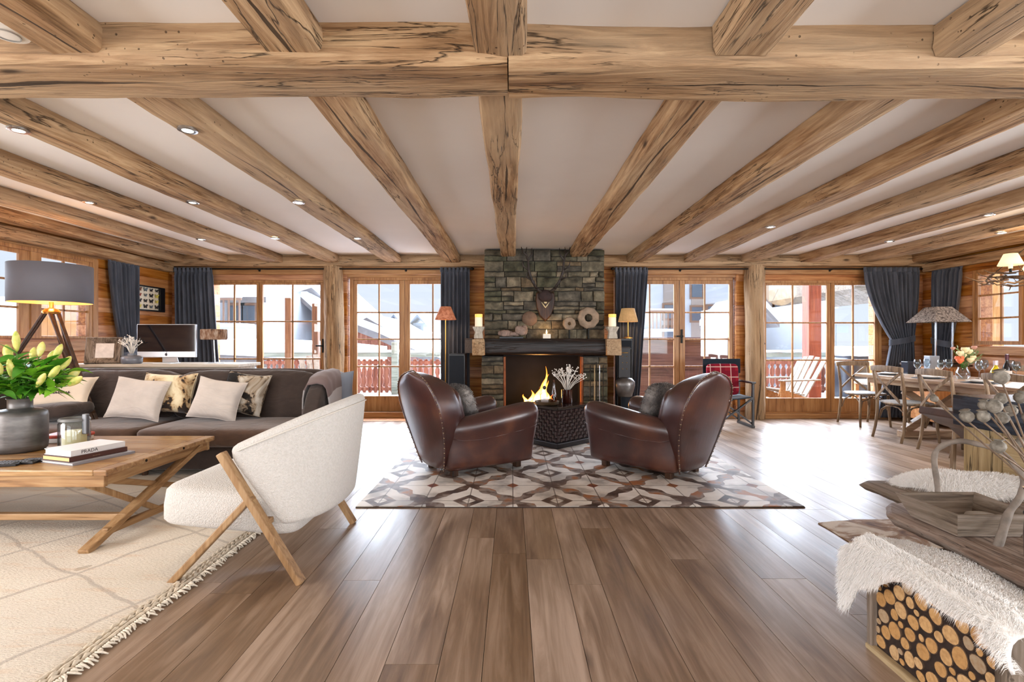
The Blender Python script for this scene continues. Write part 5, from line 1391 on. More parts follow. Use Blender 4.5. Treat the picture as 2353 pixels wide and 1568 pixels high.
mk = t.math('MAXIMUM', ln(sx.outputs[0], .15, .004, .03), ln(sx.outputs[2], .15, .004, .06)); mb_ = t.math('MAXIMUM', ln(sx.outputs[0], .15, .03, .0), ln(sx.outputs[2], .15, .03, .0))
c = t.mix(t.math('MULTIPLY', mb_, .45), '#8e1f2d', '#4c1426'); c = t.mix(t.math('MULTIPLY', mk, .8), c, '#d9b9ae')
TART = t.fin(c, .9, 0, t.bump(t.noise(co, 250, 2), .3, .003), .1)
th = thing('tartan_cushion', 'red tartan cushion hung against the black director chair back', 'cushion', (3.10, 7.36, .45))
MB().sbox((3.105, 7.385, .655), (.46, .07, .46), .25, 22, Matrix.Rotation(radians(-6), 4, 'X')).build('cushion_body', TART, th, smooth=180)
# ============================================================ DINING
th = thing('dining_table', 'long wooden trestle dining table by the right windows', 'dining table', (5.4, 5.7, 0))
DX0, DX1, DY0, DY1, DZ = 4.86, 5.86, 4.25, 7.10, .765
m = MB(); n = 6
for i in range(n): m.box(DX0+(DX1-DX0)*i/n, DX0+(DX1-DX0)*(i+1)/n, DY0, DY1, DZ-.045, DZ, random.random())
WD = wood('greyed oak table Y', ('#6e5440', '#9a7d62', '#b9a186'), 'Y', 1.2, .32, .2, False, False, .08, .5)
m.build('tabletop', WD, th, bevel=.005)
MB().box(DX0+.1, DX1-.1, DY0+.12, DY1-.12, DZ-.12, DZ-.046).build('apron', WD, th, bevel=.004)
WX = wood('greyed oak trestle', ('#6e5440', '#9a7d62', '#b9a186'), 'X', 1.2, .4, .2, False)
for yy in (6.35, 4.9):
    MB().box(DX0+.06, DX1-.06, yy-.05, yy+.05, .0, .085).build('trestle_foot', WX, th, bevel=.006)
    MB().box(DX0+.10, DX1-.10, yy-.045, yy+.045, DZ-.18, DZ-.12).build('trestle_head', WX, th, bevel=.006)
    MB().bar((DX0+.12, yy, .085), (DX1-.12, yy, DZ-.18), .085, .085, (0,1,0)).build('leg', WX, th, bevel=.006)
    MB().bar((DX1-.12, yy+.0, .085), (DX0+.12, yy+.0, DZ-.18), .08, .08, (0,1,0)).build('leg', WX, th, bevel=.006)
MB().box((DX0+DX1)/2-.04, (DX0+DX1)/2+.04, 4.9, 6.35, .32, .40).build('stretcher', WD, th, bevel=.005)

CHW = wood('weathered oak bentwood', ('#4e3d2e', '#7d6750', '#a48e74'), 'Z', 1.6, .5, .25, False)
RAT = plain('grey rattan seat', '#8f8b85', .7, 0, 60, .2, .5, 150)
def crossback(label, x, y, rz, group='cross back dining chairs'):
    """local: sitter looks to +x; back legs at x=0"""
    th = thing('dining_chair', label, 'chair', (0,0,0), group)
    for s in (-1, 1):
        MB().tube([(-.055, s*.225, .0), (-.02, s*.222, .14), (.0, s*.215, .32), (.0, s*.212, .46), (-.012, s*.214, .62), (-.035, s*.22, .78), (-.055, s*.225, .885)], [.015, .017, .019, .019, .018, .017, .015], 10).build('rear_leg', CHW, th, local=True, smooth=180)
        MB().tube([(.425, s*.215, .0), (.405, s*.205, .2), (.40, s*.195, .45)], [.014, .017, .019], 10).build('front_leg', CHW, th, local=True, smooth=180)
        # bentwood braces under the seat
        MB().tube([(.015, s*.205, .24), (.05, s*.19, .35), (.13, s*.17, .41), (.2, s*.17, .425), (.27, s*.17, .41), (.36, s*.185, .35), (.39, s*.195, .24)], .009, 8).build('brace', CHW, th, local=True, smooth=180)
    MB().tube([(.01, -.20, .24), (.02, -.17, .36), (.025, -.09, .41), (.025, 0, .42), (.025, .09, .41), (.02, .17, .36), (.01, .20, .24)], .009, 8).build('brace', CHW, th, local=True, smooth=180)
    MB().tube([(.395, -.19, .24), (.39, -.16, .36), (.385, 0, .42), (.39, .16, .36), (.395, .19, .24)], .009, 8).build('brace', CHW, th, local=True, smooth=180)
    m = MB(); rings = []
    for k in range(17):
        u = k/16*2-1; yy = u*.245; xx = -.055-.045*(1-u*u); h = .036-.008*u*u
        rings.append([V((xx+a, yy, .875+.010*(1-u*u)+b)) for a, b in ((-.011, -h), (.011, -h), (.014, 0), (.010, h), (-.010, h), (-.014, 0))])
    m.loft(rings).build('top_rail', CHW, th, local=True, smooth=60)
    for s in (-1, 1):
        m = MB(); pts = []
        for k in range(9):
            u = k/8; pts.append(V((-.045-.03*sin(pi*u)*.8+s*.006-.0+(.04 if u > .8 else .0)*0, s*(-.20+.40*u), .84-.35*u)))
        rings = [[p+V((-.005, 0, -.019)), p+V((.005, 0, -.019)), p+V((.005, 0, .019)), p+V((-.005, 0, .019))] for p in pts]
        m.loft(rings).build('cross_splat', CHW, th, local=True, smooth=60)
    MB().sbox((.20, 0, .462), (.46, .44, .04), .5, 22, e2=.6).build('seat', RAT, th, local=True, smooth=180)
    m = MB().tube([(.20+.235*cos(a*pi/16)*.97, .225*sin(a*pi/16), .455) for a in range(32)], .015, 8, loop=True); m.build('seat_frame', CHW, th, local=True, smooth=180)
    th.location = (x, y, 0); th.rotation_euler = (0, 0, rz); return th
c0 = crossback('cross back dining chair furthest from the camera on the near side of the table', 4.66, 6.16, radians(2))
def dupc(label, x, y, rz):
    c = copy_tree(c0); c.location = (x, y, 0); c.rotation_euler = (0, 0, rz); c['label'] = label
dupc('cross back dining chair in the middle of the near side of the table', 4.62, 5.42, radians(-3))
dupc('cross back dining chair nearest the black bar corner', 4.66, 4.66, radians(0))
dupc('cross back dining chair at the far head of the table before the glass door', 5.14, 7.50, radians(-90))
dupc('cross back dining chair on the window side opposite the middle chair', 6.22, 6.1, radians(178))

# table setting
WG = CLEAR
def wine(x, y, label, s=1.0, grp='wine glasses on the dining table'):
    th = thing('wine_glass', label, 'glass', (x, y, DZ), grp)
    MB().lathe([(.001, .001), (.036, .001), (.034, .004), (.005, .008), (.0045, .09), (.012, .10), (.034, .125), (.043, .155), (.040, .19), (.032, .215), (.030, .215), (.038, .19), (.041, .155), (.032, .127), (.001, .104)], 24, (x, y, DZ)).build('bowl', WG, th, smooth=50)
    return th
WL_ = ['wine glass on the far end of the table left of the rope ornament', 'wine glass beside the metal box on the far end of the table', 'wine glass right of the rope ornament at the far end', 'wine glass close to the flower vase on the left', 'wine glass right of the flowers', 'wine glass just left of the yellow oil bottle', 'wine glass right of the dark wine bottle', 'wine glass nearest the right edge of the view']
for (px_, Y_), lb in zip(((2108, 6.5), (2130, 6.75), (2162, 6.35), (2180, 6.55), (2250, 6.0), (2262, 6.25), (2335, 5.9), (2322, 6.3)), WL_):
    p = P(px_, 830, Y_); wine(p.x, Y_, lb)
# place mats and plates
PM = plain('dark slate placemat', '#3c3f45', .6); PLT = plain('white porcelain', '#e9e7e3', .15); NAP = fabric('grey napkin', '#b7b2ad')
k = 0
for yy, lb in ((6.75, 'furthest'), (6.10, 'second furthest'), (5.42, 'middle'), (4.72, 'nearest')):
    th = thing('place_mat', f'round dark place mat with plate at the {lb} place on the near side', 'place mat', (DX0+.22, yy, DZ), 'place mats')
    MB().lathe([(.001, .001), (.17, .001), (.17, .004), (.001, .005)], 32, (DX0+.22, yy, DZ)).build('mat', PM, th, smooth=40)
    th = thing('dinner_plate', f'white dinner plate at the {lb} place on the near side of the table', 'plate', (DX0+.22, yy, DZ+.006), 'dinner plates')
    MB().lathe([(.001, .0), (.08, .0), (.13, .016), (.132, .019), (.08, .006), (.001, .005)], 36, (DX0+.22, yy, DZ+.006)).build('plate', PLT, th, smooth=50)
    MB().box(DX0+.18, DX0+.26, yy-.09, yy+.09, DZ+.018, DZ+.032).build('napkin', NAP, th, bevel=.004)
# flowers
p = P(2212, 835, 6.0)
th = thing('table_vase', 'round glass vase on the dining table filled with flowers', 'vase', (p.x, 6.0, DZ))
MB().lathe([(.001, 0), (.05, 0), (.07, .03), (.07, .08), (.045, .13), (.05, .14), (.046, .14), (.04, .13), (.064, .08), (.001, .01)], 28, (p.x, 6.0, DZ)).build('vase_body', CLEAR, th, smooth=50)
th = thing('flower_bouquet', 'bunch of cream and orange roses with grey green leaves in the glass vase', 'flowers', (p.x, 6.0, DZ+.12))
rr = random.Random(31); B = V((p.x, 6.0, DZ+.10))
PET = {'orange': plain('orange rose petals', '#e8764a', .6, 0, 30, .2), 'cream': plain('cream rose petals', '#ece3b4', .6, 0, 30, .12), 'pink': plain('dusty pink petals', '#c79483', .6)}
def rose(mb, c, R, rr):
    for L in range(3):
        r_ = R*(1-.3*L)
        for k in range(6):
            a = k*pi/3+L*.5
            d = V((cos(a), sin(a), 0)); s_ = V((-sin(a), cos(a), 0))
            b_ = c+V((0,0,-R*.5)); mb.loft([[b_-s_*r_*.3, b_+d*r_*.3, b_+s_*r_*.3], [b_+V((0,0,R*.8))-s_*r_*.6+d*r_*.55, b_+V((0,0,R*.8))+d*r_*1.0, b_+V((0,0,R*.8))+s_*r_*.6+d*r_*.55], [b_+V((0,0,R*1.3))-s_*r_*.3+d*r_*.6, b_+V((0,0,R*1.4))+d*r_*.85, b_+V((0,0,R*1.3))+s_*r_*.3+d*r_*.6]], False, False)
    mb.sbox(c, (R*1.1, R*1.1, R*1.3), 1, 8)
for i, (dx, dz, kd, R) in enumerate(((-.10, .20, 'cream', .04), (-.03, .24, 'cream', .045), (.04, .22, 'cream', .04), (-.05, .13, 'orange', .05), (-.09, .11, 'orange', .04), (.03, .12, 'cream', .04), (.07, .15, 'cream', .035), (-.12, .26, 'pink', .025), (.08, .27, 'pink', .03), (.0, .17, 'cream', .04))):
    c_ = B+V((dx, rr.uniform(-.08, .02), dz)); m = MB(); rose(m, c_, R, rr); m.build('bloom', PET[kd], th, smooth=180)
    MB().tube([B, B.lerp(c_, .6)+V((0, 0, .02)), c_], .003, 5).build('stem', STEM, th, smooth=180)
SAGE = plain('sage green leaf', '#7f9263', .7, 0, 20, .25)
for i in range(14):
    a = rr.uniform(-.6, .7); d = V((sin(a)+.5, rr.uniform(-.4, .4), cos(a)*.9)).normalized(); m = MB()
    tip = B+d*rr.uniform(.2, .33); m.tube([B, B.lerp(tip, .5)+V((0, 0, .02)), tip], .002, 5)
    for k in range(7): leafmesh(m, (B+V((0, 0, .03))).lerp(tip, .35+.09*k), d+V((rr.uniform(-1, 1), rr.uniform(-1, 1), rr.uniform(-.5, .8))), .05, .010, .2, rr)
    m.build('leaf_sprig', SAGE, th, smooth=180)
# bottles
def bottle(name, label, x, y, R, H, body, cap, lab=None):
    th = thing(name, label, 'bottle', (x, y, DZ))
    MB().lathe([(.001, 0), (R*.9, 0), (R, .01), (R*.97, H*.45), (R*.8, H*.56), (R*.36, H*.72), (R*.34, H*.92), (R*.40, H*.93), (R*.40, H), (.001, H)], 28, (x, y, DZ)).build('bottle_body', body, th, smooth=50)
    MB().lathe([(R*.42, H*.80), (R*.43, H*1.005), (.001, H*1.01), (.001, H*1.0)], 20, (x, y, DZ)).build('capsule', cap, th, smooth=50)
    if lab: MB().grid(lambda u, v: (x+R*1.01*cos(-pi+pi*u), y+R*1.01*sin(-pi+pi*u), DZ+H*(.12+.26*v)), 16, 1).build('paper_label', lab, th, smooth=180)
pb = P(2288, 840, 5.55); bottle('oil_bottle', 'squat bottle of golden oil with pale foil neck on the dining table', pb.x, 5.55, .052, .235, plain('golden olive oil', '#b8a510', .08, 0, 12, .5, spec=.7), plain('pale foil capsule', '#cdbfc6', .3, .4))
pb = P(2314, 838, 5.75); bottle('wine_bottle', 'dark red wine bottle with a white paper label', pb.x, 5.75, .042, .30, plain('dark wine glass', '#15161d', .08, spec=.7), plain('burgundy capsule', '#4a1f2b', .3, .3), plain('white bottle label', '#dedcd8', .7))
# rope / metal boxes at the far end
pb = P(2150, 820, 6.6); th = thing('knot_ornament', 'brown twisted rope ornament with a candle between the glasses', 'ornament', (pb.x, 6.55, DZ)); m = MB()
for k in range(7):
    a = k*.9; m.tube([(pb.x-.09, 6.55+.03*cos(a), DZ+.015+.02*k*.5), (pb.x, 6.55+.04*sin(a), DZ+.07+.012*sin(a*2)), (pb.x+.09, 6.55-.03*cos(a), DZ+.015+.09*abs(sin(a)))], .008, 6)
m.build('rope', plain('brown cord', '#6b4128', .8), th, smooth=180)
MB().lathe([(.001, .02), (.035, .02), (.035, .11), (.001, .11)], 20, (pb.x, 6.55, DZ)).build('candle', plain('peach candle', '#e6c9a8', .5), th, smooth=50)
pb = P(2141, 815, 6.95); single(MB().box(pb.x-.07, pb.x+.07, 6.90, 7.0, DZ+.001, DZ+.25), 'tissue_box', plain('pale blue steel', '#aab6c4', .3, .3), 'pale blue upright box at the far end of the dining table', 'box', bevel=.006)
pb = P(2092, 830, 7.0); single(MB().box(pb.x-.10, pb.x+.08, 6.92, 7.04, DZ+.001, DZ+.17), 'storage_box', plain('dark glass box', '#2d3440', .15, 0, spec=.6), 'low dark box at the far left corner of the dining table', 'box', bevel=.006)

# sideboard with lamp in the corner
th = thing('sideboard', 'dark wooden sideboard in the right corner carrying a lamp', 'sideboard', (6.16, 7.3, 0))
MB().box(5.92, 6.40, 7.0, 7.60, .08, .86).build('body', W_LOG['X'], th, bevel=.006)
MB().box(5.90, 6.42, 6.97, 7.62, .86, .89).build('top', W_DARK['X'], th, bevel=.004)
for a in (5.93, 6.165): MB().box(a, a+.225, 6.985, 6.999, .12, .83).build('door', W_LOG['Z'], th, bevel=.004)
for a in (5.97, 6.35):
    for b in (7.05, 7.55): MB().box(a-.025, a+.025, b-.025, b+.025, 0, .08).build('foot', W_DARK['Z'], th)
t = NT('grey mottled shade'); n = t.noise(t.coords((1,1,1)), 40, 4); GSH = t.fin(t.ramp(n, [(.35, '#4c433d'), (.6, '#9b8f84')]), .8, 0, t.bump(n, .5, .004), .1)
p = P(2155, 741, 7.15); x_, y_ = p.x, 7.15
th = thing('table_lamp', 'tall lamp with grey mottled square shade on two posts in the right corner', 'lamp', (x_, y_, .89))
z0 = p.z; z1 = z0+.215
MB().loft([[V((x_+s*a, y_+q*a, z)) for s, q in ((-1,-1),(1,-1),(1,1),(-1,1))] for a, z in ((.255, z0), (.105, z1))], False).build('lamp_shade', GSH, th, solid=.006)
for s in (-1, 1): MB().box(x_+s*.12+.09-.008, x_+s*.12+.09+.008, y_-.008, y_+.008, .905, z0+.04).build('post', CHROME, th)
MB().box(x_-.11, x_+.23, y_-.07, y_+.07, .89, .905).build('base', BLACKM, th, bevel=.003)
MB().box(x_-.03, x_+.21, y_-.008, y_+.008, z0+.02, z0+.04).build('crossbar', CHROME, th)

# chandelier of branches
cx_, cy_ = 5.70, 5.3
th = thing('branch_chandelier', 'round chandelier of twisted branches with cream shades over the dining table', 'chandelier', (cx_, cy_, 1.85))
TW = wood('twig bark', ('#33251a', '#5d4632', '#8a7257'), 'X', 2, .8, .5, False)
rr = random.Random(14)
zc = P(0, 628, 5.0).z
for k in range(26):
    a0 = 2*pi*k/26; R0 = .52+rr.uniform(-.05, .05); da = rr.uniform(.5, .9)
    pts = [V((cx_+(R0+.03*sin(j*1.7+k))*cos(a0+da*j/4), cy_+(R0+.03*sin(j*1.7+k))*sin(a0+da*j/4), zc+.03*sin(k*1.3)+rr.uniform(-.02, .02))) for j in range(5)]
    out = V((cos(a0+da), sin(a0+da), 0)); pts.append(pts[-1]+out*rr.uniform(.05, .14)+V((0, 0, rr.uniform(-.03, .06))))
    m = MB().tube(pts, [.010, .012, .011, .009, .006, .003], 6)
    q = pts[2]; d_ = V((cos(a0), sin(a0), rr.uniform(-.8, .8))); m.tube([q, q+d_*.05, q+d_*.09+V((0, 0, .02))], [.006, .005, .002], 5)
    m.build('branch', TW, th, smooth=180)
CSH = plain('cream lamp shade', '#f1dfae', .7, 0, Emission_Color=(1,.74,.36,1), Emission_Strength=.55)
for k in range(3):
    a = 2*pi*k/3+pi; sx_, sy_ = cx_+.42*cos(a), cy_+.42*sin(a)
    MB().lathe([(.001, 0), (.045, .004), (.05, .014), (.012, .01), (.012, .07), (.001, .07)], 16, (sx_, sy_, zc+.03)).build('candle_cup', BLACKM, th, smooth=50)
    MB().grid(lambda u, v: (sx_+(.105-.05*v)*cos(2*pi*u), sy_+(.105-.05*v)*sin(2*pi*u), zc+.125+.12*v), 28, 1, cu=True).build('lamp_shade', CSH, th, smooth=180, solid=.003)
    MB().lathe([(.001, .0), (.018, 0), (.018, .06), (.001, .06)], 10, (sx_, sy_, zc+.09)).build('candle_sleeve', CSH, th, smooth=50)
for k in range(3):
    a = 2*pi*k/3+.4; MB().tube([(cx_+.5*cos(a), cy_+.5*sin(a), zc), (cx_, cy_, 2.42)], .004, 6).build('chain', BLACKM, th)
MB().tube([(cx_, cy_, 2.42), (cx_, cy_, 2.436)], [.04, .05], 14).build('ceiling_rose', BLACKM, th)
l = bpy.data.lights.new('chandelier glow', 'POINT'); l.energy = 14; l.color = (1, .68, .36); l.shadow_soft_size = .3
o = bpy.data.objects.new('chandelier_glow', l); o.location = (0, 0, .42); o.parent = th; COL.objects.link(o)

# ============================================================ BAR / ISLAND
bc = 2.62+.0
th = thing('kitchen_island', 'island bar with thick black top on pale weathered planks at the right edge', 'island', (3.2, 2.4, 0))
BX = 2.80; BY1 = 3.18; BT = P(0, 907, BY1).z; BB = P(0, 975, BY1).z
print('bar', BT, BB)
SL = wood('black stained worktop', ('#14181f', '#252b34', '#3b434e'), 'Y', 1.6, .25, .15, False, False, 0, .6)
m = MB().box(BX, BX+1.4, 1.55, BY1, BB, BT); m.build('worktop', SL, th, bevel=.004)
px = BX+.035; m = MB(); y_ = BY1-.04; 
m.box(px, px+.04, y_-.24, y_, 0, BB-.001, .3); m.box(px, px+.04, y_-.2401-.0, y_-.2400, 0, BB-.001, .3)
m.build('corner_plank', W_PALE['Z'], th, bevel=.004)
m = MB(); z = .0; rr = random.Random(3)
while z < BB-.01:
    h = min(.22, BB-z); m.box(px+.004, px+.04, 1.6, y_-.243, z+.002, z+h-.002, rr.random()); z += h
m.build('side_planks', W_PALE['Y'], th, bevel=.004)
m = MB(); x = px+.041
while x < BX+1.35: m.box(x, min(x+.18, BX+1.36), y_-.05, y_, 0, BB-.001, rr.random()); x += .181
m.build('end_planks', W_PALE['Z'], th, bevel=.004)
MB().box(px+.045, BX+1.36, 1.6, y_-.055, .0, BB-.002).build('carcass', W_DARK['Z'], th)
single(MB().box(BX+.06, BX+.55, 2.35, 2.80, BT+.001, BT+.045), 'gas_hob', CHROME, 'flat brushed steel hob on the black island top', 'hob', bevel=.006)
# leather bar seat beyond the island
SY = 4.0; p1 = P(2113, 948, SY)
th = thing('stool', 'curved brown leather stool behind the corner of the black island', 'stool', (3.55, SY, 0))
BLE = plain('dark saddle leather', '#3f2415', .4, 0, 6, .3, .2, 60)
m = MB(); rings = []
for k in range(15):
    u = k/14; x = p1.x+.16+.50*u; z = p1.z+.02-.33*u**1.25 if u < .8 else p1.z+.02-.33*.8**1.25+.06*(u-.8)/.2
    z = p1.z+.03-.04*sin(pi*min(1, u*2))-.42*max(0, u-.12)**1.3
    rings.append([V((x, SY-.20, z-.0)), V((x, SY+.20, z)), V((x-.012, SY+.20, z-.06)), V((x-.012, SY-.20, z-.06))])
m.loft(rings).build('seat', BLE, th, bevel=.01, smooth=60)
for a, b in ((.40, -.16), (.40, .16), (.58, -.16), (.58, .16)):
    MB().bar((p1.x+a, SY+b, 0), (p1.x+a, SY+b*.9, p1.z-.03-.42*max(0, a/.62-.12)**1.3-.05), .03, .03).build('leg', CHW, th, bevel=.004)
# ============================================================ FOREGROUND RIGHT
FZ = .405
th = thing('log_slice_stool', 'stool clad in round cut log ends under a white sheepskin at the lower right', 'stool', (1.70, 1.70, 0))
LX, LY0, LY1 = 1.405, 1.42, 1.99
RIGHTX = 1.98
CORE = plain('dark bark packing', '#2b1d15', .9, 0, 30, .5, .6, 60)
MB().box(LX+.03, RIGHTX-.03, LY0+.03, LY1-.01, .02, FZ-.03).build('core', CORE, th)
t = NT('cut log end'); at = t.n('ShaderNodeAttribute', attribute_name='rnd'); co = t.coords((1,1,1))
c = t.ramp(t.math('FRACT', t.math('MULTIPLY', at.outputs['Fac'], 1.0)), [(0.0, '#b98d58'), (.35, '#c79c66'), (.7, '#d2ae7e'), (.93, '#a8947a'), (1.0, '#a8947a')])
c = t.mix(t.ramp(t.noise(co, 70, 3), [(.4, 0.0), (.65, .45)]), c, '#8d6438')
CUT = t.fin(c, .75, 0, t.bump(t.noise(co, 90, 3), .3, .003), .2)
BARK = plain('rough grey brown bark', '#54402f', .9, 0, 25, .5, .9, 50)
rr = random.Random(44)
def slices(axis, a0, a1, z0, z1, plane, seed):
    """pack round log ends in a rectangle"""
    rr = random.Random(seed); cs = []
    for _ in range(16000):
        r_ = rr.choice([.033, .030, .027]) if _ < 7000 else (rr.choice([.024, .021]) if _ < 12000 else rr.choice([.017, .013]))
        a = rr.uniform(a0+r_, a1-r_); z = rr.uniform(z0+r_, z1-r_)
        if all((a-b)**2+(z-c)**2 > ((r_+q)*.955)**2 for b, c, q in cs): cs.append((a, z, r_))
    for (a, z, r_) in cs:
        N = 16; el = rr.uniform(.88, 1.08); ph = rr.random()*6; dp = rr.uniform(0, .006); v = rr.random()
        def ring(rad, d):
            R = []
            for k in range(N):
                q = 2*pi*k/N; rw = rad*(1+.05*sin(2*q+ph)+.03*sin(3*q+ph*2))
                A, Z = a+rw*cos(q), z+rw*el*sin(q)
                R.append(V((plane-dp-d, A, Z)) if axis == 'X' else V((A, plane-dp-d, Z)))
            return R
        mb = MB(); mb.loft([ring(r_, -.02), ring(r_, .0), ring(r_*.90, .001)], False, r=v, m=1)
        top = ring(r_*.90, .001); mb.add(top, [tuple(range(N))[::-1] if axis == 'X' else tuple(range(N))], r=v, m=0)
        mb.build('log_slice', [CUT, BARK], th)
    return len(cs)
ns = slices('X', LY0+.05, LY1-.015, .022, FZ-.035, LX+.03, 4)
n2 = slices('Y', LX+.09, 1.60, .022, FZ-.035, LY0+.03, 7)
print('slices', ns, n2)
def barkpost(x, y, r_, z1, seed):
    pts = [V((x+.004*nz(k*.7, seed), y+.004*nz(seed, k*.7), z1*k/10)) for k in range(11)]
    m = MB(); rings = []
    for k, p in enumerate(pts): rings.append([p+V(((r_+.006*nz(a*1.3, k*.9, seed))*cos(2*pi*a/18), (r_+.006*nz(a*1.3, k*.9, seed))*sin(2*pi*a/18), 0)) for a in range(18)])
    m.loft(rings).build('bark_post', W_GREY['Z'], th, smooth=60)
barkpost(LX+.035, LY0+.02, .036, FZ-.02, 1)
MB().rbeam((LX+.02, LY0, FZ-.03), (LX+.02, LY1, FZ-.03), .04, .04, 3, .004, .04).build('bark_rail', W_GREY['Y'], th, smooth=60)
MB().rbeam((LX+.015, LY0, .012), (LX+.015, LY1, .012), .03, .022, 4, .002, .04).build('bark_rail', W_PALE['Y'], th, smooth=60)
MB().rbeam((LX+.02, LY1-.01, .02), (LX+.02, LY1-.01, FZ-.04), .035, .03, 8, .003, .04).build('bark_rail', W_GREY['Z'], th, smooth=60)
MB().box(LX+.02, RIGHTX-.02, LY0+.02, LY1-.01, FZ-.03, FZ-.005).build('stool_top', W_GREY['Y'], th, bevel=.004)
# sheepskin over the stool
th = thing('sheepskin', 'thick white sheepskin draped over the log slice stool', 'sheepskin', (1.6, 1.75, FZ))
def sk(u, v):
    """u across (from hanging on the left face up and over), v along Y (far to near)"""
    y = 2.08-.70*v
    s_ = u*.43
    hang = .085+.05*sin(v*5+1)+.03*sin(v*11)
    if v < .12: hang += .16*(1-v/.12)**.7
    if v > .9: hang += .05
    if s_ < hang: x = LX-.022-.012*sin(s_/hang*pi); z = FZ+.015-(hang-s_)
    elif s_ < hang+.05: k = (s_-hang)/.05; x = LX-.022+.05*sin(k*pi/2); z = FZ+.015+.028*(1-cos(k*pi/2))**.7+.004
    else: x = LX+.028+(s_-hang-.05)*.70; z = FZ+.040-.03*u+.008*sin(v*9+u*4)
    if v < .13:
        k = 1-v/.13; z -= .0+.20*k**1.6*(1 if s_ >= hang else .3); 
        z = max(z, .12)
    if v > .93: z -= .03*(v-.93)/.07
    return V((x, y, z))
m = MB().grid(sk, 26, 40); m.build('hide', FURW, th, smooth=180, solid=.01)
rr = random.Random(5); pts = []
for _ in range(60000):
    u, v = rr.random(), rr.random(); p = sk(u, v); e = .01
    a = sk(min(1, u+e), v)-sk(max(0, u-e), v); b = sk(u, min(1, v+e))-sk(u, max(0, v-e)); n_ = a.cross(b)
    if n_.length < 1e-9: continue
    n_.normalize()
    if n_.z < -.2 or (abs(n_.z) < .3 and n_.x > 0): n_ = -n_
    pts.append((p, n_))
fm = MB(); strands(fm, pts, .036, .0007, rr, .45, .38); o = fm.build('wool', FURW, th); o['kind'] = 'stuff'
# live edge slab table
t_ = thing('live_edge_table', 'grey live edge slab table holding the wooden tray at the right edge', 'side table', (2.1, 1.9, 0))
SZ = .485
def slab(x0f, y0, y1, x1, z, th_, seed, mat, name='slab', par=None, N=40):
    m = MB(); rings = []
    for k in range(N+1):
        y = y1+(y0-y1)*k/N; s_ = k/N
        xe = x0f(s_)+.014*nz(y*9, seed)+.006*nz(y*30, seed)
        xm = (xe+x1)/2
        rings.append([V((xe+.03, y, z-th_)), V((xe+.012+.008*nz(y*14, 7), y, z-th_*.62)), V((xe-.004, y, z-th_*.3)), V((xe+.012, y, z-.004)), V((xe+.02, y, z+.001*nz(y*20, 3))), V((x1, y, z)), V((x1, y, z-th_))])
    m.loft(rings); return m.build(name, mat, par, smooth=50)
SLB = wood('weathered slab wood', ('#4b3a31', '#7d6a5d', '#a3958a'), 'Y', 1.3, .55, .6, True, True, 0, .35)
slab(lambda s_: 1.60+.10*max(0, .12-s_)/.12+.015*sin(s_*6), 1.25, 2.27, 2.30, SZ, .055, 3, SLB, par=t_)
MB().rbeam((2.15, 1.55, 0), (2.15, 1.55, SZ-.056), .10, .10, 3).build('leg', W_GREY['Z'], t_, smooth=60); MB().rbeam((2.15, 2.15, 0), (2.15, 2.15, SZ-.056), .10, .10, 4).build('leg', W_GREY['Z'], t_, smooth=60)
# tray with branch handle
tr_ = thing('wooden_trug', 'grey wooden tray with sloping sides and a bent branch handle on the slab table', 'tray', (1.82, 1.98, SZ))
ZB, ZT = SZ+.004, SZ+.094
bt = [(1.665, 2.09), (1.665, 1.87), (1.90, 1.87), (1.92, 2.09)]; tp = [(1.625, 2.125), (1.640, 1.842), (1.935, 1.842), (1.965, 2.125)]
T_ = .010
m = MB(); m.add([(a, b, ZB) for a, b in bt]+[(a, b, ZB+.008) for a, b in bt], [(3,2,1,0),(4,5,6,7),(0,1,5,4),(1,2,6,5),(2,3,7,6),(3,0,4,7)]); m.build('bottom', W_GREY['X'], tr_)
cxb = sum(a for a, b in bt)/4; cyb = sum(b for a, b in bt)/4
ins = lambda p, t: (p[0]+(cxb-p[0])*t, p[1]+(cyb-p[1])*t)
for i, ax in ((0, 'Y'), (1, 'X'), (2, 'Y'), (3, 'X')):
    a, b = bt[i], bt[(i+1) % 4]; c_, d = tp[i], tp[(i+1) % 4]
    m = MB(); lo = [(a[0], a[1], ZB), (b[0], b[1], ZB), (d[0], d[1], ZT), (c_[0], c_[1], ZT)]
    ai, bi, ci, di = ins(a, .08), ins(b, .08), ins(c_, .07), ins(d, .07)
    li = [(ai[0], ai[1], ZB), (bi[0], bi[1], ZB), (di[0], di[1], ZT), (ci[0], ci[1], ZT)]
    m.add(lo+li, [(0,1,2,3),(7,6,5,4),(0,4,5,1),(1,5,6,2),(2,6,7,3),(3,7,4,0)]); m.build('side_panel', W_GREY[ax], tr_)
def smooth_path(pts, n=6):
    pts = [V(p) for p in pts]; out = []
    for i in range(len(pts)-1):
        p0 = pts[max(0, i-1)]; p1 = pts[i]; p2 = pts[i+1]; p3 = pts[min(len(pts)-1, i+2)]
        for k in range(n):
            u = k/n; out.append(.5*((2*p1)+(p2-p0)*u+(2*p0-5*p1+4*p2-p3)*u*u+(3*p1-p0-3*p2+p3)*u**3))
    return out+[pts[-1]]
hp = smooth_path([P(2157, 1165, 2.135), P(2153, 1110, 2.135), P(2147, 1050, 2.12), P(2165, 1025, 2.10), P(2205, 1014, 2.05), P(2250, 1022, 1.98), P(2290, 1034, 1.93), P(2325, 1062, 1.88), P(2352, 1100, 1.84), P(2345, 1140, 1.815), P(2318, 1180, 1.81), P(2303, 1225, 1.80), P(2290, 1262, 1.80)])
HB = plain('grey peeled branch', '#7b7167', .75, 0, 18, .35, .6, 40)
MB().tube(hp, [.0105+.003*nz(k*.3, 4)+.005*max(0, (k-50)/25) for k in range(len(hp))], 10).build('branch_handle', HB, tr_, smooth=180)
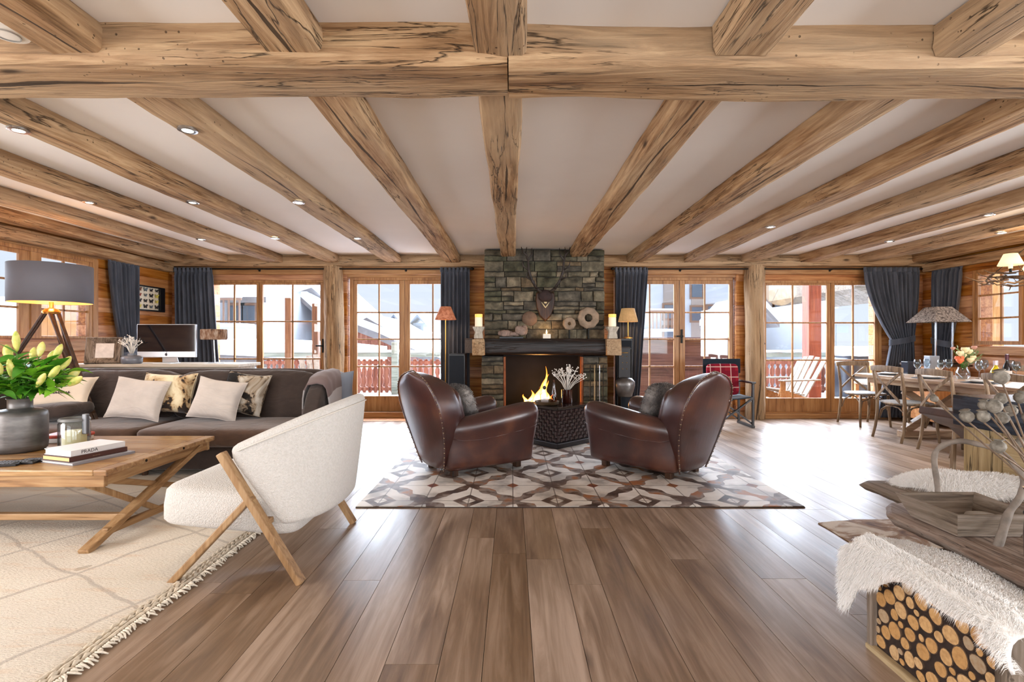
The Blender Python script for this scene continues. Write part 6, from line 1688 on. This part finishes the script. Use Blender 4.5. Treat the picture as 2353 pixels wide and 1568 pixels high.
# folded cloth in the tray
single(MB().sbox((1.87, 1.97, SZ+.034), (.10, .12, .03), .6, 12, wob=.01), 'folded_cloth', plain('pale cloth', '#a9a6a0', .9), 'small pale folded cloth lying in the wooden tray', 'cloth', smooth=180)
# dark vase with poppy pods
vx_, vy_ = 1.735, 1.63
th = thing('tall_vase', 'dark ribbed glass vase with dried poppy pods on the slab table', 'vase', (vx_, vy_, SZ))
t = NT('dark mottled glass'); n = t.noise(t.coords((1, 1, .4)), 30, 4); DG = t.fin(t.ramp(n, [(.4, '#0f0b12'), (.55, '#33202a'), (.7, '#86604a')]), .08, 0, t.bump(n, .2, .004), .8)
MB().lathe([(.001, 0), (.040, 0), (.048, .02), (.050, .10), (.045, .18), (.040, .225), (.050, .245), (.052, .25), (.047, .25), (.036, .22), (.001, .2)], 32, (vx_, vy_, SZ+.001)).build('vase_body', DG, th, smooth=50)
MB().tube([(vx_+.0475*cos(a*pi/12), vy_+.0475*sin(a*pi/12), SZ+.165+.003*sin(a)) for a in range(24)], .003, 6, loop=True).build('wire_band', BLACKM, th, smooth=180)
PP = thing('poppy_pods', 'bunch of dried grey poppy pods standing in the dark glass vase', 'dried flowers', (vx_, vy_, SZ+.2))
t = NT('dried poppy pod'); n = t.noise(t.coords((1,1,1)), 50, 4); PODM = t.fin(t.ramp(n, [(.3, '#5a544b'), (.6, '#857f74'), (.75, '#9b958a')]), .8, 0, t.bump(n, .6, .003), .2)
STK = plain('dry brown stalk', '#6e5b49', .8, 0, 40, .3)
nk = V((vx_, vy_, SZ+.24))
pods = [(2147, 917, 1.9, .013, (-.5, -.1, .6)), (2222, 958, 1.62, .019, (-.4, 0, 1)), (2259, 958, 1.60, .018, (-.2, 0, 1)), (2262, 932, 1.72, .017, (-.2, 0, 1)), (2285, 935, 1.58, .020, (0, 0, 1)), (2300, 868, 1.52, .020, (-.3, 0, 1)), (2303, 962, 1.66, .018, (.1, 0, 1)), (2300, 918, 1.66, .017, (0, 0, 1)), (2294, 1027, 1.56, .019, (.1, .1, 1)), (2322, 945, 1.7, .018, (.3, 0, 1)), (2345, 915, 1.66, .018, (.4, 0, 1)), (2365, 960, 1.6, .018, (.6, 0, 1)), (2390, 930, 1.7, .017, (.7, 0, 1)), (2340, 1020, 1.75, .015, (.4, 0, 1))]
for (px_, py_, Y_, R, d) in pods:
    p = P(px_, py_, Y_); d = V(d).normalized()
    q = d.to_track_quat('Z', 'Y').to_matrix().to_4x4()
    m = MB(); rings = []
    prof = [(.002, -R*1.1), (R*.35, -R*.95), (R*.8, -R*.55), (R, 0), (R*.9, R*.55), (R*.55, R*.9), (R*.45, R*1.0), (R*.78, R*1.12), (R*.70, R*1.22), (.001, R*1.16)]
    for r_, z_ in prof:
        rings.append([p+q @ V((r_*(1+.07*cos(8*a*pi/12))*cos(2*pi*a/24), r_*(1+.07*cos(8*a*pi/12))*sin(2*pi*a/24), z_)) for a in range(24)])
    pod = m.loft(rings).build('pod', PODM, PP, smooth=180)
    b = p-d*R*1.1; n0 = nk+V((rr.uniform(-.025, .025), rr.uniform(-.025, .025), 0)); bt_ = n0+V((0, 0, -.15))
    sp_ = smooth_path([bt_, n0, n0.lerp(b, .5)+V((rr.uniform(-.012, .012), 0, .012)), b], 5)
    MB().tube(sp_, [.0028]*len(sp_), 6).build('stalk', STK, PP, smooth=180)

# second live edge bench with a sheepskin, further back
t2 = thing('live_edge_bench', 'low bark edged slab bench with a white sheepskin behind the wooden tray', 'bench', (2.3, 2.6, 0))
slab(lambda s_: 1.885+.06*max(0, .1-s_)/.1, 2.34, 2.76, 2.66, .45, .035, 9, W_GREY['Y'], par=t2, N=26)
for a in (2.15, 2.5): MB().rbeam((a+.1, 2.5, 0), (a+.1, 2.5, .414), .09, .09, 3).build('leg', W_GREY['Z'], t2, smooth=60)
th = thing('sheepskin', 'white long haired sheepskin lying on the low slab bench', 'sheepskin', (2.3, 2.55, .45))
def sk2(u, v):
    a = 2*pi*u; R = (.30+.035*sin(3*a+1)+.02*sin(5*a))*v; x = 2.36+R*1.05*cos(a); y = 2.60+R*.62*sin(a); z = .458+.05*(1-v**3)+.008*sin(a*4)*v
    return V((x, y, z))
m = MB().grid(sk2, 40, 10, cu=True); m.build('hide', FURW, th, smooth=180)
pts = []
rr = random.Random(9)
for _ in range(30000):
    u, v = rr.random(), sqrt(rr.random()); pts.append((sk2(u, v), V((cos(2*pi*u)*v*1.1+.3, sin(2*pi*u)*v*1.1, .45)).normalized()))
fm = MB(); strands(fm, pts, .055, .0006, rr, .55, .5); o = fm.build('wool', FURW, th); o['kind'] = 'stuff'
# brown hide on the floor
t = NT('brindled hide'); n = t.noise(t.coords((1,1,1), False), 5, 4, .6, .8); HID = t.fin(t.ramp(n, [(.38, '#5b3c26'), (.5, '#8c6a4a'), (.6, '#c9b9a4')]), .7, 0, t.bump(t.noise(t.coords((1,1,1), False), 120, 3), .6, .004), .2)
pl = [P(1880, 1202, 1).xyz]
def gp(x, y): Y = CH*F/(y-CY); return ((x-CX)/F*Y, Y)
o2 = [gp(1880, 1204), gp(1912, 1200), gp(1950, 1198), gp(1962, 1196), gp(2040, 1196), gp(2190, 1205), gp(2190, 1280), gp(2005, 1268), gp(1960, 1252), gp(1940, 1240), gp(1918, 1226), gp(1898, 1214)]
m = MB(); c_ = V((sum(a for a, b in o2)/12, sum(b for a, b in o2)/12, .012))
m.loft([[V((a, b, .001)) for a, b in o2], [V((a, b, .006)) for a, b in o2], [V((a+(c_.x-a)*.3, b+(c_.y-b)*.3, .012)) for a, b in o2]])
single(m, 'cowhide_rug', HID, 'brown and white cowhide lying on the floor left of the sheepskin stool', 'rug', smooth=60)
# ============================================================ OUTSIDE: BALCONY, SNOW, CHALETS
SNOWR = SNOW
WB = wood('balcony larch', ('#4c2a20', '#784534', '#9a6650'), 'Z', 1.0, .7, .3, False)
WRED = wood('red stained timber post', ('#57291c', '#763c29', '#8a4c35'), 'Z', 1.0, .6, .2, False)
WBR = wood('brown timber post', ('#4a3020', '#68462e', '#7d5a3d'), 'Z', 1.0, .6, .2, False)
WG_ = wood('grey green weathered rail', ('#596259', '#757f75', '#8d978d'), 'X', 1.0, .7, .2, False)
struct(MB().box(-14, 18, 8.24, 12.0, -.20, -.06), 'floor_balcony', wood('balcony decking', ('#84614a', '#a98468', '#c6a68b'), 'Y', 1, .7, .2, False))
th = thing('deck_snow', 'thick fresh snow lying on the balcony floor', 'snow', (0, 10, -.05), None, 'stuff')
MB().grid(lambda u, v: (-7.8+25.8*u, 9.3+2.6*v, -.02+.07*nz(u*30, v*4)+.05*v), 90, 12).build('snow_cover', SNOW, th, smooth=180, solid=.06)
# railing
RY = 11.3
def railing(x0, x1, label):
    th = thing('balcony_railing', label, 'railing', ((x0+x1)/2, RY, -.06), 'cut-out board balcony railing')
    zt = CH-.26*RY/11.3
    MB().box(x0, x1, RY-.06, RY+.06, zt-.10, zt).build('handrail', WG_, th, bevel=.01)
    MB().grid(lambda u, v: (x0+(x1-x0)*u, RY-.07+.14*v, zt+.005+.05*sin(pi*v)**.5+.012*nz(u*20, v)), 60, 6).build('rail_snow', SNOW, th, smooth=180)
    MB().box(x0, x1, RY-.03, RY+.03, zt-.26, zt-.19).box(x0, x1, RY-.03, RY+.03, .10, .18).build('rail', WB, th, bevel=.005)
    x = x0+.05
    nb_ = 0
    while x < x1-.1:
        m = MB(); w_ = .115
        # fretted board: hourglass with round bulges
        pf = [(0, .45), (.06, .8), (.14, .9), (.22, .35), (.30, .9), (.42, .95), (.5, .5), (.58, .95), (.70, .9), (.78, .35), (.86, .9), (.94, .8), (1, .45)]
        L = [V((x+w_*(1-a)/2*.9, RY, .05+(zt-.2)*h)) for h, a in pf]; R = [V((x+w_-w_*(1-a)/2*.9, RY, .05+(zt-.2)*h)) for h, a in pf]
        m.loft([[l+V((0, -.012, 0)), r_+V((0, -.012, 0)), r_+V((0, .012, 0)), l+V((0, .012, 0))] for l, r_ in zip(L, R)])
        m.build('fretted_board', WB, th); x += w_+.012; nb_ += 1
        if nb_ > 98: break
    return th
railing(-5.6, -1.2, 'fretted wooden balcony railing outside the left glass doors')
railing(5.0, 10.5, 'fretted wooden balcony railing outside the right sliding door')
def stick(name, label, x, y, w_, z1, mat, cat='post', z0=-.06, grp=None):
    m = MB().box(x-w_/2, x+w_/2, y-w_/2, y+w_/2, z0, z1); return single(m, name, mat, label, cat, grp, bevel=.015)
p = P(1865, 780, 9.6); stick('porch_post', 'thick red brown timber post outside the right sliding door', p.x, 9.6, .24, 3.4, WRED)
p = P(664, 780, 10.4); stick('porch_post', 'slim brown timber post outside the left sliding door, nearer the middle', p.x, 10.4, .13, P(0, 685, 10.4).z, WBR)
p = P(726, 780, 10.8); stick('porch_post', 'slim orange timber post outside the left sliding door, next to the wall post', p.x, 10.8, .13, P(0, 698, 10.8).z, WBR)
p = P(600, 780, 10.8); stick('porch_post', 'grey post standing in the balcony railing of the French doors', P(908, 780, 11.1).x, 11.1, .14, 1.2, WG_)
# plank screen added outside, standing in for the dark reflection in the French doors
th = thing('reflection_screen', 'dark plank screen standing in for the reflection in the right French doors', 'screen', (2.9, 9.4, -.06))
m = MB(); z = -.06
while z < 1.20: m.box(1.9, 4.55, 9.30, 9.34, z, z+.15, random.random()); z += .15
m.build('planks', wood('purplish reflection planks', ('#3d3034', '#54444a', '#6a5a5e'), 'X', 1, .6, .2, False, False, .1), th, bevel=.004)
MB().box(1.88, 4.57, 9.27, 9.37, 1.20, 1.23).build('cap', W_DARK['X'], th)
# Adirondack chair
WA = wood('silvery garden wood', ('#6f675c', '#8f877b', '#a39c91'), 'Z', 1, .7, .2, False); WAO = wood('honey garden wood', ('#7a5530', '#9c7347', '#b28a5f'), 'Y', 1, .6, .2, False)
def adirondack(label, x, y, rz):
    th = thing('garden_chair', label, 'garden chair', (0, 0, -.04), 'wooden garden armchairs on the balcony')
    for k in range(5):
        u = (k-2); MB().bar((0+.0, u*.115, .22), (-.42, u*.13, .95-.02*u*u), .10, .02, (1,0,0)).build('back_slat', WA, th, bevel=.006, local=True)
    for k in range(5): MB().box(.02+.10*k, .11+.10*k, -.28, .28, .27+.025*k, .29+.025*k).build('seat_slat', WA, th, bevel=.004, local=True)
    for s in (-1, 1):
        MB().box(-.20, .58, s*.34-.07, s*.34+.07, .53, .555).build('armrest', WA, th, bevel=.01, local=True)
        MB().box(.46, .56, s*.31-.015, s*.31+.015, 0, .53).build('front_leg', WAO, th, bevel=.005, local=True)
        MB().bar((.56, s*.28, .34), (-.42, s*.28, .04), .025, .13, (0,0,1)).build('side_rail', WAO, th, bevel=.005, local=True)
    th.location = (x, y, .0); th.rotation_euler = (0, 0, rz); return th
pc = P(1868, 900, 9.15)
ga = adirondack('silvery slatted garden armchair on the balcony beside the red post', 5.05, 9.0, radians(195))
gc = copy_tree(ga); gc.location = (-3.7, 9.6, .0); gc.rotation_euler = (0, 0, radians(300)); gc['label'] = 'garden armchair under grey cover outside the left sliding door'
th = thing('garden_table', 'snow dusted orange garden table outside the right sliding door', 'garden table', (6.9, 9.2, -.03))
MB().box(6.45, 7.4, 8.95, 9.5, .42, .46).build('tabletop', WA, th, bevel=.006); MB().box(6.47, 7.38, 8.97, 9.48, .461, .50).build('snow_layer', SNOW, th, bevel=.02)
for a in (6.5, 7.35):
    for b in (9.0, 9.45): MB().box(a-.03, a+.03, b-.03, b+.03, -.03, .42).build('leg', WAO, th)
# balcony side objects: lamp post / sign, car
DARKC = plain('dark car paint', '#2a2f36', .3, .3)
# ground
single(MB().grid(lambda u, v: (-90+180*u, 13+130*v, -4+1.0*nz(u*8, v*8)+v*3), 50, 50), 'snow_field', SNOW, 'snow covered ground between the buildings outside', 'snow', None, 'stuff', smooth=180)
# chalets
WALLW = plain('white render', '#b4b7bb', .9, 0, 1, .04); WALLG = plain('warm grey render', '#93877f', .9); WOODC = wood('chalet cladding', ('#7c5a46', '#a67f66', '#c2a088'), 'X', .4, .8, .1, False)
PANEC = plain('grey chalet window', '#57606a', .2); SHUT = plain('brown shutters', '#7d604e', .7)
ROOFM = plain('weathered grey roof edge', '#6f6a68', .8, 0, 2, .2)
def chalet(label, x0, x1, y0, y1, z0, ze, zr, wall, wins=(), ridge='Y', over=1.0, balc=(), name='chalet', cladz=None, snow=.5):
    th = thing(name, label, 'building', ((x0+x1)/2, y0, z0))
    MB().box(x0, x1, y0, y1, z0, ze).build('wall', wall, th)
    if cladz: MB().box(x0-.03, x1+.03, y0-.04, y1, cladz[0], cladz[1]).build('cladding', WOODC, th)
    if ridge == 'Y':
        xm = (x0+x1)/2
        MB().add([(x0, y0, ze), (x1, y0, ze), (xm, y0, zr), (x0, y1, ze), (x1, y1, ze), (xm, y1, zr)], [(0,1,2),(5,4,3),(0,2,5,3),(2,1,4,5),(0,3,4,1)]).build('gable', wall if not cladz else WOODC, th)
        sl = (zr-ze)/(xm-x0); a = x0-over; b = x1+over; za = ze-sl*over
        for t0, t1, mt, nm in ((.02, .25, ROOFM, 'roof'), (.26, .26+snow, SNOW, 'roof_snow')):
            MB().loft([[V((a, y, za+t0)), V((xm, y, zr+t0)), V((b, y, za+t0)), V((b, y, za+t1)), V((xm, y, zr+t1)), V((a, y, za+t1))] for y in (y0-over*1.2, y1+over)]).build(nm, mt, th)
    else:
        ym = (y0+y1)/2; sl = (zr-ze)/(ym-y0); a = y0-over; b = y1+over; za = ze-sl*over
        MB().add([(x0, y0, ze), (x0, y1, ze), (x0, ym, zr), (x1, y0, ze), (x1, y1, ze), (x1, ym, zr)], [(0,2,1),(3,4,5),(0,3,5,2),(2,5,4,1),(0,1,4,3)]).build('gable', wall, th)
        for t0, t1, mt, nm in ((.02, .25, ROOFM, 'roof'), (.26, .26+snow, SNOW, 'roof_snow')):
            MB().loft([[V((x, a, za+t0)), V((x, ym, zr+t0)), V((x, b, za+t0)), V((x, b, za+t1)), V((x, ym, zr+t1)), V((x, a, za+t1))] for x in (x0-over, x1+over)]).build(nm, mt, th)
    for (cx_, cz_, w_, h) in wins:
        f = MB().box(cx_-w_/2-.12, cx_+w_/2+.12, y0-.10, y0-.041, cz_-h/2-.12, cz_+h/2+.12).build('window', SHUT, th)
        MB().box(cx_-w_/2, cx_+w_/2, y0-.13, y0-.101, cz_-h/2, cz_+h/2).build('pane', PANEC, f)
    for (bx0, bx1, bz) in balc:
        b_ = MB().box(bx0, bx1, y0-1.2, y0-.05, bz-.15, bz).build('balcony', WALLW, th)
        m = MB(); x = bx0
        while x < bx1: m.box(x, x+.06, y0-1.2, y0-1.15, bz, bz+1.0); x += .22
        m.box(bx0, bx1, y0-1.22, y0-1.13, bz+.95, bz+1.05); m.build('balcony_rail', SHUT, b_)
        MB().box(bx0, bx1, y0-1.24, y0-1.10, bz+1.06, bz+1.16).build('balcony_snow', SNOW, b_)
    return th
def PX(x, Y): return (x-CX)/F*Y
def PZ(y, Y): return CH+(CY-y)/F*Y
# right hand group seen through doors 3 and 4
Y0 = 30
chalet('tall white apartment house with brown upper cladding seen through the right French doors', PX(1470, Y0), PX(1690, Y0), Y0, 44, -4, PZ(655, Y0), PZ(600, Y0), WALLW, [(PX(x, Y0), PZ(y, Y0), .6, .8) for x, y in ((1537, 717), (1600, 668), (1637, 720), (1638, 772), (1537, 768), (1600, 722))], 'Y', 1.0, [(PX(1478, Y0), PX(1552, Y0), PZ(757, Y0))], cladz=None)
ap = [o for o in bpy.data.objects if o.get('label', '').startswith('tall white apartment')][0]
for a, b in ((1524, 1552), (1588, 1616)): MB().box(PX(a, Y0), PX(b, Y0), Y0-.06, Y0-.01, -3, PZ(648, Y0)).build('facade_panel', WALLG, ap)
Y1 = 34
chalet('grey pink apartment block with railed balconies seen through the right sliding door', PX(1738, Y1), PX(1905, Y1), Y1, 48, -4, PZ(610, Y1), PZ(560, Y1), WALLG, [(PX(x, Y1), PZ(y, Y1), 1.0, 1.5) for x, y in ((1795, 680), (1795, 730), (1797, 780), (1838, 780), (1838, 730), (1885, 730))], 'X', 1.2, [(PX(1785, Y1), PX(1900, Y1), PZ(706, Y1))])
chalet('small snow capped chalet at the left of the sliding door view', PX(1712, 24), PX(1752, 24), 24, 28, -4, PZ(728, 24), PZ(706, 24), WALLW, [], 'Y', .5, snow=.3)
Y2 = 26
# big overhanging eave right of door 4 view
th = thing('chalet', 'white chalet corner with deep snowy eaves seen through the last glass pane', 'building', (PX(1880, Y2), Y2, -4))
MB().box(PX(1905, Y2), PX(1917, Y2), Y2, Y2+8, -4, PZ(690, Y2)).build('wall', WALLW, th)
m = MB().add([(PX(1903, Y2), Y2-2, PZ(640, Y2)), (PX(1978, Y2), Y2-2, PZ(688, Y2)), (PX(1978, Y2), Y2+6, PZ(688, Y2)), (PX(1903, Y2), Y2+6, PZ(640, Y2)), (PX(1903, Y2), Y2-2, PZ(672, Y2)), (PX(1972, Y2), Y2-2, PZ(700, Y2)), (PX(1972, Y2), Y2+6, PZ(700, Y2)), (PX(1903, Y2), Y2+6, PZ(672, Y2))], [(0,1,2,3),(7,6,5,4),(0,4,5,1),(1,5,6,2),(2,6,7,3),(3,7,4,0)]); m.build('eave', W_GREY['X'], th)
MB().add([(PX(1903, Y2), Y2-2.1, PZ(640, Y2)), (PX(1978, Y2), Y2-2.1, PZ(688, Y2)), (PX(1978, Y2), Y2+6, PZ(688, Y2)), (PX(1903, Y2), Y2+6, PZ(640, Y2)), (PX(1903, Y2), Y2-2.1, PZ(628, Y2)), (PX(1978, Y2), Y2-2.1, PZ(680, Y2)), (PX(1978, Y2), Y2+6, PZ(680, Y2)), (PX(1903, Y2), Y2+6, PZ(628, Y2))], [(3,2,1,0),(4,5,6,7),(4,0,1,5),(5,1,2,6),(6,2,3,7),(7,3,0,4)]).build('roof_snow', SNOW, th)
# street sign + snowy car beyond railing
sg = thing('road_sign', 'small grey road sign on two legs beyond the balcony', 'sign', (PX(1935, 16), 16, -3))
MB().box(PX(1922, 16), PX(1950, 16), 16, 16.03, PZ(765, 16), PZ(747, 16)).build('sign_panel', plain('grey sign', '#9aa4ab', .6), sg); MB().box(PX(1919, 16), PX(1922, 16), 16, 16.05, -3, PZ(745, 16)).build('post', plain('grey post', '#7e888f', .6), sg)
cx0, cx1 = PX(1922, 10.5), PX(2030, 10.5)
cr = thing('covered_furniture', 'dark covered garden furniture under a cap of snow at the balcony corner', 'garden furniture', ((cx0+cx1)/2, 10.6, -.06))
MB().sbox(((cx0+cx1)/2, 10.6, .45), (cx1-cx0, .8, 1.02), .4, 18, None, wob=.04).build('dark_cover', DARKC, cr, smooth=180)
MB().sbox(((cx0+cx1)/2, 10.6, 1.0), ((cx1-cx0)*.92, .76, .22), .5, 18, wob=.03).build('snow_cap', SNOW, cr, smooth=180)
# left hand group
Y3 = 24
def snowroof(name, label, pts_px, Y, depth, th_=.5, under=.35, mat=None):
    """a snow laden roof slope: polyline of its top edge in the picture plane at distance Y, real thickness, running back"""
    th = thing('chalet_roof', label, 'roof', (PX(pts_px[0][0], Y), Y, PZ(pts_px[0][1], Y)))
    top = [V((PX(x, Y), Y, PZ(y, Y))) for x, y in pts_px]
    MB().loft([[p+V((0, 0, 0)), p+V((0, depth, 0)), p+V((0, depth, -th_)), p+V((0, 0, -th_))] for p in top]).build('roof_snow', SNOW, th)
    MB().loft([[p+V((0, .1, -th_-.01)), p+V((0, depth, -th_-.01)), p+V((0, depth, -th_-under)), p+V((0, .1, -th_-under))] for p in top]).build('roof', mat or ROOFM, th)
    return th
h = chalet('chalet with orange timber gable under a snowy roof seen through the left French doors', PX(770, Y3), PX(910, Y3), Y3+.5, 34, -4, PZ(783, Y3), PZ(742, Y3), WB, [], 'Y', .3, snow=.2)
snowroof('', 'long snow covered roof sloping down to the right behind the French doors', [(800, 722), (868, 748), (960, 790), (1030, 812)], Y3, 10, .35)
snowroof('', 'far snow covered ridge with two dark dormers', [(868, 748), (940, 757), (1000, 768), (1060, 780)], 33, 12, .9)
for x, lb in ((909, 'left of the door stile'), (962, 'right of the door stile')):
    th = thing('dormer', f'dark peaked dormer on the far snowy roof, {lb}', 'dormer', (PX(x, 33), 33, PZ(768, 33)))
    xx = PX(x, 33.2); zz = PZ(762, 33)
    MB().box(xx-.35, xx+.35, 33.0, 35, zz-.6, zz+.55).build('wall', plain('weathered grey wall', '#7d858e', .8), th)
    MB().loft([[V((xx-.62, y, zz+.38)), V((xx, y, zz+1.12)), V((xx+.62, y, zz+.38)), V((xx, y, zz+.95))] for y in (32.7, 35)]).build('roof', plain('dark slate roof', '#4b5560', .7), th)
    MB().box(xx-.15, xx+.15, 32.94, 32.99, zz-.3, zz+.35).build('window', PANEC, th)
chalet('pale chalet with long balcony seen through the left sliding door', PX(440, 22), PX(590, 22), 22, 30, -4, PZ(690, 22), PZ(640, 22), WALLW, [(PX(x, 22), PZ(690, 22)-.6, .5, .7) for x in (545, 575)], 'X', .8, [(PX(490, 22), PX(588, 22), PZ(745, 22))], snow=.45)
chalet('grey chalet behind the slim balcony posts', PX(612, 28), PX(740, 28), 28, 38, -4, PZ(720, 28), PZ(662, 28), WALLG, [(PX(690, 28), PZ(760, 28), .9, 1.2)], 'Y', 1.2, snow=.6)
snowroof('', 'low snow laden roof directly below the left sliding door', [(470, 778), (560, 782), (700, 790), (800, 800)], 16, 5, .5)
# seen through the side windows
HONEY = plain('honey outdoor boards', '#c9975c', .8, 0, 3, .15)
th = thing('neighbour_wall', 'honey coloured timber wall outside the left window', 'building', (-8.6, 9.6, -1))
MB().box(-8.9, -8.0, 9.45, 9.75, -1, 2.6).build('boards', HONEY, th)
m = MB(); x = -8.9
while x < -8.02: m.box(x, x+.14, 9.43, 9.449, -1, 2.6, random.random()); x += .147
m.build('cladding', HONEY, th)
th = thing('neighbour_wall', 'honey coloured timber post outside the right window', 'building', (8.2, 8.7, -1))
MB().box(7.95, 8.55, 8.7, 9.0, -.06, 3.2).build('boards', wood('honey outdoor boards right', ('#b27b42', '#d9a566', '#ecc48a'), 'Z', 1, .7, .2, False), th)
chalet('low snowy chalet outside the left window', -34, -23, 26, 38, -4, .6, 3.2, WALLG, [(-26, -.8, 1.2, 1.2)], 'X', 1.0, snow=.6)
# ============================================================ CAMERA, SKY, LIGHT
cam = bpy.data.cameras.new('camera'); co_ = bpy.data.objects.new('camera', cam); COL.objects.link(co_)
co_.location = (0, 0, CH); co_.rotation_euler = (pi/2, 0, 0)
cam.sensor_width = 36; cam.lens = F/2353*36; cam.clip_start = .05; cam.clip_end = 500
S.camera = co_
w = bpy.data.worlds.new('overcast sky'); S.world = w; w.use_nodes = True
nt = w.node_tree; nt.nodes.clear()
tc = nt.nodes.new('ShaderNodeTexCoord'); sp = nt.nodes.new('ShaderNodeSeparateXYZ'); nt.links.new(tc.outputs['Generated'], sp.inputs[0])
rp = nt.nodes.new('ShaderNodeValToRGB'); nt.links.new(sp.outputs[2], rp.inputs[0])
e = rp.color_ramp.elements
e[0].position = 0; e[0].color = (.78, .86, .96, 1)
e[1].position = 1; e[1].color = (.72, .82, 1, 1)
x_ = e.new(.12); x_.color = (.74, .84, .98, 1)
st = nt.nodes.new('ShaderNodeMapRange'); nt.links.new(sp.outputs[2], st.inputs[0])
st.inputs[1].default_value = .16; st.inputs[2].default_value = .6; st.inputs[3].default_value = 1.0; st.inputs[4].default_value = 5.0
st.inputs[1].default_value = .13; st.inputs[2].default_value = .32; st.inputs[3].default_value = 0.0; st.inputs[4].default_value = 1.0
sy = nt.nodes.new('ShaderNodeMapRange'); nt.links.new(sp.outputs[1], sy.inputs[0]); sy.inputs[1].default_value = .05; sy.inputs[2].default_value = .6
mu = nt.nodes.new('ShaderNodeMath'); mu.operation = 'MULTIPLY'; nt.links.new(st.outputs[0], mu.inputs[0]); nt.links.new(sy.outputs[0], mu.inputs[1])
ma = nt.nodes.new('ShaderNodeMath'); ma.operation = 'MULTIPLY_ADD'; nt.links.new(mu.outputs[0], ma.inputs[0]); ma.inputs[1].default_value = 18.0; ma.inputs[2].default_value = .55  # upper front sky brightened above the view, for room light and floor reflections
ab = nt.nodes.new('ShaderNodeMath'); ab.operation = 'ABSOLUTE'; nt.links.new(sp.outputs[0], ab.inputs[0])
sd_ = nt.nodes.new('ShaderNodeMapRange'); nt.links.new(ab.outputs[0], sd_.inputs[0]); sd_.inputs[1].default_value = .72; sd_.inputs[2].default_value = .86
sm_ = nt.nodes.new('ShaderNodeMath'); sm_.operation = 'MULTIPLY_ADD'; nt.links.new(sd_.outputs[0], sm_.inputs[0]); sm_.inputs[1].default_value = 4.0; nt.links.new(ma.outputs[0], sm_.inputs[2])  # side brightening added outside the camera's view, for light through the side windows
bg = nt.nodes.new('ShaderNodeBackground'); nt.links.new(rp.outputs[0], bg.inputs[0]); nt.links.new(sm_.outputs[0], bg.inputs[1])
wo = nt.nodes.new('ShaderNodeOutputWorld'); nt.links.new(bg.outputs[0], wo.inputs[0])
def area(name, loc, rot, sx, sy, power, col):
    l = bpy.data.lights.new(name, 'AREA'); l.shape = 'RECTANGLE'; l.size = sx; l.size_y = sy; l.energy = power; l.color = col
    o = bpy.data.objects.new(name, l); o.location = loc; o.rotation_euler = rot; COL.objects.link(o); return o
# fill lights added in the unseen rear wall openings, behind the camera
area('rear fill', (-2.8, YF+.02, 1.35), (pi/2, 0, 0), 3.2, 1.9, 45, (.94, .97, 1))
area('rear middle fill', (.9, YF+.02, 1.15), (pi/2, 0, 0), 2.6, 2.2, 45, (.94, .97, 1))
area('rear fill', (4.4, YF+.02, 1.35), (pi/2, 0, 0), 2.8, 1.9, 45, (.94, .97, 1))
# added fill lights on bare stretches of side wall, outside the frame
area('left fill', (XL+.02, .6, 1.4), (pi/2, 0, -pi/2), 3.4, 1.7, 130, (.97, .98, 1))
area('right fill', (XR-.02, .6, 1.4), (pi/2, 0, pi/2), 3.4, 1.7, 250, (.90, .95, 1))
S.view_settings.view_transform = 'Standard'; S.view_settings.look = 'None'; S.view_settings.gamma = 1; S.view_settings.use_curve_mapping = False
S.view_settings.exposure = 1.0
S.cycles.max_bounces = 8; S.cycles.diffuse_bounces = 5; S.cycles.glossy_bounces = 4; S.cycles.transmission_bounces = 6; S.cycles.transparent_max_bounces = 12
S.cycles.sample_clamp_indirect = 6; S.cycles.caustics_reflective = False; S.cycles.caustics_refractive = False
try: S.cycles.use_denoising = True; S.cycles.denoiser = 'OPENIMAGEDENOISE'
except Exception: pass
